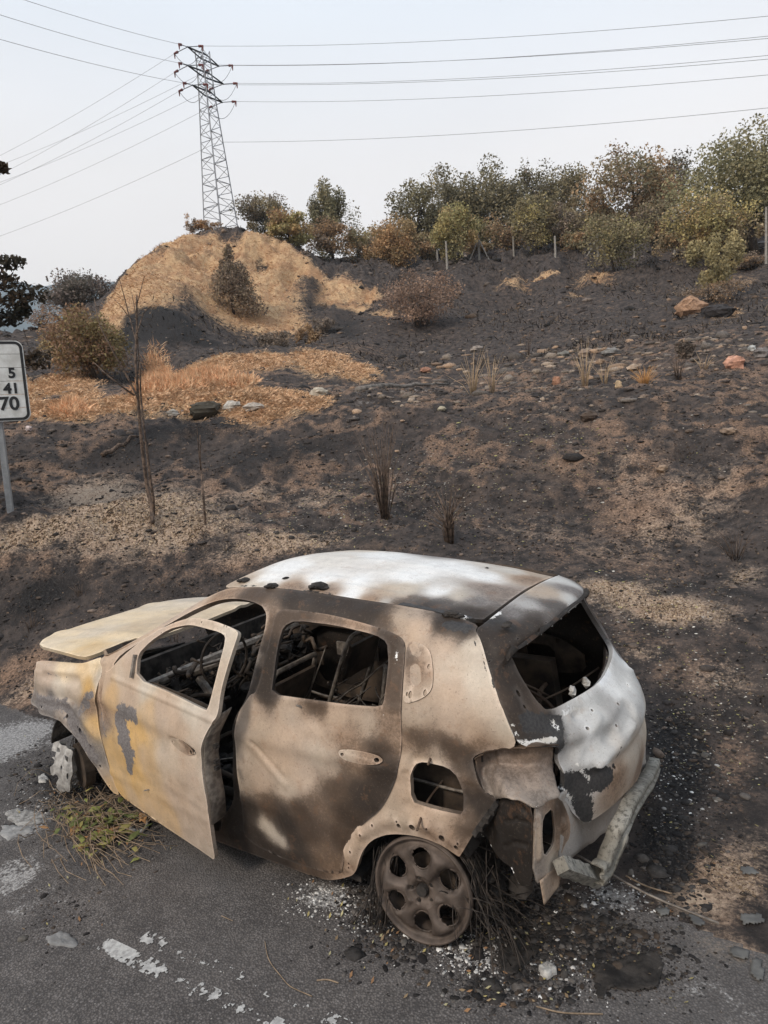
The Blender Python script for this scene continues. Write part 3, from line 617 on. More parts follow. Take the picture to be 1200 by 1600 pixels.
panel('body_side', body, bs_out, [fo, rd_open, fuel]+dots, step=.020, thick=.035, parent=CAR, tone=[(300, 950, 'T'), (250, 978, 'T'), (205, 1008, 'T'), (180, 1030, 'T'), (360, 926, 'M'), (400, 928, 'B'), (450, 938, 'D'), (520, 950, 'D'), (575, 958, 'D'), (620, 968, 'N'), (655, 985, 'T'), (690, 975, 'D'), (728, 985, 'D'), (600, 975, 'B'), (690, 1003, 'T'), (735, 1010, 'P'),
             (700, 1040, 'TP'), (745, 1065, 'P'), (700, 1080, 'T'), (760, 1100, 'TP'), (790, 1140, 'P'), (800, 1160, 'N'), (650, 1118, 'N'), (700, 1128, 'T'), (740, 1140, 'T'), (655, 1152, 'B'), (700, 1165, 'B'), (755, 1160, 'M'), (635, 1160, 'M'), (645, 1183, 'N'), (720, 1188, 'B'), (735, 1200, 'D'), (738, 1250, 'D'), (755, 1262, 'D'), (742, 1292, 'B'),
             (630, 1235, 'T'), (638, 1195, 'T'), (683, 1186, 'N'), (729, 1215, 'M'), (731, 1275, 'M'), (690, 1283, 'T'), (655, 1272, 'T'), (640, 1290, 'N'), (600, 1290, 'T'), (570, 1300, 'T'), (550, 1335, 'T'), (548, 1360, 'M'), (672, 1297, 'M'), (700, 1312, 'M'), (715, 1330, 'M'), (615, 1265, 'N'),
             (480, 1358, 'B'), (540, 1370, 'M'), (430, 1340, 'D'), (400, 1322, 'D'), (360, 1290, 'D'), (345, 1280, 'B'), (411, 965, 'T'), (404, 1020, 'T'), (390, 1070, 'T'), (425, 965, 'B'), (418, 1010, 'D'), (408, 1060, 'D'), (398, 1082, 'D'), (430, 955, 'M'), ('p', 1.03, 5, 'D'), ('p', 1.03, 3, 'D'), ('p', 1.3, 1, 'B'), ('p', 1.7, 1, 'D'), ('p', 2.1, 4, 'M')],
      crisp=[('ash', (797, 1130), (811, 1163), .010, .75), ('char', (742, 1000), (772, 1072), .010, .8), ('char', (700, 975), (730, 980), .04, .8)], seed=3,
      feats=[((545, 1340), (566, 1300), .028, .012), ((566, 1300), (606, 1280), .028, .012), ((606, 1280), (665, 1288), .03, .012), ((665, 1288), (716, 1318), .026, .012),
             ((634, 1210), (650, 1184), .014, -.008), ((650, 1184), (705, 1190), .014, -.008), ((705, 1190), (732, 1230), .014, -.008), ((732, 1230), (733, 1280), .014, -.008), ((733, 1280), (636, 1258), .014, -.008), ((636, 1258), (634, 1210), .014, -.008),
             ((633, 1295), (640, 1284), .006, .006), ((640, 1284), (654, 1287), .006, .006), ((654, 1287), (660, 1299), .006, .006), ((676, 1304), (686, 1298), .006, .006), ((686, 1298), (700, 1304), .006, .006), ((700, 1304), (705, 1318), .006, .006),
             ((676, 1029), (732, 1039), .005, .004), ((640, 1164), (770, 1152), .04, .004)])
# quarter-window plate
qp = [(641, 1000), (662, 1006), (674, 1018), (678, 1050), (676, 1078), (660, 1092), (630, 1101), (632, 1060), (636, 1010)]
panel('quarter_window_plate', body, qp, [('o', 648, 1015, .018), ('o', 649, 1053, .024), ('o', 671, 1041, .008), ('o', 665, 1082, .009), ('o', 642, 1085, .01), ('o', 637, 1084, .006)], step=.014, thick=.012, parent=CAR, tone=[(648, 1015, 'N'), (660, 1045, 'M'), (640, 1030, 'B'), (665, 1085, 'N'), (645, 1088, 'N'), (675, 1030, 'T'), (650, 1070, 'M')], seed=5, dent=.001,
      feats=[((645, 1010), (652, 1020), .03, -.008), ((648, 1045), (650, 1062), .034, -.01)], pin=lambda P: P+np.array([0, .006, .001]))
# rear door
rdo = panel('rear_door', body, rd_out, [win_r, ('o', 536, 1177, .010), ('o', 590, 1187, .014)], step=.0135, thick=.02, parent=CAR, tone=[(395, 1100, 'T'), (388, 1130, 'T'), (400, 1145, 'N'), (450, 1145, 'T'), (450, 1115, 'TN'), (525, 1118, 'T'), (575, 1128, 'N'), (612, 1120, 'M'), (596, 1170, 'BD'), (545, 1158, 'M'), (620, 1150, 'M'), (490, 1140, 'T'), (500, 1180, 'TP'), (455, 1185, 'T'), (420, 1170, 'T'), (380, 1170, 'N'), (380, 1225, 'N'), (410, 1230, 'T'), (450, 1235, 'TP'), (480, 1222, 'T'), (520, 1200, 'N'), (530, 1222, 'B'),
             (553, 1270, 'BD'), (505, 1265, 'BM'), (470, 1270, 'B'), (480, 1300, 'B'), (390, 1262, 'D'), (388, 1295, 'D'), (420, 1262, 'B'), (450, 1290, 'D'), (435, 1330, 'D'), (500, 1325, 'BM'), (525, 1358, 'BM'), (460, 1345, 'D'), (600, 1205, 'D'), (575, 1240, 'D'), (540, 1310, 'B'), (605, 1145, 'M'), (560, 1187, 'M'),
             (410, 1284, 'P'), (424, 1298, 'P'), (437, 1311, 'P'), (440, 1285, 'D'), (455, 1308, 'D'), (398, 1300, 'D'), (415, 1318, 'D'), (470, 962, 'B'), (520, 969, 'BM'), (560, 983, 'M'), (610, 1003, 'BD'), (617, 1050, 'B'), (612, 1095, 'B'), (435, 975, 'B'), (422, 1020, 'D'), (412, 1075, 'D'), (428, 1045, 'D'), (600, 1108, 'M'), (500, 1097, 'B')],
      crisp=[('ash', (620, 1020), (619, 1034), .010, .8), ('ash', (600, 1112), (598, 1120), .008, .75), ('ash', (585, 1115), (583, 1122), .006, .75)], seed=8, dent=.003, pin=lambda P: P+np.array([0, .005, 0]),
      feats=[((390, 1162), (447, 1226), .022, .006), ((395, 1160), (443, 1215), .012, -.008), ((536, 1177), (592, 1188), .024, -.013), ((640, 1168), (480, 1140), .03, .004), ((375, 1245), (430, 1262), .03, .006), ((430, 1262), (445, 1310), .02, -.008), ((400, 1092), (626, 1108), .012, .005),
             ((612, 1010), (600, 1098), .012, -.008), ((540, 1330), (555, 1290), .02, -.004)])
# front fender
panel('front_fender', body, [(57, 1031), (100, 1035), (128, 1037), (155, 1028), ('p', 2.235, 8.0), (160, 1052), (152, 1071), (149, 1103), (158, 1153), (176, 1217), (188, 1243), (176, 1239), (152, 1203), (124, 1153), (97, 1127), (80, 1119), (64, 1116), (60, 1106), (46, 1099), (53, 1082), (56, 1050)],
      [('o', 67, 1104, .009), ('o', 105, 1119, .012), ('o', 125, 1142, .017), ('o', 121, 1136, .006), ('o', 141, 1165, .007), ('o', 157, 1197, .008), ('o', 171, 1228, .006)], step=.02, thick=.03, parent=CAR, tone=[(70, 1040, 'T'), (100, 1045, 'Y'), (130, 1048, 'OY'), (148, 1040, 'Y'), (70, 1058, 'T'), (90, 1072, 'P'), (115, 1078, 'TP'), (135, 1075, 'O'), (62, 1080, 'N'), (140, 1100, 'M'), (146, 1130, 'O'), (120, 1120, 'G'), (80, 1100, 'G'), (60, 1095, 'G'), (100, 1110, 'GN'), (140, 1170, 'GN'), (160, 1205, 'N'), (175, 1228, 'OT'), (152, 1185, 'G'), (158, 1060, 'P')],
      crisp=[('grey', (60, 1095), (105, 1103), .06, .8), ('grey', (105, 1103), (145, 1180), .07, .85), ('grey', (128, 1110), (142, 1085), .05, .65), ('grey', (72, 1053), (118, 1062), .012, .7)], seed=12,
      feats=[((64, 1108), (97, 1118), .04, .01), ((97, 1118), (150, 1190), .035, .012), ((68, 1055), (120, 1065), .03, -.012), ((54, 1050), (126, 1050), .02, .006), ((60, 1090), (110, 1098), .02, .01), ((110, 1098), (150, 1150), .02, .012)])
# front door, ajar
fd_out = [(160, 1052), (172, 1046), (183, 1034), (200, 1018), (222, 1000), (250, 983), (280, 970), (303, 966), (330, 969), (365, 982), (377, 989), (370, 1003), (358, 1035), (345, 1080), (341, 1116), (325, 1140), (316, 1160), (314, 1190), (319, 1230), (324, 1254), (329, 1300), (338, 1346), (322, 1334), (270, 1300), (215, 1262), (187, 1242), (170, 1205), (157, 1153), (150, 1105), (152, 1075)]
fwin = [(213, 1060), (216, 1022), (235, 1002), (262, 984), (290, 977), (318, 981), (344, 988), (352, 994), (350, 1010), (340, 1050), (324, 1110), (318, 1108), (270, 1084)]
fdo = panel('front_door', door_surf, fd_out, [fwin, ('o', 272, 1158, .012), ('o', 299, 1174, .014), ('o', 252, 989, .005), ('o', 315, 972, .005)], step=.0135, thick=.022, parent=CAR, tone=[(165, 1060, 'T'), (175, 1085, 'TO'), (158, 1110, 'M'), (160, 1140, 'GM'), (170, 1165, 'O'), (172, 1200, 'O'), (185, 1225, 'O'), (210, 1250, 'OT'), (215, 1225, 'O'), (235, 1262, 'OT'), (225, 1180, 'OT'), (220, 1150, 'O'), (200, 1155, 'O'), (232, 1120, 'TO'), (200, 1095, 'T'), (250, 1115, 'T'), (280, 1140, 'T'), (260, 1180, 'TP'), (300, 1220, 'T'), (280, 1250, 'T'), (320, 1300, 'T'), (300, 1310, 'TN'), (265, 1285, 'TO'), (310, 1160, 'TP'), (318, 1210, 'TP'),
             (230, 1075, 'P'), (300, 1108, 'P'), (330, 1120, 'TP'), (350, 1060, 'TP'), (366, 1000, 'P'), (320, 974, 'TP'), (260, 980, 'T'), (220, 1005, 'T'), (200, 1035, 'T'), (190, 1050, 'TP'), (332, 1335, 'N')],
      crisp=[('grey', (188, 1128), (200, 1176), .085, 1.0), ('grey', (190, 1112), (208, 1120), .06, .95), ('grey', (199, 1180), (203, 1202), .045, .95), ('grey', (160, 1115), (165, 1150), .03, .55)], seed=21, dent=.0025,
      feats=[((268, 1157), (302, 1176), .022, -.012), ((175, 1058), (336, 1128), .014, .006), ((160, 1200), (320, 1280), .03, .004), ((200, 1120), (215, 1190), .05, -.006), ((260, 1225), (330, 1270), .015, .003)])
# door inner box along the open edge
mb = MB(); rows = [(336, 1119), (326, 1140), (317, 1160), (315, 1190), (320, 1230), (325, 1256), (328, 1290)]
VV_ = []
for i, a in enumerate(rows):
    p = P3(door_surf, a); inn = np.array([.045, -.075-.02*math.sin(i), 0]); 
    VV_ += [p+[-.002, -.010, 0], p+inn*.4+[-.018, -.05, 0], p+[.0, -.115, .005]]
Fd = []
for i in range(len(rows)-1):
    for k in range(2): a = i*3+k; Fd += [[a, a+1, a+4, a+3], [a+3, a+4, a+1, a][::1]]
Fd = [[i*3+k, i*3+k+1, (i+1)*3+k+1, (i+1)*3+k] for i in range(len(rows)-1) for k in range(2)]
je = mesh('door_edge', VV_, Fd, M_STEEL, fdo)
md = je.modifiers.new('t', 'SOLIDIFY'); md.thickness = .006
for a in ((322, 1172), (323, 1196), (324, 1206)): mb = MB(); p = P3(door_surf, a)+np.array([-.014, -.055, 0]); mb.box(p, (.02, .03, .02)); mb.build('door_latch', M_BLACK, fdo)
# mirror triangle post
mb = MB(); a = P3(door_surf, (214, 1022)); b = P3(door_surf, (208, 1058)); mb.tube([a+[0, .012, 0], b+[0, .012, 0]], .013, 5); mb.build('mirror_post', M_STEEL, fdo)
mb = MB()
for q in ((172, 1060), (160, 1140), (180, 1215)): pass
# door inner skin (the face turned to the cabin)
panel('door_lining_frame', door_surf, [('p', 2.05, 1.2), ('p', 1.06, .8), ('p', 1.05, 3.2), ('p', 1.05, 5.6), ('p', 1.0, 6.7), ('p', 2.06, 6.7)], [[('p', 1.8, 2), ('p', 1.3, 2), ('p', 1.3, 5), ('p', 1.8, 5)]], step=.05, thick=.01, mat=M_INNER, parent=CAR, pin=lambda P: P-np.array([0, .09, 0]))

# roof, hood
def roof_pts(sgn):
    pass
rfl = [(-.275, 9.55), (-.27, 10.3), (-.2, 10.47), (.1, 10.47), (.6, 10.42), (1.0, 10.37), (1.35, 10.27), (1.42, 10.7), (1.47, 11.2), (1.5, 12)]
def full_roof(x, w):                              # w from -1 (right) to 1 (left)
    x = np.asarray(x, float); w = np.asarray(w, float)
    t = 12-np.abs(w)*(12-10.3); P = body(x, t); P[..., 1] = np.where(w < 0, -P[..., 1], P[..., 1])
    P[..., 2] += .002-.02*np.clip(-w, 0, 1)*np.clip((.5-x)/.8, 0, 1)
    for rw in (-.55, 0, .55): P[..., 2] += .005*np.exp(-((w-rw)/.06)**2)*np.clip((x+.1)*4, 0, 1)*np.clip((1.3-x)*4, 0, 1)
    return P
RNGS['full_roof'] = ((-.4, 1.6), (-1.0, 1.0)); SCL['full_roof'] = (1, .60)
ro = [('p', -.27, 1), ('p', .1, 1), ('p', .6, 1), ('p', 1.0, 1), ('p', 1.32, 1), ('p', 1.42, .8), ('p', 1.48, .5), ('p', 1.51, 0), ('p', 1.48, -.5), ('p', 1.42, -.8), ('p', 1.32, -1), ('p', 1.0, -1), ('p', .6, -1), ('p', .1, -1), ('p', -.27, -1), ('p', -.285, -.5), ('p', -.29, 0), ('p', -.285, .5)]
rf = panel('roof', full_roof, ro, step=.022, thick=.02, parent=CAR, tone=[(450, 885, 'A'), (520, 870, 'AP'), (600, 868, 'A'), (700, 885, 'A'), (760, 900, 'A'), (800, 893, 'PW'), (850, 897, 'N'), (830, 905, 'M'), (780, 925, 'MG'), (740, 940, 'G'), (720, 935, 'P'), (690, 925, 'A'), (640, 900, 'A'), (625, 920, 'P'), (605, 925, 'N'), (560, 910, 'A'), (500, 905, 'A'), (550, 930, 'A'), (600, 945, 'W'), (640, 945, 'G'),
             (660, 960, 'D'), (630, 962, 'D'), (700, 945, 'GD'), (700, 975, 'D'), (735, 975, 'D'), (740, 960, 'D'), (600, 960, 'B'), (570, 950, 'M'), (500, 935, 'M'), (450, 928, 'M'), (400, 915, 'P'), (360, 917, 'N'), (420, 905, 'A'), (350, 915, 'T'), ('p', .5, -1, 'G'), ('p', 1, -1, 'P')],
      crisp=[('ash', (695, 966), (716, 970), .035, .75), ('char', (375, 915), (520, 930), .025, .52), ('char', (615, 960), (735, 980), .04, .7)], smooth_it=1, dent=.0025, seed=33,
      feats=[((540, 885), (700, 900), .02, -.004), ((480, 905), (660, 935), .015, .004)])
hd = [(60, 1012), (96, 1021), (130, 1030), (146, 1026), (162, 1020), (205, 997), ('p', 2.22, .45), ('p', 2.18, 0), ('p', 2.22, -.45), ('p', 2.3, -.7), ('p', 3.0, -.72), ('p', 3.2, -.62), ('p', 3.38, -.4), ('p', 3.46, 0), ('p', 3.4, .35), ('p', 3.25, .58)]
panel('hood', hood, hd, step=.025, thick=.022, parent=CAR, tone=[(100, 1015, 'Y'), (160, 1010, 'YO'), (100, 1000, 'Y'), (150, 985, 'YP'), (200, 965, 'Y'), (250, 945, 'PY'), (300, 935, 'P'), (220, 980, 'YN'), (180, 1000, 'Y')], smooth_it=1, dent=.003, seed=40, pin=lambda P: P+np.stack([0*P[:, 0], 0*P[:, 0], .012*np.clip((P[:, 1]-.5)/.2, 0, 1)], -1))

# tailgate: spoiler, frame round the window, lower skin
sp = [('p', .60, .02), ('p', .3, 0), ('p', 0, 0), ('p', -.3, 0), ('p', -.56, .05), ('p', -.60, .8), ('p', -.58, 1.8), ('p', -.52, 2.6), ('p', -.2, 2.95), ('p', .2, 2.95), ('p', .5, 2.6), ('p', .62, 1.8), ('p', .64, .8)]
gl = panel('tailgate', gate, [('p', .73, .15), ('p', .56, .12), ('p', .3, .08), ('p', 0, .08), ('p', -.3, .08), ('p', -.56, .12), ('p', -.73, .15), ('p', -.735, 1.0), ('p', -.735, 2.2), ('p', -.735, 3.2), ('p', -.735, 4.2), ('p', -.735, 5.2), ('p', -.735, 6.2), ('p', -.72, 7.2), ('p', -.62, 8.2), ('p', -.4, 8.75), ('p', 0, 8.8), (966, 1250), (940, 1272), (915, 1287), (900, 1277), (873, 1242), (883, 1225), (878, 1190), (874, 1163), (814, 1170),
            ('p', .737, 5.3), ('p', .737, 4.3), ('p', .737, 3.3), ('p', .737, 2.2), ('p', .737, 1.0)],
      [[('p', .3, 3.75), ('p', 0, 3.65), ('p', -.3, 3.75), ('p', -.50, 4.1), ('p', -.545, 4.6), ('p', -.53, 4.9), (955, 1030), (941, 1061), (901, 1088), (853, 1112), (835, 1094), (812, 1058), (800, 1031), (809, 1018)],
       ('o', 918, 1138, .010), ('o', 925, 1110, .008), ('o', 966, 1100, .010), ('o', 967, 1132, .008), ('o', 981, 1070, .006), ('o', 960, 1199, .007), ('o', 765, 1033, .006), ('o', 811, 1083, .007), ('o', 821, 1104, .005), ('o', 809, 998, .006), ('o', 853, 973, .007), ('o', 888, 945, .006)],
      step=.019, thick=.025, parent=CAR, tone=[(870, 905, 'W'), (895, 912, 'W'), (850, 925, 'N'), (820, 945, 'WG'), (800, 960, 'G'), (770, 970, 'C'), (755, 985, 'D'), (780, 985, 'D'), (820, 985, 'D'), (870, 950, 'GD'), (900, 925, 'G'), (840, 975, 'D'), ('p', .3, 3.0, 'G'), ('p', -.1, 3.0, 'W'), ('p', -.5, 3.0, 'G'), ('p', .5, 3.1, 'D'), (760, 1030, 'D'), (790, 1070, 'D'), (780, 1090, 'B'), (805, 1100, 'D'), (815, 1125, 'BD'), (835, 1120, 'B'),
             (830, 1140, 'C'), (870, 1140, 'C'), (885, 1120, 'W'), (920, 1098, 'W'), (950, 1070, 'A'), (980, 1040, 'A'), (995, 1060, 'W'), (960, 1110, 'WG'), (935, 1125, 'W'), (905, 1150, 'WG'), (940, 1165, 'W'), (975, 1125, 'W'), (1000, 1100, 'W'), (1008, 1135, 'P'), (990, 1180, 'PN'), (960, 1215, 'M'), (940, 1195, 'A'), (915, 1180, 'W'), (900, 1195, 'WG'), (985, 1080, 'AW'), (925, 1150, 'A'), (880, 1200, 'WG'), ('p', -.6, 5.5, 'G'), ('p', -.6, 4, 'D'), ('p', 0, 8.6, 'M'), ('p', -.5, 8, 'M')],
      crisp=[('char', (822, 1128), (868, 1132), .06, .85), ('char', (866, 1132), (878, 1175), .04, .85), ('char', (885, 1225), (945, 1215), .07, .95), ('char', (900, 1235), (918, 1275), .055, .95), ('ash', (880, 1112), (900, 1105), .03, .7), ('ash', (862, 1128), (872, 1138), .02, .68), ('ash', (818, 1163), (866, 1156), .018, .85), ('ash', (765, 965), (780, 957), .022, .72), ('ash', (905, 1195), (918, 1218), .03, .52), ('ash', (880, 1235), (895, 1250), .02, .62), ('ash', (800, 1130), (812, 1160), .012, .75), ('ash', (880, 1180), (885, 1170), .015, .6), ('char', (958, 1200), (972, 1165), .012, .65)], seed=50, dent=.003,
      feats=[((900, 1118), (1000, 1058), .022, -.022), ((885, 1185), (960, 1150), .05, -.03), ((960, 1150), (985, 1110), .05, -.016), ((905, 1190), (935, 1120), .02, .012), ((935, 1195), (990, 1130), .02, .02), ((870, 1108), (985, 1038), .018, .010), ((800, 1040), (850, 1105), .03, .008), ((760, 1010), (830, 1120), .02, -.006)])
for (a, b) in ((906, 1082), (927, 1068)):       # stumps on the window sill
    mb = MB(); p = P3(gate, (a, b+4)); mb.rock(p+[.035, 0, .012], (.025, .018, .028), a, 6, 5); mb.build('wiper_mount', M_ALU, gl)
for k in range(9):
    y = .48-.12*k; q = gate(np.array([y]), np.array([3.25]))[0]; mb = MB(); mb.box(q+[-.003, 0, .0], (.010, .010, .006)); mb.build('spot_weld', M_ALU, gl)
# window reveal flange inside the tailgate opening
mb = MB()
fl = [gate(np.array([y]), np.array([s]))[0] for y, s in ((.56, 3.9), (.60, 4.3), (.62, 4.8), (.58, 5.2), (.45, 5.3))]
mb.tube([p+[.035, 0, -.01] for p in fl], .02, 5); mb.build('window_reveal', M_INNER, gl)

def handle(parent, fn, poly, h1, h2, name='handle_recess'):
    panel(name, fn, poly, [('o', *h1, .011), ('o', *h2, .015)], step=.008, thick=.004, parent=parent, dent=0, seed=90, smooth_it=2, tone=[(*poly[0], 'N'), (*poly[3], 'M')],
          feats=[(poly[1], poly[4], .02, -.006)], pin=lambda P: P+np.array([0, .008, .001]))
handle(rdo, body, [(530, 1171), (545, 1170), (570, 1174), (592, 1180), (600, 1188), (592, 1194), (570, 1194), (542, 1188), (531, 1180)], (536, 1178), (589, 1187))
handle(fdo, door_surf, [(268, 1152), (280, 1155), (295, 1163), (303, 1173), (302, 1180), (292, 1179), (278, 1170), (269, 1160)], (272, 1158), (299, 1175))
# ---- right body side (mirror of the left, seen from inside and along the roof edge)
RB = [('p', 2.05, .15), ('p', .9, 0), ('p', .42, .1), ('p', .36, 1.5), ('p', .2, 2.6), ('p', 0, 3.0), ('p', -.2, 2.6), ('p', -.32, 1.6), ('p', -.42, 1.6), ('p', -.45, 4), ('p', -.52, 6.3), ('p', -.46, 7.2), ('p', -.39, 8), ('p', -.275, 9.5), ('p', -.27, 10.3), ('p', .6, 10.4),
      ('p', 1.0, 10.4), ('p', 1.35, 10.3), ('p', 1.7, 10.3), ('p', 1.95, 10.2), ('p', 2.2, 9.8), ('p', 2.27, 8.2), ('p', 2.9, 7.2), ('p', 3.1, 5), ('p', 3.05, 3), ('p', 2.9, 3.4), ('p', 2.63, 3.8), ('p', 2.4, 3.3), ('p', 2.22, 1.6), ('p', 2.2, .4)]
RW = [[('p', .10, 7.3), ('p', .12, 8.9), ('p', .5, 9.1), ('p', .9, 9.15), ('p', .93, 7.2), ('p', .5, 7.15)], [('p', 1.08, 7.1), ('p', 1.06, 9.15), ('p', 1.35, 9.2), ('p', 1.68, 9.0), ('p', 2.0, 7.9), ('p', 2.0, 7.2)]]
panel('body_side', body, RB, RW, step=.04, thick=.03, parent=CAR, tone=[('p', 0, 9, 'B'), ('p', 1, 10, 'G'), ('p', 1.5, 10, 'M'), ('p', 2.1, 9, 'T'), ('p', .5, 4, 'D'), ('p', 2, 4, 'M')], flip=True, seed=61)
panel('side_lining', body, [('p', .35, 1.5), ('p', 2.1, 1.5), ('p', 2.1, 6.9), ('p', -.4, 6.9), ('p', -.4, 4.5), ('p', .2, 4)], [[('p', .4, 2.4), ('p', .8, 2.2), ('p', .85, 5.4), ('p', .3, 5.2)], [('p', 1.25, 2), ('p', 1.85, 2), ('p', 1.85, 5.6), ('p', 1.25, 5.6)], [('p', -.2, 5.2), ('p', 0, 5), ('p', 0, 6.2), ('p', -.2, 6.2)]] ,
      step=.03, thick=.012, mat=M_INNER, parent=CAR, flip=True, dent=.012, seed=62, pin=lambda P: P-np.array([0, .10, 0]),
      feats=[(('p', .2, 3), ('p', 1.0, 6.2), .03, .02), (('p', 1.2, 6.2), ('p', 2.0, 6.2), .03, .02), (('p', 0, 6.2), ('p', .9, 6.4), .03, -.02)])
# ---- floor, firewall, wheel housings, engine bay
mb = MB(); mb.box((1.2, 0, .10), (1.75, 1.62, .03)); mb.build('floor_pan', M_BLACK, CAR)
mb = MB(); mb.box((.75, 0, .20), (2.5, .24, .16), taper=.8); mb.build('floor_tunnel', M_BLACK, CAR)
mb = MB(); mb.box((2.12, 0, .52), (.04, 1.56, .84)); mb.build('firewall', M_BLACK, CAR)
mb = MB(); mb.box((-.05, 0, .42), (1.1, 1.1, .04)); mb.build('boot_floor', M_BLACK, CAR)
def arc_shell(cx, cz, y0, y1, r, a0=0, a1=180, n=14):
    V = []
    for k in range(n+1):
        a = math.radians(a0+(a1-a0)*k/n)
        for y in (y0, y1): V.append([cx+r*math.cos(a), y, cz+r*math.sin(a)])
    m0 = len(V); V += [[cx, y1, cz]]
    F = [[2*k, 2*k+1, 2*k+3, 2*k+2] for k in range(n)]+[[2*k+1, m0, 2*k+3] for k in range(n)]
    return V, F
for sx_, cz in ((0.0, .17), (2.63, .24)):
    for sg in (1, -1):
        V, F = arc_shell(sx_-.02, cz, .80*sg, .52*sg, .33, 10, 140 if sx_ == 0 else 170); o = mesh('wheel_housing', V, F, M_BLACK, CAR)
        md = o.modifiers.new('t', 'SOLIDIFY'); md.thickness = .01
mb = MB()
mb.box((2.72, .0, .42), (.55, .62, .40), taper=.85); mb.box((2.62, .30, .50), (.22, .3, .25)); mb.tube([(3.0, -.5, .6), (3.02, 0, .62), (3.0, .5, .6)], .04)
mb.build('engine_block', M_BLACK, CAR)
mb = MB(); mb.tube([(3.2, -.66, .52), (3.3, -.3, .55), (3.33, 0, .55), (3.3, .3, .55), (3.2, .66, .52)], .045, 6); mb.build('front_crossmember', M_INNER, CAR)
for sg in (1, -1): mb = MB(); mb.tube([(3.25, .55*sg, .42), (2.2, .5*sg, .32)], .05, 4); mb.build('chassis_rail', M_INNER, CAR)
# inner wing under the hood edge
panel('inner_wing', body, [('p', 2.25, 7.6), ('p', 2.9, 7.0), ('p', 2.95, 6), ('p', 2.25, 6)], step=.06, thick=.01, mat=M_BLACK, parent=CAR, pin=lambda P: P-np.array([0, .07, .02]))
# ---- tail lamp recess at the left rear corner
def attrs6(n, a):                                # a: palette keys, then crisp ash, char, grey
    c = np.mean([PAL[k] for k in a[0]], 0); return {'tone': np.tile(c, (n, 1)), 'q': np.tile(a[1:], (n, 1))}
def loft(name, rings, mat, parent, attrs, thick=.006, sub=9, dent=.004, seed=4, ringtone=None):
    R_ = np.array(rings, float); n0, m0 = R_.shape[:2]
    un = np.linspace(0, n0-1, (n0-1)*sub+1); um = np.linspace(0, m0-1, (m0-1)*sub+1)
    A = np.stack([[np.interp(un, range(n0), R_[:, j, k]) for k in range(3)] for j in range(m0)])   # m0,3,un
    A = np.stack([[pc(um, range(m0), A[:, k, i]) for k in range(3)] for i in range(len(un))])      # un,3,um
    V = A.transpose(0, 2, 1).reshape(-1, 3); n = len(um)
    V = V+np.array([1, 1, 1])*(dent*fbm(V[:, 0]*2, V[:, 2]+V[:, 1], .06, 4, seed))[:, None]
    F = [[i*n+k, i*n+k+1, (i+1)*n+k+1, (i+1)*n+k] for i in range(len(un)-1) for k in range(n-1)]
    at_ = attrs6(len(V), attrs)
    if ringtone:
        C = np.array([np.mean([PAL[c] for c in k], 0) for k in ringtone]); T_ = np.stack([np.interp(un, range(n0), C[:, k]) for k in range(3)], 1)
        at_['tone'] = np.repeat(T_, n, 0)*(1+.5*fbm(V[:, 0], V[:, 2]+V[:, 1], .08, 3, 9))[:, None]
    o = mesh(name, V, F, mat, parent, attrs=at_); md = o.modifiers.new('t', 'SOLIDIFY'); md.thickness = thick; md.offset = 0
    return o
lip = [P3(body, p) for p in ((739, 1186), (755, 1177), (775, 1172), (793, 1170), (811, 1169))]+[plane(842, 1166, 0, -.60), plane(873, 1164, 0, -.645)]
inw = [np.array([.0, -.012, -.004])]+[np.array([.03, -.05, -.01])]*5+[np.array([.03, 0, -.01])]
r2 = [a+b for a, b in zip(lip, inw)]; r3 = [a+np.array([.0, .004, -.075-.02*min(i, 4)/4]) for i, a in enumerate(r2)]
r4 = [P3(body, (757, 1238)), P3(body, (772, 1247)), plane(797, 1248, 0, -.54), plane(815, 1252, 0, -.58), plane(835, 1262, 0, -.63), plane(855, 1255, 0, -.66), plane(873, 1243, 0, -.68)]
loft('lamp_recess', [lip, r2, r3, r4], M_BODY, CAR, ('N', 0, 0, 0), ringtone=['B', 'MB', 'MG', 'GN'], dent=.012)
mb = MB(); mb.tube([r2[1]+[.002, .004, -.02], r2[1]+[.0, .006, -.055]], .008, 5); mb.build('wiring_slot', M_BLACK, CAR)
# panel below the recess: shallow box facing left, then the slotted panel facing back
def quad(name, P, mat, attrs, parent=CAR, nu=10, nv=10, dent=.004, thick=.006, holes=None, feats=(), seed=1):
    P = [np.asarray(p, float) for p in P]; V = []; F = []
    u, v = np.meshgrid(np.linspace(0, 1, nu+1), np.linspace(0, 1, nv+1), indexing='ij'); u = u.ravel(); v = v.ravel()
    X = ((1-u)*(1-v))[:, None]*P[0]+(u*(1-v))[:, None]*P[1]+(u*v)[:, None]*P[2]+((1-u)*v)[:, None]*P[3]
    nrm = np.cross(P[1]-P[0], P[3]-P[0]); nrm /= np.linalg.norm(nrm)
    d = dent*fbm(X[:, 0]+X[:, 1], X[:, 2], .1, 3, seed)
    for (a, b, r, h) in feats:
        A = np.array([u, v, 0*u]).T; d = d+h*np.exp(-(segdist(A, (*a, 0), (*b, 0))/r)**4)
    X = X+nrm*d[:, None]
    for i in range(nu):
        for j in range(nv):
            uc, vc = (i+.5)/nu, (j+.5)/nv
            if holes and any(a < uc < b and c < vc < e for a, b, c, e in holes): continue
            a = i*(nv+1)+j; F.append([a, a+nv+1, a+nv+2, a+1])
    o = mesh(name, X, F, mat, parent, attrs=attrs6(len(X), attrs))
    md = o.modifiers.new('t', 'SOLIDIFY'); md.thickness = thick
    return o
A0 = plane(783, 1248, 1, .775); A1 = plane(833, 1262, 0, -.635); A2 = plane(832, 1381, 0, -.60); A3 = plane(768, 1300, 1, .77)
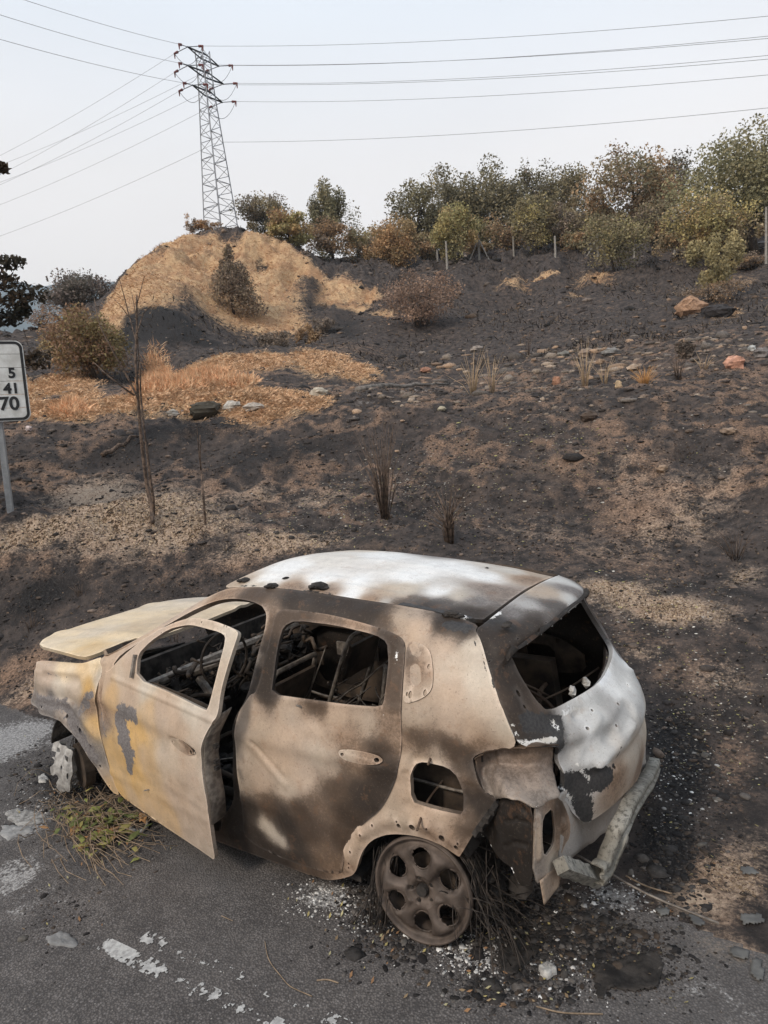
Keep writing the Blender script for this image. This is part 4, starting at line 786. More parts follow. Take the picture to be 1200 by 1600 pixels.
c00 = P3(body, (782, 1249)); c10 = plane(834, 1262, 0, -.63); c11 = plane(832, 1382, 0, -.61); c01 = P3(body, (757, 1300))
c01b = plane(767, 1343, 1, .79)
def bilin(name, P, bulge):
    P = [np.asarray(p, float) for p in P]; nrm = np.cross(P[1]-P[0], P[3]-P[0]); nrm /= np.linalg.norm(nrm)
    if nrm@(CAM-P[0]) < 0: nrm = -nrm
    def f(u, v):
        u = np.asarray(u, float)[..., None]; v = np.asarray(v, float)[..., None]
        return (1-u)*(1-v)*P[0]+u*(1-v)*P[1]+u*v*P[2]+(1-u)*v*P[3]+nrm*bulge*(np.sin(np.clip(u, 0, 1)*math.pi)+.3*np.sin(v*5))
    f.__name__ = name; RNGS[name] = ((-.6, 1.4), (-.4, 1.4)); SCL[name] = (np.linalg.norm(P[1]-P[0]), np.linalg.norm(P[3]-P[0])); return f
cs = bilin('corner', [c00, c10, c11, c01b], .022)
panel('rear_corner_panel', cs, [(783, 1250), (800, 1245), (818, 1250), (833, 1262), (833, 1320), (832, 1381), (818, 1384), (807, 1374), (801, 1354), (785, 1344), (770, 1325), (764, 1308), (748, 1304), (765, 1276)], step=.010, thick=.006, parent=CAR, dent=.010, seed=71, smooth_it=1,
      tone=[(800, 1262, 'M'), (820, 1275, 'BM'), (775, 1285, 'B'), (800, 1300, 'B'), (825, 1320, 'B'), (790, 1335, 'D'), (815, 1360, 'D'), (750, 1302, 'MG'), (832, 1375, 'B')], crisp=[('ash', (753, 1303), (770, 1322), .008, .62), ('ash', (800, 1353), (812, 1378), .006, .6)],
      feats=[((792, 1284), (808, 1280), .007, .010), ((808, 1280), (826, 1286), .007, .010), ((790, 1322), (806, 1315), .007, .010), ((806, 1315), (826, 1320), .007, .010), ((818, 1262), (824, 1270), .012, .01)])
ps = bilin('pillar', [c10, plane(874, 1243, 0, -.66), plane(875, 1345, 0, -.66), plane(833, 1381, 0, -.62)], .012)
panel('rear_pillar', ps, [(834, 1263), (850, 1252), (874, 1243), (905, 1272), (912, 1290), (880, 1322), (874, 1345), (856, 1366), (834, 1384)], [[(848, 1276), (863, 1262), (866, 1290), (865, 1318), (850, 1340), (847, 1310)]], step=.010, thick=.008, parent=CAR, dent=.010, seed=73, smooth_it=1,
      tone=[(838, 1270, 'NG'), (860, 1252, 'M'), (840, 1320, 'N'), (838, 1365, 'NG'), (872, 1300, 'M'), (872, 1265, 'B'), (860, 1350, 'NP'), (895, 1285, 'M')], feats=[((842, 1275), (842, 1340), .012, .012), ((870, 1262), (870, 1325), .012, .010), ((878, 1285), (880, 1290), .02, .018)], crisp=[('ash', (836, 1262), (850, 1254), .014, .6)])
mb = MB(); mb.box((-.52, .66, .62), (.02, .2, .3)); mb.build('slot_backing', M_BLACK, CAR)
quad('rear_panel', [plane(872, 1243, 0, -.66), (-.76, -.55, .60), (-.76, -.55, .10), plane(872, 1356, 0, -.66)], M_BODY, ('WGN', .25, 0, .2), nu=40, nv=16, dent=.012, seed=75, feats=[((.2, .2), (.25, .8), .04, .015), ((.5, .5), (.6, .5), .1, .02), ((.35, .1), (.33, .7), .03, -.012)])
# torn flap hanging under the corner
quad('torn_flap', [plane(843, 1376, 0, -.64), plane(877, 1345, 0, -.66), plane(872, 1385, 0, -.67), plane(849, 1413, 0, -.65)], M_BODY, ('MN', .1, 0, 0), nu=8, nv=8, seed=76)
# dark hinged bracket strip beside the arch
mb = MB(); a = P3(body, (779, 1252))+[-.005, .012, 0]; b = P3(body, (744, 1303))+[0, .012, 0]
mb.tube([a, b], .018, 4); 
for k in (.25, .5, .75): mb.box(a*(1-k)+b*k+[0, .012, 0], (.03, .012, .02))
mb.build('corner_bracket', M_BLACK, CAR)
# ---- bumper beam
ctr = [plane(935, 1368, 0, -.80), plane(948, 1352, 0, -.815), plane(962, 1318, 0, -.84), plane(973, 1290, 0, -.86), plane(988, 1258, 0, -.865), plane(1005, 1232, 0, -.85), plane(1018, 1212, 0, -.82), plane(1024, 1196, 0, -.80)]
def smooth_path(P, n=6):
    P = np.array(P); t = np.arange(len(P)); T = np.linspace(0, len(P)-1, (len(P)-1)*n+1)
    return np.stack([pc(T, t, P[:, k]) for k in range(3)], 1)
cp = smooth_path(ctr); V = []; prof = [(.034, .042), (-.020, .040), (-.027, .016), (-.008, .008), (-.008, -.008), (-.027, -.016), (-.020, -.040), (.034, -.042)]
for i, p in enumerate(cp):
    d = cp[min(i+1, len(cp)-1)]-cp[max(i-1, 0)]; d /= np.linalg.norm(d); o_ = np.cross(d, [0, 0, 1]); o_ /= np.linalg.norm(o_)
    if o_[0] < 0: o_ = -o_
    up_ = np.cross(o_, d); up_ = up_ if up_[2] > 0 else -up_
    for a, b in prof: V.append(p+o_*a+up_*b+[0, 0, .004*math.sin(i*.9)])
n = len(prof); F = [[i*n+k, i*n+k+1, (i+1)*n+k+1, (i+1)*n+k] for i in range(len(cp)-1) for k in range(n-1)]
bo = mesh('bumper_beam', V, F, M_BEAM, CAR); md = bo.modifiers.new('t', 'SOLIDIFY'); md.thickness = .006; md.offset = 0
mb = MB(); a = plane(876, 1352, 0, -.70); b = plane(938, 1374, 0, -.78)
mb2 = []
for k in range(9):
    t = k/8; mb2.append(a*(1-t)+b*t)
mb.tube(mb2, [.046 if k % 2 else .041 for k in range(9)], 4); mb.build('crush_can', M_BEAM, CAR)
mb = MB(); mb.tube([plane(1005, 1225, 0, -.70), plane(1018, 1205, 0, -.78)], .045, 4); mb.build('crush_can', M_BEAM, CAR)
mb = MB(); mb.tube([plane(985, 1215, 0, -.66), plane(1010, 1190, 0, -.70)], .05, 8); mb.build('exhaust_silencer', M_BLACK, CAR)
# ---- rear wheel: pressed six-hole rim
def wheel_rim(name, center, tilt_y, tilt_x, R=.245, mat=M_RIM):
    nr, na = 40, 144; rs = np.linspace(.03, R, nr); V = []; F = []
    def prof(r):                                   # outward offset
        return pc(np.array([r]), [0, .03, .05, .09, .15, .19, .215, .228, .236, .245], [-.02, -.02, -.004, .0, .006, .0, -.022, -.016, .004, .0])[0]
    def hole(r, a):
        k = round((a-.52)/(math.pi/3)); da = a-.52-k*math.pi/3; x = r*math.cos(da)-.152; y = r*math.sin(da)
        return (x/.052)**2+(y/(.046+.2*max(0, x)))**2
    def lug(r, a):
        k = round(a/(2*math.pi/5)); da = a-k*2*math.pi/5; return math.hypot(r*math.cos(da)-.056, r*math.sin(da))
    pos = {}
    for i, r in enumerate(rs):
        for j in range(na):
            a = 2*math.pi*j/na; h = hole(r, a); z = prof(r)
            sw = (a*3/math.pi+.35) % 2                # paired spokes: every other one stands proud
            z += .017*(1/(1+math.exp(-(abs(sw-1)-.5)*22)))*(1 if .07 < r < .21 else 0)
            z -= .022*math.exp(-(max(0, h-1))*2.2)*(h >= 1)
            if lug(r, a) < .012: z -= .014
            V.append([r*math.cos(a), z, r*math.sin(a)])
    # push grid points onto the hole rims so that the edges are round
    V = np.array(V); keep = np.ones(len(V), bool)
    for i in range(nr):
        for j in range(na):
            r = rs[i]; a = 2*math.pi*j/na; h = hole(r, a)
            if h < 1:
                if h > .55:
                    k = round((a-.52)/(math.pi/3)); ac = .52+k*math.pi/3; c = np.array([.152*math.cos(ac), 0, .152*math.sin(ac)])
                    p = V[i*na+j]; q = c+(p-c)/math.sqrt(h); V[i*na+j] = [q[0], p[1]-.022, q[2]]
                else: keep[i*na+j] = False
    for i in range(nr-1):
        for j in range(na):
            f = [i*na+j, i*na+(j+1) % na, (i+1)*na+(j+1) % na, (i+1)*na+j]
            if all(keep[f]): F.append(f)
    b0 = len(V); ext = []                           # barrel
    for (r, z) in ((.245, -.002), (.248, -.02), (.225, -.04), (.205, -.10), (.215, -.17), (.24, -.185)):
        for j in range(na): a = 2*math.pi*j/na; ext.append([r*math.cos(a), z, r*math.sin(a)])
    V = np.concatenate([V, ext])
    for i in range(5):
        for j in range(na): F.append([b0+i*na+j, b0+i*na+(j+1) % na, b0+(i+1)*na+(j+1) % na, b0+(i+1)*na+j])
    cy, sy = math.cos(tilt_x), math.sin(tilt_x); cz, sz = math.cos(tilt_y), math.sin(tilt_y)
    Rx = np.array([[1, 0, 0], [0, cy, -sy], [0, sy, cy]]); Rz = np.array([[cz, -sz, 0], [sz, cz, 0], [0, 0, 1]])
    V = V@Rx.T@Rz.T+np.asarray(center)
    o = mesh(name, V, F, mat, CAR); md = o.modifiers.new('t', 'SOLIDIFY'); md.thickness = .007; md.offset = -1
    return o, (Rz@Rx)
WC = np.array([-.062, .872, .203])
rw, RWm = wheel_rim('rear_wheel', WC, math.radians(4), math.radians(7))
def wloc(v, c=WC, R=RWm): return R@np.asarray(v, float)+c
mb = MB(); mb.tube([wloc((0, -.05, 0)), wloc((0, .004, 0))], [.034, .026], 16); mb.build('hub_cap', M_BLACK, rw)
mb = MB(); mb.tube([wloc((0, -.12, 0)), wloc((0, -.10, 0))], .135, 24); mb.build('brake_disc', M_INNER, rw)
for k in range(5):
    mb = MB(); a = k*2*math.pi/5; mb.tube([wloc((.056*math.cos(a), -.022, .056*math.sin(a))), wloc((.056*math.cos(a), -.008, .056*math.sin(a)))], .007, 6); mb.build('wheel_bolt', M_BLACK, rw)
mb = MB(); mb.tube([(-.05, .6, .2), (-.05, -.6, .2)], .045, 8); mb.build('rear_axle', M_BLACK, CAR)
# right wheels, mostly hidden
for cx in (-.06, 2.63):
    mb = MB(); mb.tube([(cx, -.82, .2), (cx, -.66, .2)], .23, 28); mb.build('rear_wheel' if cx < 1 else 'front_wheel', M_RIM, CAR)
# ---- front wheel: a melted spoke stump on the hub
fc = plane(100, 1200, 1, .86)
FWZ = [(285, 830), (330, 828), (352, 862), (400, 880), (442, 902), (428, 960), (432, 1020), (438, 1088), (420, 1130), (418, 1240), (392, 1236), (362, 1190), (332, 1152), (300, 1080), (268, 1112), (238, 1112), (215, 1082), (228, 1010), (250, 950), (288, 985), (302, 958), (270, 902), (262, 866)]
hol = [[(302, 868), (326, 872), (336, 910), (318, 915)], [(372, 930), (400, 950), (398, 1000), (385, 985)], [(335, 1022), (352, 1030), (352, 1068), (338, 1060)], [(385, 1085), (402, 1090), (398, 1140), (386, 1130)]]
cvt = lambda L_: [(30+a/5.217, 1000+b/5.217) for a, b in L_]
def fw_surf(u, v):
    u = np.asarray(u, float); v = np.asarray(v, float); r = np.hypot(u-2.70, v-.16)
    return np.stack([u, .905-1.2*np.clip(r-.05, 0, 1)**1.6+.01*np.sin(u*60), v], -1)
RNGS['fw_surf'] = ((2.3, 3.1), (-.2, .6)); SCL['fw_surf'] = (1, 1)
PAL['L'] = (.4, .38, .35)
fw = panel('front_wheel', fw_surf, cvt(FWZ), [cvt(h) for h in hol], step=.012, thick=.05, mat=M_ALU, parent=CAR, tone=[('p', 2.7, .1, 'L'), ('p', 2.8, .1, 'L')], dent=.006, seed=14, smooth_it=2)
fcw = np.array([2.63, .70, .20])
mb = MB(); mb.tube([(2.64, .80, .2), (2.62, .74, .2)], .15, 24); mb.build('brake_disc', M_INNER, CAR)
mb = MB(); mb.tube([(2.62, .78, .2), (2.60, .50, .22)], .05, 8); mb.build('hub_carrier', M_INNER, CAR)
# ---- cabin: dash beam, steering column, seats, wiring
mb = MB(); mb.tube([(1.93, .72, .84), (1.90, .2, .86), (1.92, -.72, .84)], .032, 8); mb.build('dash_beam', M_STEEL, CAR)
mb = MB(); mb.tube([(1.90, .38, .82), (1.62, .38, .93)], [.035, .026], 8); mb.tube([(1.85, .38, .78), (1.7, .42, .7)], .03, 6); mb.build('steering_column', M_STEEL, CAR)
mb = MB(); pts = [(1.60+.03*math.cos(a), .38+.17*math.cos(a), .95+.17*math.sin(a)) for a in np.linspace(0, 2*math.pi, 25)]; mb.tube(pts, .009, 6); 
for a in (0, 2.2, 4.1): mb.tube([(1.61, .38, .94), (1.60+.03*math.cos(a), .38+.17*math.cos(a), .95+.17*math.sin(a))], .008, 5)
mb.build('steering_wheel_frame', M_INNER, CAR)
mb = MB()
r = np.random.default_rng(4)
for k in range(60):
    p = np.array([r.uniform(1.70, 2.05), r.uniform(-.65, .7), r.uniform(.62, .88)]); P = [p]
    for j in range(6): p = p+np.array([r.uniform(-.05, .05), r.uniform(-.10, .10), r.uniform(-.06, .05)]); P.append(p)
    mb.tube(smooth_path(P, 3), r.choice([.004, .006, .010, .016]), 5)
tag(mb.build('wiring_loom', M_INNER, CAR, smooth=True), kind='stuff')
mb = MB()
for k in range(60):
    mb.rock((r.uniform(1.75, 2.08), r.uniform(-.68, .7), r.uniform(.55, .80)), r.uniform(.02, .08, 3), k)
tag(mb.build('dash_debris', M_BLACK, CAR), kind='stuff')
def seat(cy, cx, lean, w=.46):
    P = lambda x, y, z: np.array([cx+x, cy+y, z]); mb = MB(); h = w/2
    top = P(-.28-lean, 0, 1.02)
    L_ = [P(0, -h, .30), P(-.12-lean*.3, -h, .6), P(-.22-lean*.8, -h*.9, .92), P(-.25-lean, -h*.6, 1.0), P(-.25-lean, h*.6, 1.0), P(-.22-lean*.8, h*.9, .92), P(-.12-lean*.3, h, .6), P(0, h, .30)]
    mb.tube(smooth_path(L_, 4), .015, 6)
    so_ = mb.build('seat_back_frame', M_STEEL, CAR, smooth=True)
    mb = MB(); mb.tube(smooth_path([P(0, -h, .30), P(.25, -h, .33), P(.48, -h*.9, .34), P(.5, 0, .34), P(.48, h*.9, .34), P(.25, h, .33), P(0, h, .30)], 4), .016, 6)
    for s_ in (-1, 1): mb.box(P(.2, s_*h, .2), (.5, .03, .06)); 
    mb.build('seat_base_frame', M_INNER, CAR, smooth=True)
    for k in range(5):
        mb = MB(); t = .42+.11*k; x = -.05-.30*(t-.35)-lean*(t-.3); mb.tube([P(x, -h, t), P(x+.015, -h*.3, t+.012), P(x+.015, h*.3, t-.012), P(x, h, t)], .005, 5); mb.build('spring_wire', M_INNER, so_)
    V = []; F = []
    mb = MB(); mb.box(P(-.20-lean*.7, 0, .80), (.02, w*.8, .26), np.array([[math.cos(.35), 0, -math.sin(.35)], [0, 1, 0], [math.sin(.35), 0, math.cos(.35)]])); mb.build('seat_back_plate', M_INNER, so_)
seat(.38, 1.30, .05); seat(-.38, 1.30, .05); seat(.30, .42, .02, .62); seat(-.36, .42, .0, .5)
mb = MB()
for k in range(10):
    y = -.6+.13*k; p = np.array([.35+r.uniform(-.1, .1), y, .28]); P = [p]
    for j in range(5): p = p+np.array([r.uniform(-.02, .12), r.uniform(-.08, .08), r.uniform(0, .10)]); P.append(p)
    mb.tube(smooth_path(P, 3), .006, 5)
P = [P3(body, (575, 1085))+[0, -.28, -.05], P3(body, (590, 1050))+[0, -.25, -.02], P3(body, (606, 1030))+[0, -.22, 0]]
tag(mb.build('bent_spring', M_STEEL, CAR, smooth=True), kind='stuff')
for yy in (.62, .55):                               # curved rear inner wheel arch ribs seen through the rear window
    mb = MB(); mb.tube([(.42*math.cos(a)+.05, yy, .52+.40*math.sin(a)) for a in np.linspace(.3, 2.2, 16)], .014, 6); mb.build('inner_arch_rib', M_STEEL, CAR, smooth=True)
mb = MB(); mb.box((-.02, .60, .66), (.5, .10, .35), taper=.8); mb.build('inner_arch', M_INNER, CAR)
mb = MB(); mb.box((-.02, -.60, .66), (.5, .12, .4), taper=.8); mb.build('inner_arch', M_INNER, CAR)
mb = MB(); mb.box((.08, 0, .78), (.04, 1.3, .10)); mb.box((.10, .1, .72), (.03, .12, .3)); mb.build('boot_crossbar', M_STEEL, CAR)
mb = MB()
for k in range(140):
    mb.rock((r.uniform(-.5, 1.9), r.uniform(-.72, .72), r.uniform(.13, .3)), r.uniform(.02, .10, 3)*np.array([1, 1, .6]), k+100)
for k in range(50):
    mb.rock((r.uniform(-.45, .1), r.uniform(-.45, .5), r.uniform(.45, .62)), r.uniform(.03, .12, 3), k+300)
tag(mb.build('cabin_ash_debris', M_BLACK, CAR), kind='stuff')
mb = MB(); q = P3(gate, (885, 1040)); mb.box((-.25, .02, .70), (.35, .12, .03), np.array([[.8, -.6, 0], [.6, .8, 0], [0, 0, 1]])); mb.box((-.30, -.1, .66), (.16, .2, .10)); mb.build('fallen_bracket', M_STEEL, CAR)
# roof bows under the roof skin
for x in (.1, .6, 1.1):
    mb = MB(); mb.tube([(x, y, full_roof(np.array([x]), np.array([y/.6]))[0][2]-.035) for y in np.linspace(-.56, .56, 9)], .016, 4); mb.build('roof_bow', M_INNER, CAR)
# roof debris
FLK = []
for (px, py, s_) in ((383, 908, .03), (425, 917, .03), (500, 918, .045), (508, 921, .02), (447, 904, .015), (704, 962, .03), (716, 966, .02), (761, 888, .01), (785, 992, .02), (795, 975, .018)):
    p = P3(full_roof, (px, py)); mb = MB(); mb.rock(p+[0, 0, s_*.25], (s_*1.3, s_, s_*.45), int(px)); mb.rock(p+[s_*.7, s_*.4, s_*.15], (s_*.7, s_*.8, s_*.3), int(px)+1)
    tag(mb.build('char_flake', M_BLACK), kind='stuff') if 0 else FLK.append((px, mb.build('char_flake', M_BLACK)))

FL = {383: 'small flat char crust at the front left corner of the roof', 425: 'thin char crust on the roof above the open door', 500: 'largest black char lump near the roof edge above the rear door', 508: 'small char crumb behind the largest black lump on the roof', 447: 'tiny dark splinter on the front of the white roof',
      704: 'grey crust on the sooty rear left part of the roof', 716: 'small crumb beside the grey crust at the rear left of the roof', 761: 'tiny char speck on the white roof near its rear', 785: 'small char crust on the dark left end of the spoiler', 795: 'second char crust on the spoiler, nearer the window'}
for k, o in FLK: tag(o, FL[k], 'char flake')

mb = MB()
for k in range(46):
    p = np.array([r.uniform(.1, 1.5), r.uniform(-.6, .65), r.uniform(.25, .6)]); P = [p]; d0 = r.normal(size=3)*[.09, .09, .05]
    for j in range(5): p = p+d0+r.normal(size=3)*.03; P.append(p)
    mb.tube(smooth_path(P, 3), r.choice([.004, .006, .009]), 5)
tag(mb.build('bent_wire', M_STEEL, CAR, smooth=True), kind='stuff')
for k in range(7):
    x = .15+k*.26; mb = MB(); mb.box((x, -.70, r.uniform(.5, .9)), (.12, .02, .10)); mb.build('lining_bracket', M_STEEL if k % 2 else M_INNER, CAR)
mb = MB(); mb.tube(smooth_path([(.75, -.1, .35), (.72, -.12, .75), (.66, -.05, .88), (.6, .05, .86), (.62, .1, .6)], 4), .014, 6); mb.build('headrest_frame', M_STEEL, CAR, smooth=True)
mb = MB(); mb.tube(smooth_path([(.2, .55, .5), (.28, .5, .9), (.1, .45, 1.0)], 4), .012, 6); mb.build('belt_guide', M_STEEL, CAR, smooth=True)

mb = MB()
for k in range(26):
    p = np.array([r.uniform(-.45, .15), r.uniform(-.45, .45), r.uniform(.5, .75)]); P = [p]; d0 = r.normal(size=3)*[.07, .09, .05]
    for j in range(4): p = p+d0+r.normal(size=3)*.03; P.append(p)
    mb.tube(smooth_path(P, 3), r.choice([.006, .010, .016]), 5)
tag(mb.build('boot_wreckage', simple('rusted_scrap', (.07, .045, .032), (.20, .14, .10), 12, .8, .1, .4), CAR, smooth=True), kind='stuff')
mb = MB(); mb.box((-.15, .12, .72), (.34, .26, .012), np.array([[.8, -.55, .2], [.6, .8, 0], [-.1, .15, 1]])); mb.build('buckled_plate', M_STEEL, CAR)
# ------------------------------------------------------------------ vegetation
def veg_mat(name, rough=.8, transl=.25):
    s = NT(name, rough); k = s.n('ShaderNodeAttribute'); k.attribute_name = 'tone'; c = k.outputs['Color']
    h = s.n('ShaderNodeHueSaturation'); s.l(c, h.inputs['Color']); s.l(s.ramp(s.noise(3.5, 4), .3, .7, .75, 1.25), h.inputs['Value']); c = h.outputs[0]
    s.col(c); s.b.inputs['Specular IOR Level'].default_value = .15
    t = s.n('ShaderNodeBsdfTranslucent'); s.l(c, t.inputs[0]); m = s.n('ShaderNodeMixShader'); m.inputs[0].default_value = transl
    s.l(s.b.outputs[0], m.inputs[1]); s.l(t.outputs[0], m.inputs[2]); s.l(m.outputs[0], s.out.inputs[0]); return s.m
M_LEAF = veg_mat('foliage'); M_STRAW = veg_mat('dry_straw', .85, .2)
M_BARK = simple('dark_bark', (.045, .036, .03), (.10, .08, .065), 12, .95, 0, .6, .02)
M_BURNTWOOD = simple('scorched_wood', (.045, .034, .028), (.17, .12, .09), 20, .95, 0, .6, .01)
M_PALESTEM = simple('pale_dry_stem', (.17, .125, .085), (.30, .22, .15), 30, .9, 0, .3)
M_ROCK = simple('field_stone', (.13, .115, .10), (.29, .255, .225), 9, .95, 0, .9, .03, perobj=.25)
M_CLOD = simple('burnt_clod', (.03, .026, .024), (.13, .11, .095), 11, .95, 0, .7, .02)
def pt(px, py, D):
    az, z = azD(px, py, D); return np.array([CAM[0]+math.cos(az+YAW)*D, CAM[1]+math.sin(az+YAW)*D, z])
def leafcloud(C, R_, n, size, cols, rng, flat=.55, up=0.):
    """n leaf clumps round the centres C (k,3) with radii R_ (k,3)"""
    k = rng.integers(0, len(C), n); d = rng.normal(size=(n, 3)); d /= np.linalg.norm(d, axis=1)[:, None]
    r = rng.uniform(.15, 1.15, n)**.6
    P = C[k]+d*R_[k]*r[:, None]
    a = rng.normal(size=(n, 3)); a /= np.linalg.norm(a, axis=1)[:, None]; b = rng.normal(size=(n, 3)); b[:, 2] *= flat; b += np.array([0, 0, up])
    b -= a*(a*b).sum(1)[:, None]; b /= np.linalg.norm(b, axis=1)[:, None]+1e-9
    s = size*rng.uniform(.5, 1.3, n)
    asp = rng.uniform(.35, .8, n)
    V = np.stack([P-a*(s*asp)[:, None]-b*s[:, None]*.3, P+a*(s*asp)[:, None]*.6-b*s[:, None]*.6, P+a*(s*asp)[:, None]*.5+b*s[:, None], P-a*(s*asp)[:, None]*.7+b*s[:, None]*.5], 1).reshape(-1, 3)
    F = np.arange(n*4).reshape(n, 4)
    kc = rng.integers(0, len(cols), len(C)); cc = np.array(cols)[kc][k]*rng.uniform(.65, 1.35, n)[:, None]
    jit = rng.integers(0, len(cols), n); cc = np.where(rng.random(n)[:, None] < .25, np.array(cols)[jit], cc)
    return V, F, np.repeat(cc, 4, 0)
GREEN = [(.080, .080, .048), (.105, .10, .062), (.062, .062, .042)]; OLIVE = [(.13, .12, .07), (.10, .10, .06), (.16, .14, .09)]
YEL = [(.22, .20, .085), (.17, .17, .075), (.26, .20, .10)]; BROWN = [(.17, .115, .065), (.12, .085, .055), (.21, .15, .085)]; ORANGE = [(.25, .17, .09), (.21, .155, .085), (.19, .15, .08)]
GREY = [(.11, .095, .08), (.09, .08, .07), (.15, .125, .10)]; LIME = [(.17, .165, .08), (.145, .145, .075), (.20, .175, .09)]; DARK = [(.045, .042, .03), (.065, .055, .04), (.035, .032, .028)]
def tree(name, label, cat, base, top, w, D, cols, n=3800, leaf=.22, lobes=16, trunk=.12, kind='round', lean=0, grp='trees along the upper slope', crownfrom=.3, mat=None, stems=1, seed=None, bark=None):
    """base,top = seen pixels of foot and tip, w = crown width in pixels, D metres away"""
    rng = np.random.default_rng(seed if seed is not None else int(base[0]*7+top[1]))
    B = pt(base[0], base[1], D); gz = float(ground(B[0], B[1])); B[2] = gz-.05; T = pt(top[0], top[1], D)
    H = T[2]-B[2]; Wd = w*D/FPX/2
    root = empty(name, tuple(B), label, cat, grp)
    C = []; R_ = []; crownfrom = crownfrom*.62; lobes = int(lobes*1.5)
    for i in range(lobes):
        if kind == 'cone':
            u = rng.uniform(0, 1); rad = Wd*(1-u)**.75; a = rng.uniform(0, 6.28); z = crownfrom*H+(1-crownfrom)*H*u*.95
            C.append([math.cos(a)*rad*.6, math.sin(a)*rad*.6, z]); R_.append([rad*.42+.08, rad*.42+.08, H*.11])
        elif kind == 'brush':
            a = rng.uniform(0, 6.28); u = rng.uniform(.1, 1); ct = rng.uniform(0, 1)
            r_ = Wd*math.sin(u*2.4)*.75; C.append([math.cos(a)*r_, math.sin(a)*r_, crownfrom*H+(1-crownfrom)*H*u*.88]); R_.append([Wd*.2, Wd*.2, H*.15])
        else:
            d = rng.normal(size=3); d /= np.linalg.norm(d); q = rng.uniform(.4, .95)
            C.append([d[0]*Wd*q, d[1]*Wd*q, H*(crownfrom+(1-crownfrom)*.5)+d[2]*H*(1-crownfrom)*.5*q])
            k = rng.uniform(.22, .46); R_.append([Wd*k, Wd*k, H*(1-crownfrom)*.5*k*1.15])
    C = np.array(C)+T*0; C[:, :2] += (T-B)[:2]*(C[:, 2]/H)[:, None]; R_ = np.array(R_)
    far_ = 1.0 if D < 28 else 1
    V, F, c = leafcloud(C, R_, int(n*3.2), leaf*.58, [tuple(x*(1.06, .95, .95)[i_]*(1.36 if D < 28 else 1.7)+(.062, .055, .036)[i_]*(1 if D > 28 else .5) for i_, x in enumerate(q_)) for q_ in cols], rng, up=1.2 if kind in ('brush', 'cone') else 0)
    mesh('crown', V, F, mat or M_LEAF, root, smooth=False, attrs={'tone': c}, loc=tuple(B))
    mb = MB()
    for s_ in range(stems):
        a0 = rng.uniform(0, 6.28); off_ = np.array([math.cos(a0), math.sin(a0), 0])*Wd*.5*(stems > 1)
        p = [np.array([0, 0, 0.])+off_*.08, (T-B)*.35*np.array([1, 1, 1])*[1, 1, 1]+[rng.normal()*.04*H, rng.normal()*.04*H, 0]+off_*.5, (T-B)*.8+off_]
        mb.tube(p, [trunk, trunk*.7, trunk*.2], 7)
    for k in range(min(lobes, 14)):
        u = rng.uniform(.2, .65); s0 = (T-B)*u; mb.tube([s0, (s0+C[k])*.5+[0, 0, -.05*H*.3], C[k]], [trunk*.4, trunk*.22, trunk*.08], 5)
    mesh('trunk', np.concatenate(mb.v), mb.f, bark or M_BARK, root, loc=tuple(B))
    return root
TS = 'tree'
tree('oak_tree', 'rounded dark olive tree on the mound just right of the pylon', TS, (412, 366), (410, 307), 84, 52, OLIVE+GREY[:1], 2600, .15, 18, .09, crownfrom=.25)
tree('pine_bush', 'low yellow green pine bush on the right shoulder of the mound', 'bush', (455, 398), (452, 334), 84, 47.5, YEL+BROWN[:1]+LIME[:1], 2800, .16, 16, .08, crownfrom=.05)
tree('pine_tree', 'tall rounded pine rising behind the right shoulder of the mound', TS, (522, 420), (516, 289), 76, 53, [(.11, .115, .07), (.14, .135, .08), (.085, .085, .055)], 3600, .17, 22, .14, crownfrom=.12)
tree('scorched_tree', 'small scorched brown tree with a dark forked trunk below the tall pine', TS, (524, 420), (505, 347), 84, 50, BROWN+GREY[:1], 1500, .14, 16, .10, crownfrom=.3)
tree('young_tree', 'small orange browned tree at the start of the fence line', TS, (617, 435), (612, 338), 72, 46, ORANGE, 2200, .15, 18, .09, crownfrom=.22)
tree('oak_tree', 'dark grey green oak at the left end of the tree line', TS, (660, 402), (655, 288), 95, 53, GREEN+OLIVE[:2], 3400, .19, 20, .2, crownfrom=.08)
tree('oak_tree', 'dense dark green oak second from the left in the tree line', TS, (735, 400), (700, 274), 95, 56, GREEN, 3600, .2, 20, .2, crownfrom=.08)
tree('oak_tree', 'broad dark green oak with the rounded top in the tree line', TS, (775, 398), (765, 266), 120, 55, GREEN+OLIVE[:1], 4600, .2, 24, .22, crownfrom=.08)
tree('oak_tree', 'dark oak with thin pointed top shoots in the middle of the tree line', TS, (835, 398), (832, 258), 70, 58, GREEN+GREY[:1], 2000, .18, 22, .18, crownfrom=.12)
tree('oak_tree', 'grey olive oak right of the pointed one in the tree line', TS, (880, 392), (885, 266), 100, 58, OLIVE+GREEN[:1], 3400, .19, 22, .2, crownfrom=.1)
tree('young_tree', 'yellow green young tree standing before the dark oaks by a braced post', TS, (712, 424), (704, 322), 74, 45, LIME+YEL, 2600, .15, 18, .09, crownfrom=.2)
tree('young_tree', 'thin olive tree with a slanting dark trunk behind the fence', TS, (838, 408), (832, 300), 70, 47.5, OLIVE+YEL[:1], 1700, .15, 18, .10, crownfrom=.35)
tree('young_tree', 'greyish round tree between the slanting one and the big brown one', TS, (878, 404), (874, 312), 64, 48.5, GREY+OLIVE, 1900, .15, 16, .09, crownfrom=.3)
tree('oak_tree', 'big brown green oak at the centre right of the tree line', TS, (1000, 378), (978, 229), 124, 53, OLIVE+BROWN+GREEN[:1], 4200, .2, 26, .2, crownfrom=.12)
tree('oak_tree', 'sparse dark tree showing sky through its crown', TS, (1046, 370), (1046, 232), 74, 59, DARK+GREEN[:1], 1300, .19, 20, .18, crownfrom=.3)
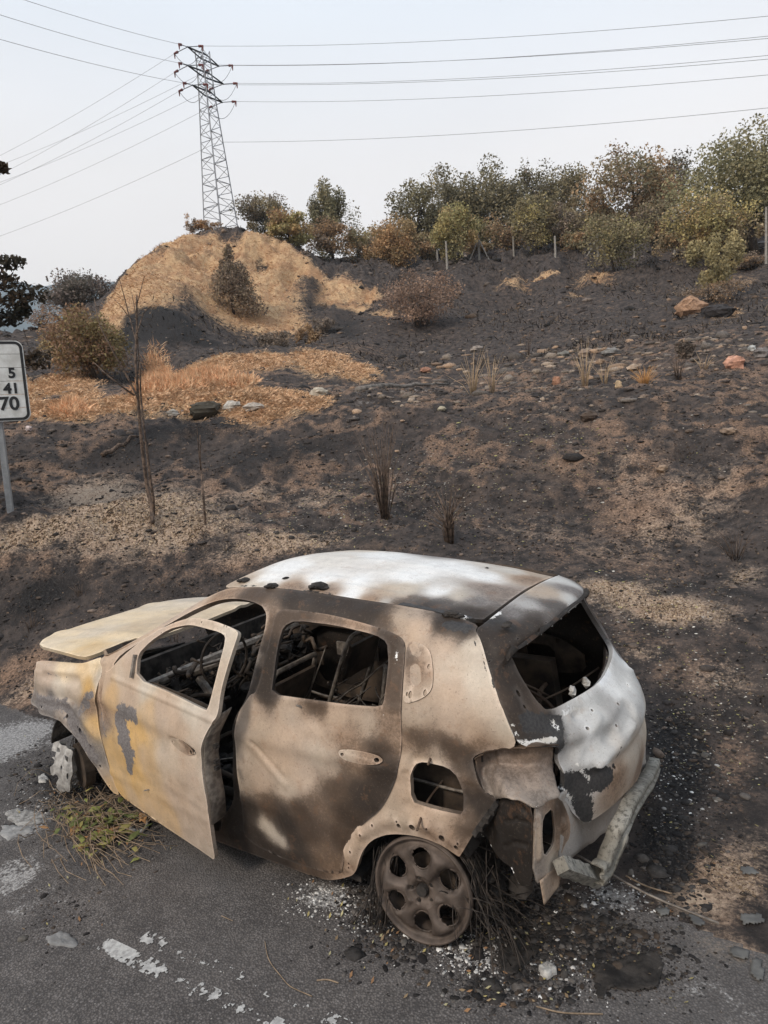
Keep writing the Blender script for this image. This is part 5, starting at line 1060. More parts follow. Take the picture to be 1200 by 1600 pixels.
tree('young_tree', 'green yellow sapling with a dark trunk standing furthest down the slope', TS, (961, 441), (957, 330), 96, 41.5, OLIVE+LIME[:2]+YEL[:1], 1700, .13, 24, .08, crownfrom=.25)
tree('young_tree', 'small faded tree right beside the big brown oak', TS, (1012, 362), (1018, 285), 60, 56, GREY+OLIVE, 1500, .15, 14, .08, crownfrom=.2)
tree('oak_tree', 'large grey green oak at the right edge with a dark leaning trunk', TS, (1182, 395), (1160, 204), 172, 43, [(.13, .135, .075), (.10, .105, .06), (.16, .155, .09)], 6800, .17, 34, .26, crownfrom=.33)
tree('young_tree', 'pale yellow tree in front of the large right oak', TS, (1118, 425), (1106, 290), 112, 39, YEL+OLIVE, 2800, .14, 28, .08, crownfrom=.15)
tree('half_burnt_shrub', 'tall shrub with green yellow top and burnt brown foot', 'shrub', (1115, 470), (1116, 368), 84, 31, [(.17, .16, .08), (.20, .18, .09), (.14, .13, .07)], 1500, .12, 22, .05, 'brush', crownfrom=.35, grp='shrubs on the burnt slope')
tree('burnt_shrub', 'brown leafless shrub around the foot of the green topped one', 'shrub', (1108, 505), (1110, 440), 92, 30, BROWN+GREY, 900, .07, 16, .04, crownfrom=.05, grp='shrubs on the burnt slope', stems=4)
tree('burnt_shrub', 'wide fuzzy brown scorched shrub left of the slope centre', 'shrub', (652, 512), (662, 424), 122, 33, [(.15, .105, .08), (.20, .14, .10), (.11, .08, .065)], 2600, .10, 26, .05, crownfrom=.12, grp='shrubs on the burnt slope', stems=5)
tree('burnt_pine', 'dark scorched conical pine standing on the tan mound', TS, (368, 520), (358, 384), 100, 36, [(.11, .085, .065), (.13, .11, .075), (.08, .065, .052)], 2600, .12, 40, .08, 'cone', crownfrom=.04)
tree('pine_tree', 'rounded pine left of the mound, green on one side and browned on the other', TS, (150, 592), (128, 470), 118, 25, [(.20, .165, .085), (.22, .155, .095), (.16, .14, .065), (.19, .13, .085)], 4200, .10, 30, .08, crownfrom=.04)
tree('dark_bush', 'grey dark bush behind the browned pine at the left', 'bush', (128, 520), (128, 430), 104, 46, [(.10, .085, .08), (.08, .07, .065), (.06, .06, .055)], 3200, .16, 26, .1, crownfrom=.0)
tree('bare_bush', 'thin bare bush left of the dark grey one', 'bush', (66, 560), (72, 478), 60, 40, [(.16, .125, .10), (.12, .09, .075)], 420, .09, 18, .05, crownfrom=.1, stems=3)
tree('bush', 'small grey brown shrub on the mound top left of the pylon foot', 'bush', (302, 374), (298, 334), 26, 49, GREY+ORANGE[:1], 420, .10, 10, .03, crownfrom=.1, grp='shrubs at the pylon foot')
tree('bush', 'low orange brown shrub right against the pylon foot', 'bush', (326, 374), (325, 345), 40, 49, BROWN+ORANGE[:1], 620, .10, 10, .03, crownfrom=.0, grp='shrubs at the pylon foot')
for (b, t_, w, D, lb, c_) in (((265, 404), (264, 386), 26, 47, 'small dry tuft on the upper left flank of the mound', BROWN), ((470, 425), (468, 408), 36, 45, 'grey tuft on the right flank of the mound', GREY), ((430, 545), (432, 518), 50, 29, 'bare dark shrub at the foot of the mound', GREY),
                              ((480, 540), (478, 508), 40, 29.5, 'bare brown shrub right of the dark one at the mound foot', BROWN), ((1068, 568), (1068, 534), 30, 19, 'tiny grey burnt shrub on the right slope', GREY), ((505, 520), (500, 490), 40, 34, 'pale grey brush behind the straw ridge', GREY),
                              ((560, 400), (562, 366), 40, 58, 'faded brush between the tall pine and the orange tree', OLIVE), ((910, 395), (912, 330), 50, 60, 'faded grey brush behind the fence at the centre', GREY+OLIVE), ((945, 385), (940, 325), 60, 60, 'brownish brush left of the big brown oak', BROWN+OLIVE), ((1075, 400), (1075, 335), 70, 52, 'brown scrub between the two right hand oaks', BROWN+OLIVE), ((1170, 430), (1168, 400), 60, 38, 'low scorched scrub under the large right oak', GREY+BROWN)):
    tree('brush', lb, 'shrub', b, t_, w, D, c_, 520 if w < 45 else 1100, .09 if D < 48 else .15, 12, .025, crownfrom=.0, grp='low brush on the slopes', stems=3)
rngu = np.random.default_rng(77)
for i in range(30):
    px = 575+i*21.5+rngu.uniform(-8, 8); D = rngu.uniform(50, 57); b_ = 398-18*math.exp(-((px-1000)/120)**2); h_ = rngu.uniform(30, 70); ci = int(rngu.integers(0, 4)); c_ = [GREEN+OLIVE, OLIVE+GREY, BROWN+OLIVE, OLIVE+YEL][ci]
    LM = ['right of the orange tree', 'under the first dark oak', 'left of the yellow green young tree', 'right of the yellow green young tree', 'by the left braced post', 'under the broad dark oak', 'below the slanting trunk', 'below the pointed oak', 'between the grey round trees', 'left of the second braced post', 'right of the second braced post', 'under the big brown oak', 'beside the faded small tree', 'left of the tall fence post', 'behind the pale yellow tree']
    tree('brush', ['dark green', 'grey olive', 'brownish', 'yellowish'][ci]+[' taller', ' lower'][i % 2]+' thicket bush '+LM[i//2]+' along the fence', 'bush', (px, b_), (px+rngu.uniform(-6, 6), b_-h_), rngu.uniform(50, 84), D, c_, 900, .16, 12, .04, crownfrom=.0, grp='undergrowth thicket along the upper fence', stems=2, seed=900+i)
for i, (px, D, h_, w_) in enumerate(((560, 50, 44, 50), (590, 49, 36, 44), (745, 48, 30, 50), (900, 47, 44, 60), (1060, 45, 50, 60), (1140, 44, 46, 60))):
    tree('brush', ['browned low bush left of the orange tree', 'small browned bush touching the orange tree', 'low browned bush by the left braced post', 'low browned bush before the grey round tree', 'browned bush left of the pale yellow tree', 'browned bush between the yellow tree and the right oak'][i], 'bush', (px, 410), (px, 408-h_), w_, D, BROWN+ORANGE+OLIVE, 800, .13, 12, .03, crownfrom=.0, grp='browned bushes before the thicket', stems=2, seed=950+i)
# scorched holm trees: near left branch clusters
B = pt(-70, 640, 13); root = empty('scorched_tree', (B[0], B[1], float(ground(B[0], B[1]))), 'dark withered leaf clusters on thin branches above the road sign', 'tree')
rng = np.random.default_rng(5); mb = MB()
cl = [((14, 410), 20, 9), ((6, 440), 22, 12), ((45, 458), 26, 15), ((8, 470), 26, 14), ((34, 485), 12, 10), ((12, 498), 20, 10), ((-50, 430), 22, 16), ((-60, 480), 22, 16), ((56, 562), 22, 14), ((2, 262), 8, 6), ((-70, 400), 22, 16)]
hub = [pt(-70, 640, 13), pt(-75, 540, 13), pt(-60, 470, 13), pt(-50, 400, 13)]
hub[0][2] = float(ground(hub[0][0], hub[0][1]))-.1
mb.tube(hub, [.09, .07, .05, .02], 7)
Cc, Rc = [], []
for (c_, rx, ry) in cl:
    c3 = pt(c_[0], c_[1], 13); Cc.append(c3); Rc.append([rx*13/FPX, rx*13/FPX, ry*13/FPX])
    s0 = hub[1] if c_[1] > 470 else hub[2]; mb.tube([s0, (s0+c3)/2+[0, 0, -.12], c3], [.03, .018, .008], 5)
mb.tube([pt(10, 490, 13), pt(35, 440, 13), pt(48, 455, 13)], .012, 5); mb.tube([pt(-10, 470, 13), pt(20, 470, 13), pt(30, 480, 13)], .009, 5)
V, F, c = leafcloud(np.array(Cc), np.array(Rc), 2600, .05, DARK+[(.085, .06, .04)], rng)
mesh('crown', V, F, M_LEAF, root, smooth=False, attrs={'tone': c}); mb.build('trunk', M_BARK, root, smooth=True)
# burnt saplings in front of the bank
def stick(name, label, cat, lines, mat, D, grp=None):
    b = pt(*lines[0][0][0], D); g = float(ground(b[0], b[1])); sh = g-b[2]
    root = empty(name, (b[0], b[1], g), label, cat, grp)
    for i, (pts_, rad) in enumerate(lines):
        mb = MB(); P = [pt(a, c_, D+(.15*math.sin(a*.7+i))) for a, c_ in pts_]; P = [p+[0, 0, sh] for p in P]
        if i == 0: P[0][2] -= .06
        mb.tube(smooth_path(P, 4) if len(P) > 2 else P, np.linspace(rad, rad*.35, (len(P)-1)*4+1 if len(P) > 2 else 2).tolist(), 6); mb.build('stem' if i == 0 else 'branch', mat, root, smooth=True)
    return root
stick('burnt_sapling', 'tall scorched sapling with two stems and bare branches before the straw', 'sapling',
      [([(240, 832), (236, 800), (226, 735), (219, 660), (215, 600), (216, 540), (216, 485)], .030), ([(242, 832), (240, 790), (231, 720), (223, 650), (221, 590)], .024), ([(218, 645), (200, 610), (175, 565), (158, 530), (150, 490)], .016), ([(212, 640), (190, 625), (165, 605), (150, 590)], .013),
       ([(216, 560), (205, 520), (196, 485), (188, 455)], .010), ([(216, 545), (226, 515), (240, 500)], .009), ([(220, 600), (216, 530), (208, 480)], .009), ([(216, 500), (224, 470), (228, 455)], .007), ([(205, 520), (190, 500), (180, 490)], .006)], M_BURNTWOOD, 9.6)
stick('burnt_sapling', 'short thin scorched stick right of the tall sapling', 'sapling', [([(323, 843), (320, 800), (316, 750), (315, 705)], .018), ([(316, 760), (312, 720), (310, 690)], .008)], M_BURNTWOOD, 9.2)
def fan(name, label, cat, px, py, D, n, hpx, wpx, mat, rad, seed, curve=.3, grp=None):
    rng = np.random.default_rng(seed); b = pt(px, py, D); b[2] = float(ground(b[0], b[1])); root = empty(name, tuple(b), label, cat, grp); k = D/FPX
    for i in range(n):
        a = rng.uniform(0, 6.28); s_ = rng.uniform(.2, 1); h = hpx*k*rng.uniform(.45, 1.0)*(1-.3*s_)
        tip = np.array([math.cos(a)*s_*wpx*k*.5, math.sin(a)*s_*wpx*k*.5, h]); o_ = np.array([math.cos(a), math.sin(a), 0])*rng.uniform(0, .05)
        mid_ = o_+tip*np.array([.5-curve*.5, .5-curve*.5, .55]); mb = MB(); mb.tube([b+o_-[0, 0, .03], b+mid_, b+o_+tip], [rad, rad*.8, rad*.25], 5); mb.build('stem', mat, root, smooth=True)
    return root
fan('burnt_shrub', 'fan of brown bare stems standing on the bank behind the car roof', 'shrub', 603, 828, 9.0, 34, 215, 105, M_BURNTWOOD, .007, 3)
fan('burnt_yucca', 'low clump of dark burnt pointed blades right of the tall bare stems', 'shrub', 703, 858, 8.0, 40, 110, 95, M_BURNTWOOD, .009, 4, curve=.8)
M_WEED = simple('dead_weed_stalk', (.34, .24, .15), (.50, .37, .24), 30, .9, 0, 0)
for i, (px, py, D, n, h, w, lb, m_) in enumerate(((740, 632, 14.5, 14, 90, 80, 'pale weed stalks on the terrace left of centre', M_PALESTEM), (770, 628, 14.8, 10, 70, 50, 'second bunch of pale weed stalks beside the first', M_PALESTEM), (825, 560, 24, 7, 62, 26, 'thin upright stalks on the burnt slope', M_BURNTWOOD),
        (915, 628, 14.6, 12, 82, 40, 'tall pale stalks left of the orange tuft', M_PALESTEM), (945, 624, 14.8, 9, 50, 50, 'short bent stalks next to the orange tuft', M_PALESTEM), (1100, 588, 16.5, 10, 30, 40, 'faint straw tuft on the right slope', M_PALESTEM), (270, 960, 7.4, 6, 30, 20, 'tiny charred twigs before the hood', M_BURNTWOOD),
        (50, 985, 8.4, 10, 34, 34, 'small charred sprig at the left above the fender', M_BURNTWOOD), (130, 955, 8.6, 8, 26, 26, 'small charred sprig over the hood front', M_BURNTWOOD), (1150, 850, 7.9, 16, 70, 150, 'fine tangled dry twigs on the right bank', M_BURNTWOOD), (1060, 600, 15.8, 10, 60, 40, 'thin grey stalks on the right slope', M_BURNTWOOD))):
    fan('weed', lb, 'weed', px, py, D, int(n*1.5), h, w, M_WEED if m_ is M_PALESTEM else m_, .0065 if D > 10 else .003, 20+i, grp='burnt weeds on the slope')
rt = fan('grass_tuft', 'small bright orange grass tuft on the terrace', 'grass tuft', 1007, 616, 14.3, 60, 42, 44, simple('orange_straw', (.55, .30, .12), (.42, .22, .08), 5), .0045, 9)
# straw and dry grass: blades all over the pale ground
def blades(name, mask, n, lo, hi, size, cols, seed, upr=.6, dmax=60, thin=.016):
    rng = np.random.default_rng(seed); w = mask*(DD > lo)*(DD < dmax)*DD**(.5); w = w.ravel(); w = w/w.sum(); k = rng.choice(len(w), n, p=w)
    i, j = np.unravel_index(k, GX.shape); x = GX.ravel()[k]+rng.normal(size=n)*.03*DD.ravel()[k]*.1; y = GY.ravel()[k]+rng.normal(size=n)*.03*DD.ravel()[k]*.1; z = ground(x, y)
    a = rng.uniform(0, 6.28, n); L_ = size*rng.uniform(.4, 1.5, n)*(1+DD.ravel()[k]/30); el = rng.uniform(.05, upr, n)*1.4
    d = np.stack([np.cos(a)*np.cos(el), np.sin(a)*np.cos(el), np.sin(el)], 1); s_ = np.stack([-np.sin(a), np.cos(a), 0*a], 1)
    P = np.stack([x, y, z-.01], 1); wd = (L_*thin+.00022*DD.ravel()[k])[:, None]
    V = np.stack([P-s_*wd, P+s_*wd, P+d*L_[:, None]*.6+s_*wd*.7+[0, 0, .01], P+d*L_[:, None]-[0, 0, .02]], 1).reshape(-1, 3)
    c = np.array(cols)[rng.integers(0, len(cols), n)]*rng.uniform(.7, 1.3, n)[:, None]
    return mesh(name, V, np.arange(n*4).reshape(n, 4), M_STRAW, None, smooth=False, attrs={'tone': np.repeat(c, 4, 0)})
sm = np.clip(straw-.45, 0, 1)*np.clip((DD-9)/3, 0, 1)*(GY < .0)
tag(blades('dry_grass', sm*np.clip(1.25-DD/32, .12, 1), 80000, 9, 56, .075, [(.58, .38, .23), (.50, .31, .18), (.42, .26, .155), (.66, .46, .30)], 3), 'flattened straw coloured dry grass covering the mound and the strip behind the bank', 'dry grass', kind='stuff')
tall = patches([(275, 600, 55, 10, 1.2), (320, 590, 40, 8, 1.1), (370, 600, 30, 8, .9), (110, 640, 26, 10, 1.1), (245, 590, 22, 8, .9)])
tag(blades('tall_grass', np.clip(tall-.25, 0, 1), 16000, 12, 26, .15, [(.68, .40, .23), (.60, .34, .19), (.72, .50, .31)], 4, upr=1.1, thin=.02), 'taller upright orange dry grass left of centre behind the bank', 'tall grass', kind='stuff')
sp_ = np.clip(sand-.35, 0, 1)*(DD < 11)*(GY < -.1)
tag(blades('straw_litter', sp_, 30000, 3, 11, .030, [(.48, .38, .27), (.38, .29, .20), (.26, .19, .13), (.14, .10, .08)], 6, upr=.25, thin=.035), 'fine straw litter on the verge and under the sign', 'straw', kind='stuff')
st_ = (GY < -.1)*(1-np.clip(straw*1.2+sand*.8, 0, 1))*np.clip(.45+fbm(GX, GY, .7, 4, 88), 0, 1)
tag(blades('burnt_stubble', st_, 70000, 4.5, 24, .035, [(.035, .028, .025), (.06, .045, .038), (.02, .018, .017), (.14, .10, .07), (.22, .16, .11)], 16, upr=.5, thin=.05), 'charred grass stubble and dead stalks over the burnt bank', 'stubble', kind='stuff')
tag(blades('burnt_scrub', np.clip(.3+fbm(GX, GY, 2.2, 4, 89), 0, 1)*(1-np.clip(straw*1.2+sand*.8, 0, 1)), 26000, 22, 56, .10, [(.05, .042, .038), (.09, .07, .055), (.16, .12, .085), (.035, .03, .028)], 17, upr=.9, thin=.06), 'charred scrub and stalks over the upper slope', 'scrub', kind='stuff')
# stones
ICO = None
def ico():
    t = (1+5**.5)/2; V = np.array([(-1, t, 0), (1, t, 0), (-1, -t, 0), (1, -t, 0), (0, -1, t), (0, 1, t), (0, -1, -t), (0, 1, -t), (t, 0, -1), (t, 0, 1), (-t, 0, -1), (-t, 0, 1)], float); V /= np.linalg.norm(V[0])
    F = np.array([(0, 11, 5), (0, 5, 1), (0, 1, 7), (0, 7, 10), (0, 10, 11), (1, 5, 9), (5, 11, 4), (11, 10, 2), (10, 7, 6), (7, 1, 8), (3, 9, 4), (3, 4, 2), (3, 2, 6), (3, 6, 8), (3, 8, 9), (4, 9, 5), (2, 4, 11), (6, 2, 10), (8, 6, 7), (9, 8, 1)])
    return V, F
def scatter(name, P, size, cols, mat, seed, flat=.6, sizes=None):
    rng = np.random.default_rng(seed); V0, F0 = ico(); n = len(P)
    s_ = (sizes if sizes is not None else size*rng.lognormal(0, .5, n)); sc3 = s_[:, None]*np.stack([rng.uniform(.7, 1.5, n), rng.uniform(.6, 1.2, n), rng.uniform(.35, .9, n)*flat*1.4], 1)
    a = rng.uniform(0, 6.28, n); J = V0[None]*(1+rng.uniform(-.28, .28, (n, 12)))[:, :, None]*sc3[:, None]
    X = J[..., 0]*np.cos(a)[:, None]-J[..., 1]*np.sin(a)[:, None]; Y = J[..., 0]*np.sin(a)[:, None]+J[..., 1]*np.cos(a)[:, None]
    V = np.stack([X, Y, J[..., 2]], -1)+P[:, None]; F = (F0[None]+12*np.arange(n)[:, None, None]).reshape(-1, 3)
    c = np.array(cols)[rng.integers(0, len(cols), n)]*rng.uniform(.7, 1.3, n)[:, None]
    return mesh(name, V.reshape(-1, 3), F, mat, None, smooth=False, attrs={'tone': np.repeat(c, 12, 0)})
def ton_mat(name, scale=30, rough=.95, bump=.5):
    s = NT(name, rough); k = s.n('ShaderNodeAttribute'); k.attribute_name = 'tone'; h = s.n('ShaderNodeHueSaturation'); s.l(k.outputs['Color'], h.inputs['Color'])
    s.l(s.ramp(s.noise(scale, 5), .3, .7, .65, 1.3), h.inputs['Value']); s.col(h.outputs[0]); s.bump(s.noise(scale*2, 5), bump, .008); return s.m
M_BITS = ton_mat('loose_bits'); M_STONE = ton_mat('stone_surface', 9)
def sample(mask, n, seed, lo=3, hi=60, pw=.0):
    rng = np.random.default_rng(seed); w = (mask*(DD > lo)*(DD < hi)*DD**(pw)).ravel(); w = w/w.sum(); k = rng.choice(len(w), n, p=w)
    x = GX.ravel()[k]+rng.normal(size=n)*.012*DD.ravel()[k]; y = GY.ravel()[k]+rng.normal(size=n)*.012*DD.ravel()[k]
    return np.stack([x, y, ground(x, y)], 1), DD.ravel()[k]
offroad = (GY < -.05).astype(float)
P, dd = sample(offroad, 26000, 41, 4.5, 17, 0); r_ = np.random.default_rng(3)
tag(scatter('burnt_clods', P, 1, [(.06, .05, .045), (.04, .035, .032), (.11, .085, .07), (.16, .12, .095), (.035, .03, .028)], M_BITS, 42, sizes=r_.lognormal(0, .55, len(P))*.0013*dd), 'burnt clods and gravel littering the bank behind the car', 'gravel', kind='stuff')
P, dd = sample(offroad*(1-np.clip(straw, 0, 1)), 9000, 43, 15, 50, .3); r_ = np.random.default_rng(4)
tag(scatter('slope_rubble', P, 1, [(.055, .045, .042), (.10, .082, .07), (.16, .13, .11), (.03, .027, .026), (.20, .14, .10)], M_BITS, 44, sizes=r_.lognormal(0, .6, len(P))*.0015*dd), 'small rubble and burnt lumps over the slope up to the fence', 'rubble', kind='stuff')
tm_ = patches([(860, 570, 160, 26, 1), (960, 560, 120, 26, 1), (1080, 545, 120, 30, .9), (700, 590, 120, 20, .7), (900, 600, 120, 16, .8), (1150, 620, 80, 16, .7), (620, 610, 80, 12, .6)])
P, dd = sample(tm_**1.4, 900, 143, 11, 34, 0); r_ = np.random.default_rng(14)
tag(scatter('terrace_stones', P, 1, [(.20, .165, .135), (.28, .22, .17), (.14, .12, .105), (.32, .22, .15), (.10, .085, .075)], M_BITS, 144, sizes=r_.lognormal(0, .6, len(P))*.0030*dd, flat=.55), 'heaped brown and tan stones along the terrace right of centre', 'stones', kind='stuff')
pm = patches([(680, 760, 160, 60, 1), (520, 800, 120, 40, .9), (820, 700, 200, 60, .8), (1100, 1100, 120, 100, .8), (1000, 950, 120, 60, .8)])
P, dd = sample(offroad*pm, 2600, 45, 4.5, 14); r_ = np.random.default_rng(5)
tag(scatter('pale_chips', P, 1, [(.34, .30, .25), (.48, .45, .40), (.24, .20, .16), (.36, .33, .14)], M_BITS, 46, sizes=r_.lognormal(0, .4, len(P))*.0010*dd, flat=.4), 'tiny pale chips and ash flecks on the dark bank', 'ash flecks', kind='stuff')
rocks = [((322, 648), 62, 26, 14.6, 'dark boulder at the front edge of the straw strip', (.07, .06, .045)), ((362, 640), 34, 18, 15.2, 'pale slab leaning beside the dark boulder', (.46, .42, .37)), ((398, 640), 44, 14, 15.4, 'flat light stone right of the pale slab', (.38, .33, .28)), ((498, 618), 30, 16, 16.5, 'broken pale concrete lump at the right end of the straw', (.40, .35, .28)), ((270, 648), 26, 10, 15, 'small light stone left of the dark boulder', (.42, .38, .33)),
         ((1147, 573), 30, 20, 17, 'pink orange lump on the right slope', (.50, .27, .19)), ((1175, 547), 14, 9, 19.5, 'small whitish stone above the pink lump', (.42, .42, .40)), ((955, 553), 26, 12, 20, 'grey stone on the rubble ridge', (.20, .19, .18)), ((912, 556), 22, 12, 20, 'brownish stone left of the grey one on the ridge', (.24, .18, .14)), ((990, 578), 24, 12, 17.5, 'tan stone above the orange tuft', (.36, .27, .20)),
         ((870, 600), 14, 16, 16, 'reddish upright stone left of the stalks', (.32, .17, .11)), ((966, 605), 12, 12, 15.4, 'tan cube like stone left of the orange tuft', (.44, .32, .20)), ((745, 548), 22, 10, 21.5, 'flat pale stone at the slope centre', (.27, .23, .20)), ((880, 558), 26, 12, 19.8, 'grey green stone on the ridge', (.17, .16, .14)), ((690, 640), 18, 7, 13, 'pale flake at the bank crest', (.42, .37, .27)),
         ((1138, 676), 24, 10, 10.8, 'brown broken stone on the right bank', (.26, .19, .14)), ((1120, 495), 46, 22, 28, 'dark rock heap below the half burnt shrub', (.045, .04, .04)), ((1080, 490), 50, 30, 28.5, 'rusty earth lump left of the dark rock heap', (.36, .22, .14)), ((660, 555), 16, 8, 22, 'small round stone on the burnt slope', (.24, .20, .17)), ((1190, 555), 24, 14, 19, 'grey stone at the right edge of the picture', (.19, .17, .16)),
         ((1178, 392), 54, 12, 44, 'pale rock outcrop under the large right oak', (.34, .33, .33)), ((45, 672), 12, 8, 14.8, 'small whitish stone beside the sign corner', (.48, .40, .38)), ((665, 580), 20, 8, 19, 'reddish brick fragment on the terrace', (.30, .16, .11)), ((1035, 735), 20, 10, 9.6, 'dusty stone on the reddish bank patch', (.24, .17, .12)), ((920, 655), 30, 16, 11.8, 'brown earth clod on the bank crest', (.09, .065, .05))]
for i, (c_, w_, h_, D, lb, col_) in enumerate(rocks):
    p = at(*c_) if abs(at(*c_)[0]) < 1e3 else atD(c_[0], c_[1], D); D2 = math.hypot(p[0]-CAM[0], p[1]-CAM[1])
    if abs(D2-D) > D*.4: p = atD(c_[0], c_[1], D); D2 = D
    k = D2/FPX; mb = MB(); mb.rock((p[0], p[1], p[2]+h_*k*.2), (w_*k*.5, w_*k*.36, h_*k*.55), 50+i, 9, 7)
    o = mb.build('rock', M_STONE); at_ = o.data.attributes.new('tone', 'FLOAT_COLOR', 'POINT'); at_.data.foreach_set('color', np.tile([*col_, 1], len(o.data.vertices)).astype(np.float32))
    md = o.modifiers.new('s', 'SUBSURF'); md.levels = 1; md.render_levels = 1; md.subdivision_type = 'SIMPLE'
    tag(o, lb, 'rock', 'stones scattered over the slope')
# fallen logs
for (a, b, D1, D2, r0, lb) in (((163, 742), (219, 708), 13.2, 13.6, .05, 'charred branch lying on the bank left of the sapling'), ((560, 634), (672, 604), 15.0, 17.5, .07, 'long grey fallen log on the terrace behind the bank'), ((600, 618), (700, 590), 16.5, 19, .05, 'thinner pale log behind the long one')):
    p = pt(*a, D1); q = pt(*b, D2); p[2] = float(ground(p[0], p[1]))+r0*.8; q[2] = float(ground(q[0], q[1]))+r0*.8; mb = MB(); n = 10
    P = [p*(1-t)+q*t for t in np.linspace(0, 1, n)]
    P = [np.array([x[0], x[1], max(x[2], float(ground(x[0], x[1]))+r0*.5)])+[0, 0, .02*math.sin(i*2)] for i, x in enumerate(P)]
    mb.tube(P, [r0*(1-.06*i) for i in range(n)], 8); tag(mb.build('fallen_log', M_BURNTWOOD if r0 < .06 and D1 < 14 else M_ROCK, smooth=True), lb, 'log')
# concrete fence posts, two of them braced
M_POST = simple('concrete_post', (.22, .20, .18), (.30, .28, .25), 10, .95, bump=.3)
def post(px, py0, py1, lb, brace=False):
    p = at(px, py0); D = math.hypot(p[0]-CAM[0], p[1]-CAM[1])
    if not 30 < D < 58: D = 46; p = atD(px, py0, D)
    k = D/FPX; h = (py0-py1)*k; t = empty('fence_post', tuple(p), lb, 'fence post', 'concrete posts of the old fence')
    mb = MB(); mb.box((0, 0, h/2-.1), (.11, .11, h+.2), taper=.8); mb.build('shaft', M_POST, t, loc=tuple(p)) if 0 else mesh('shaft', np.concatenate(mb.v)+p, mb.f, M_POST, t, smooth=False)
    if brace:
        nrm = (p-CAM)/np.linalg.norm(p-CAM); tn = np.array([-nrm[1], nrm[0], 0])
        for sg in (-1, 1):
            f = p+tn*sg*15*k; f[2] = float(ground(f[0], f[1]))-.05; mb = MB(); mb.tube([f, p+[0, 0, h*.85]], .05, 4); mb.build('brace', M_POST, t)
for (px, a, b, lb, br) in ((749, 406, 370, 'braced fence post left of centre with struts on both sides', 1), (803, 400, 372, 'thin fence post right of the left braced post', 0), (868, 402, 372, 'fence post between the two braced posts', 0), (934, 405, 372, 'second braced fence post, near the centre of the slope', 1), (991, 402, 360, 'fence post behind the green yellow sapling', 0),
                           (1054, 400, 352, 'tall fence post left of the pale yellow tree', 0), (1197, 412, 340, 'tall fence post at the right edge below the large oak', 0), (699, 420, 380, 'fence post beside the yellow green young tree', 0), (684, 410, 392, 'short fence post stub left of the young tree', 0), (178, 612, 594, 'small white marker post in the straw left of the sapling', 0), (1156, 408, 392, 'short stub post under the pale yellow tree', 0)):
    post(px, a, b, lb, br)
# ------------------------------------------------------------------ pylon
M_GALV = simple('galvanised_steel', (.27, .275, .29), (.36, .365, .38), 3, .6, .5, 0, perobj=.12)
M_DKST = simple('dark_arm_steel', (.07, .075, .085), (.11, .115, .125), 3, .6, .4, 0)
M_INS = simple('red_insulator', (.19, .06, .05), (.13, .04, .038), 5, .5, 0, 0)
M_CABLE = simple('cable', (.24, .24, .245), (.28, .28, .285), 3, .7, .3, 0)
PD = 50.0
pb = pt(347, 372, PD); ptop = pt(316, 80, PD); pb[2] = float(ground(pb[0], pb[1])); Hh = ptop[2]-pb[2]
PY = empty('lattice_pylon', tuple(pb), 'grey lattice electricity pylon with three cross arms on top of the mound', 'pylon')
armdir = pt(349, 130, PD+1.05)-pt(293.7, 104, PD-1.05); armdir[2] = 0; armdir /= np.linalg.norm(armdir); perp = np.array([-armdir[1], armdir[0], 0])
rot45 = [(armdir+perp)*.5, (armdir-perp)*.5, (-armdir-perp)*.5, (-armdir+perp)*.5]
def legp(k, u):                                      # u: 0 foot, 1 top
    c = pb*(1-u)+ptop*u; w = (1.55*(1-u)**1.0+.52*u) if u < .8 else .66
    w = 1.62*(1-min(u, .82)/.82)+.66*min(u, .82)/.82
    return c+rot45[k]*w*1.0
for k in range(4):
    mb = MB(); mb.tube([legp(k, u) for u in np.linspace(-.02, 1, 8)], .05, 4); mb.build('leg', M_GALV, PY)
NB = 22
for k in range(4):
    for i in range(NB):
        u0, u1 = i/NB, (i+1)/NB; a, b = (k, (k+1) % 4) if i % 2 else ((k+1) % 4, k)
        mb = MB(); mb.tube([legp(a, u0), legp(b, u1)], .021, 4, caps=False); mb.build('brace', M_GALV, PY)
        if i % 3 == 0:
            mb = MB(); mb.tube([legp(k, u0), legp((k+1) % 4, u0)], .02, 4, caps=False); mb.build('strut', M_GALV, PY)
ends = []
for (l, r_) in (((293.7, 77), (341.7, 100)), ((293.7, 104), (349, 130)), ((301, 136.5), (347, 156.7))):
    A = pt(*l, PD-1.0); Bq = pt(*r_, PD+1.2); zc = (A[2]+Bq[2])/2; A[2] = zc; Bq[2] = zc; mid = (A+Bq)/2
    mb = MB()
    for sg in (-1, 1):
        s0 = mid+perp*sg*.3
        mb.tube([A, s0, Bq], .06, 4); mb.tube([A, s0+[0, 0, .0], mid+[0, 0, .28]], .03, 4); mb.tube([Bq, s0, mid+[0, 0, .28]], .03, 4)
    mb.build('cross_arm', M_DKST, PY); ends.append((A, Bq))
def insulator(p, d, L_=1.25):
    d = d/np.linalg.norm(d); mb = MB(); mb.tube([p, p+d*L_], .025, 5); q = p+d*L_; o = mb.build('insulator', M_DKST, PY)
    mb = MB(); mb.tube([q-d*.30, q, q+[0, 0, -.32]], [.085, .07, .025], 8); mb.build('arcing_shield', M_INS, o); return q
WL = []
def wire(p, q, sag, label, r=.0105, n=26):
    P = [p*(1-t)+q*t-np.array([0, 0, sag*4*t*(1-t)]) for t in np.linspace(0, 1, n)]; mb = MB(); mb.tube(P, r, 4, caps=False); o = mb.build('power_line', M_CABLE, loc=None); tag(o, label, 'power line', 'power lines on the pylon')
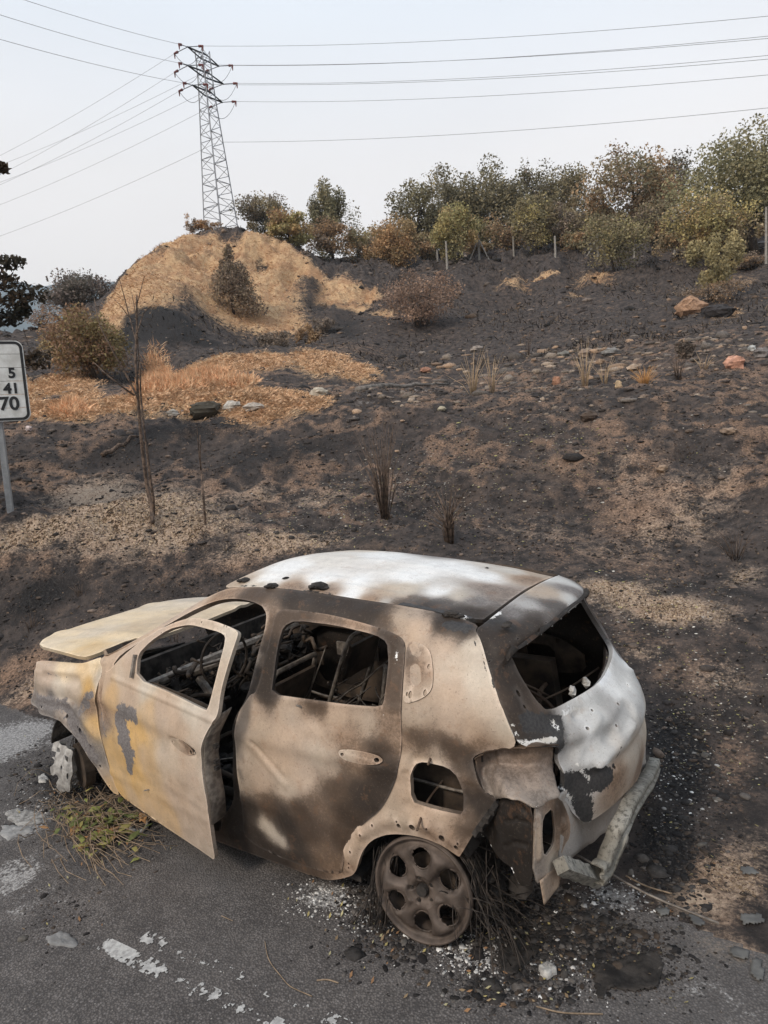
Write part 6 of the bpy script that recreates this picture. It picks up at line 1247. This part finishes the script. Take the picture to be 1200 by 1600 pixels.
def slack(p, q, drop):
    P = [p*(1-t)+q*t-np.array([0, 0, drop*4*t*(1-t)]) for t in np.linspace(0, 1, 10)]; mb = MB(); mb.tube(P, .016, 4); mb.build('jumper_wire', M_DKST, PY)
def far(px0, py0, px1, py1, px2, D): t = (px2-px0)/(px1-px0); return pt(px2, py0+(py1-py0)*t, D)
nm_ = ['top', 'middle', 'lowest']
Rw = [((345, 74), (1200, 17)), ((372, 99), (1200, 47)), ((349, 104), (1200, 52)), ((376, 131), (1200, 78)), ((352, 133), (1200, 84)), ((380, 157), (1200, 108))]
Lw = [(0, 222), (0, 238), (0, 252), (0, 265), (0, 268), (0, 300)]
k = 0
for i, (A, Bq) in enumerate(ends):
    for j, E_ in enumerate((A, Bq)):
        s0, s1 = Rw[2*i+j]; q = far(*s0, *s1, 1420, 38); d = q-E_; e1 = insulator(E_, d)
        wire(e1, q, .5, f"{'near' if j == 0 else 'far'} side conductor leaving the {nm_[i]} cross arm to the right")
        l = Lw[2*i+j]; lp = proj(E_[None])[0]; q2 = far(lp[0], lp[1], *l, -220, 90); d2 = q2-E_; e2 = insulator(E_, d2)
        wire(e2, q2, 1.0, f"{'near' if j == 0 else 'far'} side conductor falling from the {nm_[i]} cross arm to the left")
        slack(e1, e2, .9)
for i, l in enumerate((((65, 0)), ((0, 15)), ((0, 53)))):
    E_ = ends[i][0]; lp = proj(E_[None])[0]; q = far(lp[0]-22, lp[1]-7, *l, -220, 30); e1 = insulator(E_, q-E_); wire(e1, q, .25, f"conductor rising from the {nm_[i]} cross arm to the upper left")
lowp = legp(0, .52); q = far(352, 222, 1200, 160, 1420, 38); wire(pt(346, 222, PD), q, .5, 'single lower cable running right from the middle of the pylon'); q = far(320, 230, 0, 352, -220, 80); wire(pt(336, 224, PD), q, .8, 'single lower cable falling left from the middle of the pylon')

# ------------------------------------------------------------------ distance sign at the left
M_SIGN = simple('sign_face', (.70, .70, .68), (.50, .49, .46), 5, .5, 0, .05); M_SIGNK = simple('sign_black', (.02, .02, .022), (.03, .03, .03), 4, .5, 0, 0); M_POSTG = simple('galvanised_post', (.25, .255, .26), (.34, .345, .35), 8, .6, .4, .15)
SD = 10.4; sb = pt(17, 806, SD); sb[2] = float(ground(sb[0], sb[1]))
SG = empty('road_sign', tuple(sb), 'white distance sign with black border and the numbers 5, 41 and 70', 'road sign')
tr, br = pt(37, 532, SD), pt(47, 657, SD); upv = np.array([0, 0, 1.]); toC = CAM-br; toC[2] = 0; toC /= np.linalg.norm(toC); rt_ = np.cross(upv, toC); rt_ = -rt_ if (proj((br+rt_*.1)[None])[0][0] < proj(br[None])[0][0]) else rt_
H_ = tr[2]-br[2]; br = (br+tr)/2; br[2] -= H_/2; Wd_ = 1.55
def sp3(u, v, w=0): return br+rt_*(-u)+upv*v+toC*w         # u leftwards from the right edge, v up, w towards the viewer
def rrect(u0, u1, v0, v1, r, n=5):
    P = []
    for (cx, cy, a0) in ((u0+r, v0+r, 180), (u1-r, v0+r, 270), (u1-r, v1-r, 0), (u0+r, v1-r, 90)):
        for k in range(n+1): a = math.radians(a0+90*k/n); P.append((cx+r*math.cos(a), cy+r*math.sin(a)))
    return P
def plate(name, P, w0, w1, mat, par):
    n = len(P); V = [sp3(a, b, w1) for a, b in P]+[sp3(a, b, w0) for a, b in P]; F = [list(range(n)), list(range(n, 2*n))[::-1]]+[[i, n+i, n+(i+1) % n, (i+1) % n] for i in range(n)]
    return mesh(name, V, F, mat, par, smooth=False)
nsl = 6; hs = H_/nsl
full = rrect(0, Wd_, 0, H_, .10, 8)
def clipb(P, lo, hi):
    def cut(P, v, keep):
        out = []
        for a, b in zip(P, P[1:]+P[:1]):
            ka, kb = keep(a[1]), keep(b[1])
            if ka: out.append(a)
            if ka != kb: t = (v-a[1])/(b[1]-a[1]); out.append((a[0]+(b[0]-a[0])*t, v))
        return out
    return cut(cut(P, lo, lambda y: y >= lo), hi, lambda y: y <= hi)
for i in range(nsl): plate('slat', clipb(full, i*hs+.003, (i+1)*hs-.003), -.02, 0, M_SIGN, SG)
o_, in_ = rrect(.012, Wd_-.012, .012, H_-.012, .09, 8), rrect(.045, Wd_-.045, .045, H_-.045, .062, 8); n = len(o_)
V = [sp3(a, b, .004) for a, b in o_]+[sp3(a, b, .004) for a, b in in_]+[sp3(a, b, -.001) for a, b in o_]+[sp3(a, b, -.001) for a, b in in_]
F = [[i, (i+1) % n, n+(i+1) % n, n+i] for i in range(n)]+[[i, 2*n+i, 2*n+(i+1) % n, (i+1) % n] for i in range(n)]+[[n+i, n+(i+1) % n, 3*n+(i+1) % n, 3*n+i] for i in range(n)]
mesh('border', V, F, M_SIGNK, SG, smooth=False)
def number(txt, px, py, hpx):
    cu = bpy.data.curves.new('number', 'FONT'); cu.body = txt; cu.align_x = 'CENTER'; cu.align_y = 'CENTER'; k = SD/FPX; cu.size = hpx*k*1.42; cu.extrude = .002; cu.offset = .0065
    t = bpy.data.objects.new('tmp', cu); COL.objects.link(t); me = bpy.data.meshes.new_from_object(t); bpy.data.objects.remove(t)
    c = pt(px, py, SD); c = c-toC*((c-br)@toC)+toC*.0035; V = np.array([v.co[:] for v in me.vertices]); Fq = [list(p.vertices) for p in me.polygons]
    V3 = c+V[:, :1]*rt_+V[:, 1:2]*upv+V[:, 2:3]*toC; mesh('number', V3, Fq, M_SIGNK, SG, smooth=False)
number('5', 18.5, 583.5, 13); number('41', 18, 607.5, 13.5); number('70', 14.5, 631.5, 17.5)
for du in (.0, 1.05):
    x0 = pt(17, 806, SD)-rt_*du; x0 = x0-toC*((x0-br)@toC)-toC*.08; g = float(ground(x0[0], x0[1])); mb = MB(); mb.tube([(x0[0], x0[1], g-.1), (x0[0], x0[1], br[2]+H_*.93)], .05, 4); mb.build('post', M_POSTG, SG)

# ------------------------------------------------------------------ things on the road and debris of the fire
M_PAINT = simple('worn_road_paint', (.30, .29, .28), (.48, .47, .45), 40, .9, 0, .4, .004)
def marking(name, label, a, b, w, th, seed):
    n = int(math.hypot(b[0]-a[0], b[1]-a[1])/.0045); m = int(w/.0045); u, v = np.meshgrid(np.linspace(0, 1, n), np.linspace(-.5, .5, m), indexing='ij')
    d = (b-a)[:2]; L_ = np.hypot(*d); d = d/L_; nr = np.array([-d[1], d[0]]); X = a[0]+d[0]*u*L_+nr[0]*v*w; Y = a[1]+d[1]*u*L_+nr[1]*v*w
    Z = ground(X, Y)+.004; idx_ = np.arange(n*m).reshape(n, m); f = .8*fbm(X, Y, .20, 5, seed)+.75*fbm(X, Y, .022, 4, seed+1)+.3*(1-np.abs(v)*2)**.5-.12
    F = np.stack([idx_[:-1, :-1], idx_[1:, :-1], idx_[1:, 1:], idx_[:-1, 1:]], -1).reshape(-1, 4); F = F[f[:-1, :-1].ravel() > th]
    V = np.stack([X, Y, Z], -1).reshape(-1, 3); us, inv = np.unique(F, return_inverse=True); o = mesh(name, V[us], inv.reshape(-1, 4), M_PAINT); tag(o, kind='structure'); return o
m1, m2 = at(160, 1475), at(445, 1612); marking('road_marking', '', m1, m2, .085, .12, 3)
m1, m2 = at(225, 1462), at(560, 1618); marking('road_marking', '', m1, m2, .085, .16, 8)
# char and ash litter
dm = patches([(650, 1450, 90, 45, .9), (760, 1420, 90, 60, 1), (860, 1450, 120, 60, 1), (960, 1480, 90, 50, .9), (840, 1530, 70, 40, .6), (110, 1230, 70, 40, 1), (170, 1300, 60, 36, .7), (60, 1200, 60, 40, .7), (1050, 1300, 60, 90, .8), (1070, 1180, 50, 80, .9), (1100, 1250, 60, 80, .6), (560, 1400, 40, 26, .6), (100, 1420, 60, 40, .3), (300, 1290, 90, 26, .35), (760, 1540, 50, 30, .6)])
P, dd = sample(dm**1.5, 26000, 61, 1.5, 12, -.5); r_ = np.random.default_rng(6)
tag(scatter('char_debris', P, 1, [(.025, .022, .021), (.04, .036, .034), (.018, .016, .016), (.085, .075, .068), (.06, .045, .035)], M_BITS, 62, sizes=r_.lognormal(0, .7, len(P))*.0036, flat=.38), 'black charred crumbs and fused lumps around the wheels of the wreck', 'char debris', kind='stuff')
P, dd = sample(dm**1.5, 160, 63, 1.5, 12, -.5); r_ = np.random.default_rng(7)
tag(scatter('char_lumps', P, 1, [(.025, .022, .021), (.04, .036, .034), (.10, .09, .08)], M_BITS, 64, sizes=r_.lognormal(0, .5, len(P))*.015, flat=.4), 'bigger burnt lumps among the crumbs by the rear wheel', 'char debris', kind='stuff')
wm = patches([(740, 1490, 40, 26, 1), (510, 1400, 50, 22, .9), (560, 1425, 30, 20, .6), (960, 1400, 50, 20, .6), (620, 1440, 30, 16, .7), (120, 1235, 50, 26, .6), (860, 1500, 90, 50, .25), (1050, 1220, 50, 60, .3), (60, 1260, 50, 20, .5)])
P, dd = sample(wm**1.3, 2400, 65, 1.5, 12, -.5); r_ = np.random.default_rng(8)
tag(scatter('ash_flakes', P, 1, [(.55, .53, .50), (.42, .40, .38), (.30, .28, .26), (.62, .61, .59)], M_BITS, 66, sizes=r_.lognormal(0, .5, len(P))*.0038, flat=.45), 'white ash flakes and melted glass crumbs near the wheels', 'ash', kind='stuff')
gm = np.clip((GY > .2)*1.0, 0, 1)*(DD < 9)
P, dd = sample(gm, 5200, 67, 1.2, 9, -1.0); r_ = np.random.default_rng(9)
tag(scatter('road_grit', P, 1, [(.20, .185, .17), (.34, .31, .28), (.035, .032, .03), (.12, .105, .095)], M_BITS, 68, sizes=r_.lognormal(0, .45, len(P))*.0016, flat=.5), 'fine grit scattered over the asphalt', 'grit', kind='stuff')
# dry leaves
def leaves(name, mask, n, size, cols, label, seed):
    rng = np.random.default_rng(seed); P, dd = sample(mask, n, seed, 1.5, 14, -.5); a = rng.uniform(0, 6.28, n); s_ = size*rng.uniform(.5, 1.4, n)
    d = np.stack([np.cos(a), np.sin(a), rng.uniform(-.3, .5, n)], 1); q = np.stack([-np.sin(a), np.cos(a), rng.uniform(-.4, .4, n)], 1); P = P+[0, 0, .008]
    V = np.stack([P-d*s_[:, None], P+q*s_[:, None]*.42+[0, 0, .003], P+d*s_[:, None]+[0, 0, .006], P-q*s_[:, None]*.42], 1).reshape(-1, 3)
    c = np.array(cols)[rng.integers(0, len(cols), n)]; return tag(mesh(name, V, np.arange(4*n).reshape(n, 4), M_STRAW, None, smooth=False, attrs={'tone': np.repeat(c, 4, 0)}), label, 'dry leaves', kind='stuff')
leaves('dry_leaves', dm+.3*wm, 420, .011, [(.40, .33, .14), (.42, .38, .22), (.28, .20, .12), (.30, .17, .09)], 'yellow and brown leaf scraps among the ash', 71)
leaves('pale_leaves', offroad*pm, 500, .014, [(.42, .37, .20), (.50, .46, .30), (.33, .26, .15)], 'pale curled leaves on the bank behind the car', 72)
# heap of wilted twigs and leaves beside the front wheel
rng = np.random.default_rng(12); cH = at(150, 1290); root = empty('wilted_plant', tuple(cH), 'heap of wilted stalks and green yellow leaves beside the front wheel', 'plant')
mb = MB()
for k in range(190):
    px_, py_ = rng.normal(150, 40), rng.normal(1275, 32); p = at(px_, py_); a = rng.normal(2.2, .8); L_ = rng.uniform(.12, .42); Pq = []
    for t in np.linspace(0, 1, 6): Pq.append(p+np.array([math.cos(a+t*.8)*L_*t, math.sin(a+t*.8)*L_*t, .012+.09*math.sin(t*math.pi)*rng.uniform(.4, 1.2)]))
    mb.tube(Pq, .0022, 4)
tag(mb.build('stalk', M_PALESTEM, root), kind='stuff')
V = []; F = []; cc = []
for k in range(120):
    px_, py_ = rng.normal(160, 36), rng.normal(1300, 22); p = at(px_, py_)+[0, 0, rng.uniform(.01, .09)]; a = rng.uniform(0, 6.28); s_ = rng.uniform(.02, .055); d = np.array([math.cos(a), math.sin(a), rng.uniform(-.4, .4)]); q = np.array([-d[1], d[0], rng.uniform(-.4, .4)])
    b0 = len(V); V += [p-d*s_, p-d*s_*.2+q*s_*.4+[0, 0, .01], p+d*s_*.6+q*s_*.3, p+d*s_, p+d*s_*.5-q*s_*.35, p-d*s_*.3-q*s_*.4+[0, 0, .01]]; F.append([b0+i for i in range(6)]); cc += [[(.24, .25, .08), (.34, .30, .11), (.40, .22, .10), (.14, .16, .06)][rng.integers(0, 4)]]*6
tag(mesh('leaf', V, F, M_STRAW, root, smooth=False, attrs={'tone': np.array(cc)}), kind='stuff')
# burnt tyre cords
def cords(name, label, cat, start, end, spread, n, rad, mat, seed, lift=.04, par=None):
    rng = np.random.default_rng(seed); mb = MB()
    for k in range(n):
        a = start+rng.normal(size=3)*spread*[1, 1, .3]; b = end+rng.normal(size=3)*spread*1.6*[1, 1, .25]; m_ = (a+b)/2+rng.normal(size=3)*spread*[1, 1, .4]+[0, 0, lift*rng.uniform(0, 1.6)]
        Pq = [a*(1-t)**2+m_*2*t*(1-t)+b*t*t for t in np.linspace(0, 1, 8)]
        Pq = [np.array([x[0], x[1], max(x[2], float(ground(x[0], x[1]))+.004)]) for x in Pq]; mb.tube(Pq, rad*rng.uniform(.6, 1.6), 4)
    o = mb.build(name, mat, par, smooth=True); return tag(o, label, cat, kind='stuff') if par is None else tag(o, kind='stuff')
e_ = lambda px, py, h=.0: at(px, py)+np.array([0, 0, h])
cords('tyre_cords', 'bundle of burnt tyre cords trailing right of the rear wheel', 'burnt cords', WC+[-.20, -.12, .02], e_(820, 1462, .02), .07, 40, .002, M_WIRE, 81, .08)
cords('tyre_cords', 'frayed black cords dropping behind the rear wheel', 'burnt cords', WC+[-.18, -.15, .18], e_(765, 1490, .02), .07, 34, .002, M_WIRE, 82, .02)
cords('tyre_cords', 'short cords hanging in front of the rear wheel', 'burnt cords', WC+[.22, -.08, .12], e_(590, 1440, .01), .03, 60, .0026, M_WIRE, 83, .02)
for i in range(3):
    c0 = np.array([2.58-.05*i, .68-.05*i, .22]); mb = MB(); r1_ = .24+.012*i
    for k in range(26):
        rr_ = r1_+RNG.normal()*.012; yo = RNG.normal()*.03; a0 = RNG.uniform(-2.6, -1.9); a1 = RNG.uniform(.9, 2.0)
        mb.tube([c0+[rr_*math.cos(t), yo+.02*math.sin(5*t), max(-.2, rr_*math.sin(t))] for t in np.linspace(a0, a1, 14)], .003, 4)
    tag(mb.build('tyre_cord_ring', M_WIRE, CAR, smooth=True), kind='stuff')
mb = MB(); c0 = WC+[0, -.12, -.0]
for k in range(50):
    rr_ = .25+RNG.normal()*.01; yo = RNG.normal()*.03; mb.tube([c0+[rr_*math.cos(t), yo, rr_*math.sin(t)] for t in np.linspace(RNG.uniform(2.2, 3.0), RNG.uniform(3.6, 4.6), 10)], .003, 4)
tag(mb.build('tyre_cord_ring', M_WIRE, CAR, smooth=True), kind='stuff')
# hose, twigs
def strand(name, label, cat, pts_, r, mat, lift=.01):
    P = [e_(a, b, lift) for a, b in pts_]; mb = MB(); mb.tube(smooth_path(P, 5), r, 6); return tag(mb.build(name, mat, smooth=True), label, cat)
strand('hose', 'curved grey hose end under the open door', 'hose', [(190, 1282), (202, 1296), (216, 1302), (228, 1297), (230, 1288), (224, 1278)], .011, M_ALU, .012)
strand('straw_stem', 'long bent yellow straw on the asphalt near the front', 'straw', [(414, 1472), (420, 1500), (438, 1525), (458, 1545), (488, 1558)], .0022, M_PALESTEM, .004)
strand('straw_stem', 'short pale straw right of the long bent one', 'straw', [(495, 1533), (512, 1532), (529, 1537)], .003, M_PALESTEM, .004)
strand('straw_stem', 'thin straw at the bottom below the charred mat', 'straw', [(838, 1574), (880, 1584), (942, 1586)], .003, M_PALESTEM, .005)
strand('straw_stem', 'tiny straw left of the long bent one', 'straw', [(346, 1432), (355, 1436), (364, 1440)], .002, M_PALESTEM, .004)
strand('straw_stem', 'yellow blade on the dirt at the right of the bumper beam', 'straw', [(978, 1372), (1010, 1388), (1050, 1400)], .004, M_PALESTEM, .012)
# melted metal puddles
def puddle(label, px, py, rx, ry, mat, seed, h=.012):
    c = at(px, py); rng = np.random.default_rng(seed); n = 28; a_ = at(px+rx, py)-c; b_ = at(px, py-ry)-c; rad = 1+.6*fbm(np.arange(n)*.9, np.zeros(n)+seed, 2.2, 3, seed); rad[-1] = (rad[0]+rad[-2])/2
    V = []; F = []
    for k, (f, z) in enumerate(((1, .0), (.9, h*.8), (.6, h), (.3, h*.8), (.05, h*.9))):
        for j in range(n):
            t = 2*math.pi*j/n; q = c+(a_*math.cos(t)+b_*math.sin(t))*rad[j]*f; V.append([q[0], q[1], float(ground(q[0], q[1]))+z+(.004 if k else -.004)+rng.normal()*.002])
    for k in range(4):
        for j in range(n): F.append([k*n+j, k*n+(j+1) % n, (k+1)*n+(j+1) % n, (k+1)*n+j])
    F.append([4*n+j for j in range(n)]); tag(mesh('melted_metal', V, F, mat), label, 'melted metal')
M_SLAG = simple('pale_slag', (.17, .16, .15), (.36, .345, .325), 28, .8, 0, .8, .01)
puddle('pale grey puddle of solidified aluminium left of the wilted plant heap', 42, 1276, 34, 13, M_SLAG, 3, .005)
puddle('darker flat grey lump on the asphalt at the left', 95, 1470, 26, 12, simple('dull_slag', (.16, .155, .15), (.24, .235, .23), 20), 5, .006)
puddle('small bright melted lump beside the front wheel stump', 68, 1218, 9, 6, M_ALU, 7, .015)
puddle('small white crumpled lump below the rear wheel cords', 855, 1520, 14, 9, M_ALU, 9, .03)
puddle('rough grey slag patch at the left edge', 20, 1300, 24, 10, simple('dull_slag2', (.22, .215, .21), (.32, .31, .30), 20), 11, .005)
# charred mat and sheets
def sheet(name, label, cat, poly, mat, amp, seed, base=.01):
    pts_ = np.array([at(a, b)[:2] for a, b in poly]); lo, hi = pts_.min(0), pts_.max(0); st = .012 if np.ptp(pts_[:, 0]) < .5 else .02; gx, gy = np.meshgrid(np.arange(lo[0], hi[0], st), np.arange(lo[1], hi[1], st), indexing='ij')
    ins = inpoly(gx.ravel(), gy.ravel(), pts_).reshape(gx.shape); Z = ground(gx, gy)+base+amp*np.abs(fbm(gx, gy, .09, 4, seed)); idx_ = np.arange(gx.size).reshape(gx.shape)
    F = np.stack([idx_[:-1, :-1], idx_[1:, :-1], idx_[1:, 1:], idx_[:-1, 1:]], -1).reshape(-1, 4); F = F[(ins[:-1, :-1] & ins[1:, 1:]).ravel()]; V = np.stack([gx, gy, Z], -1).reshape(-1, 3); us, inv = np.unique(F, return_inverse=True)
    o = mesh(name, V[us], inv.reshape(-1, 4), mat); md = o.modifiers.new('t', 'SOLIDIFY'); md.thickness = .004; return tag(o, label, cat)
sheet('charred_mat', 'crumpled black charred mat on the road below the bumper', 'mat', [(925, 1520), (945, 1508), (985, 1495), (1030, 1488), (1042, 1510), (1028, 1545), (990, 1552), (950, 1545), (945, 1562), (930, 1560)], M_BLACK, .022, 3, .004)
sheet('charred_mat', 'smaller folded charred scrap beside the rear wheel cords', 'mat', [(775, 1490), (815, 1470), (850, 1480), (830, 1505), (800, 1530), (780, 1520)], M_BLACK, .03, 4, .004)
M_SHARD = simple('grey_shard', (.085, .082, .078), (.14, .135, .125), 10, .6, 0, .3, .004)
for i, (poly, lb) in enumerate((([(1072, 1432), (1090, 1430), (1106, 1446), (1090, 1452), (1078, 1444)], 'grey flat shard nearest the bumper beam on the dirt'), ([(1135, 1486), (1155, 1482), (1175, 1492), (1165, 1504), (1145, 1500)], 'grey flat shard near the bottom right'), ([(1172, 1505), (1190, 1500), (1198, 1530), (1185, 1542), (1172, 1528)], 'long dark shard at the lower right edge'),
                               ([(1152, 1432), (1190, 1430), (1199, 1444), (1160, 1450)], 'dark shard above the long one at the right edge'), ([(1020, 1424), (1046, 1420), (1050, 1430), (1030, 1434)], 'small broken shard left of the others'), ([(1152, 1358), (1175, 1356), (1190, 1368), (1160, 1370)], 'bluish shard highest on the dirt at the right'))):
    sheet('shard', lb, 'shard', poly, M_SHARD, .01, 20+i, .012)
# white road verge stones by the tyre
# ------------------------------------------------------------------ air: thin smoke haze
HZ = bpy.data.materials.new('smoke_haze'); HZ.use_nodes = True; t_ = HZ.node_tree; t_.nodes.clear(); o_ = t_.nodes.new('ShaderNodeOutputMaterial'); v_ = t_.nodes.new('ShaderNodeVolumePrincipled')
v_.inputs['Density'].default_value = .0004; v_.inputs['Color'].default_value = (.78, .90, 1.0, 1); v_.inputs['Anisotropy'].default_value = .1
t_.links.new(v_.outputs[0], o_.inputs['Volume'])
mb = MB(); mb.box((0, 0, 140), (3900, 3900, 420)); tag(mb.build('haze', HZ), kind='stuff')
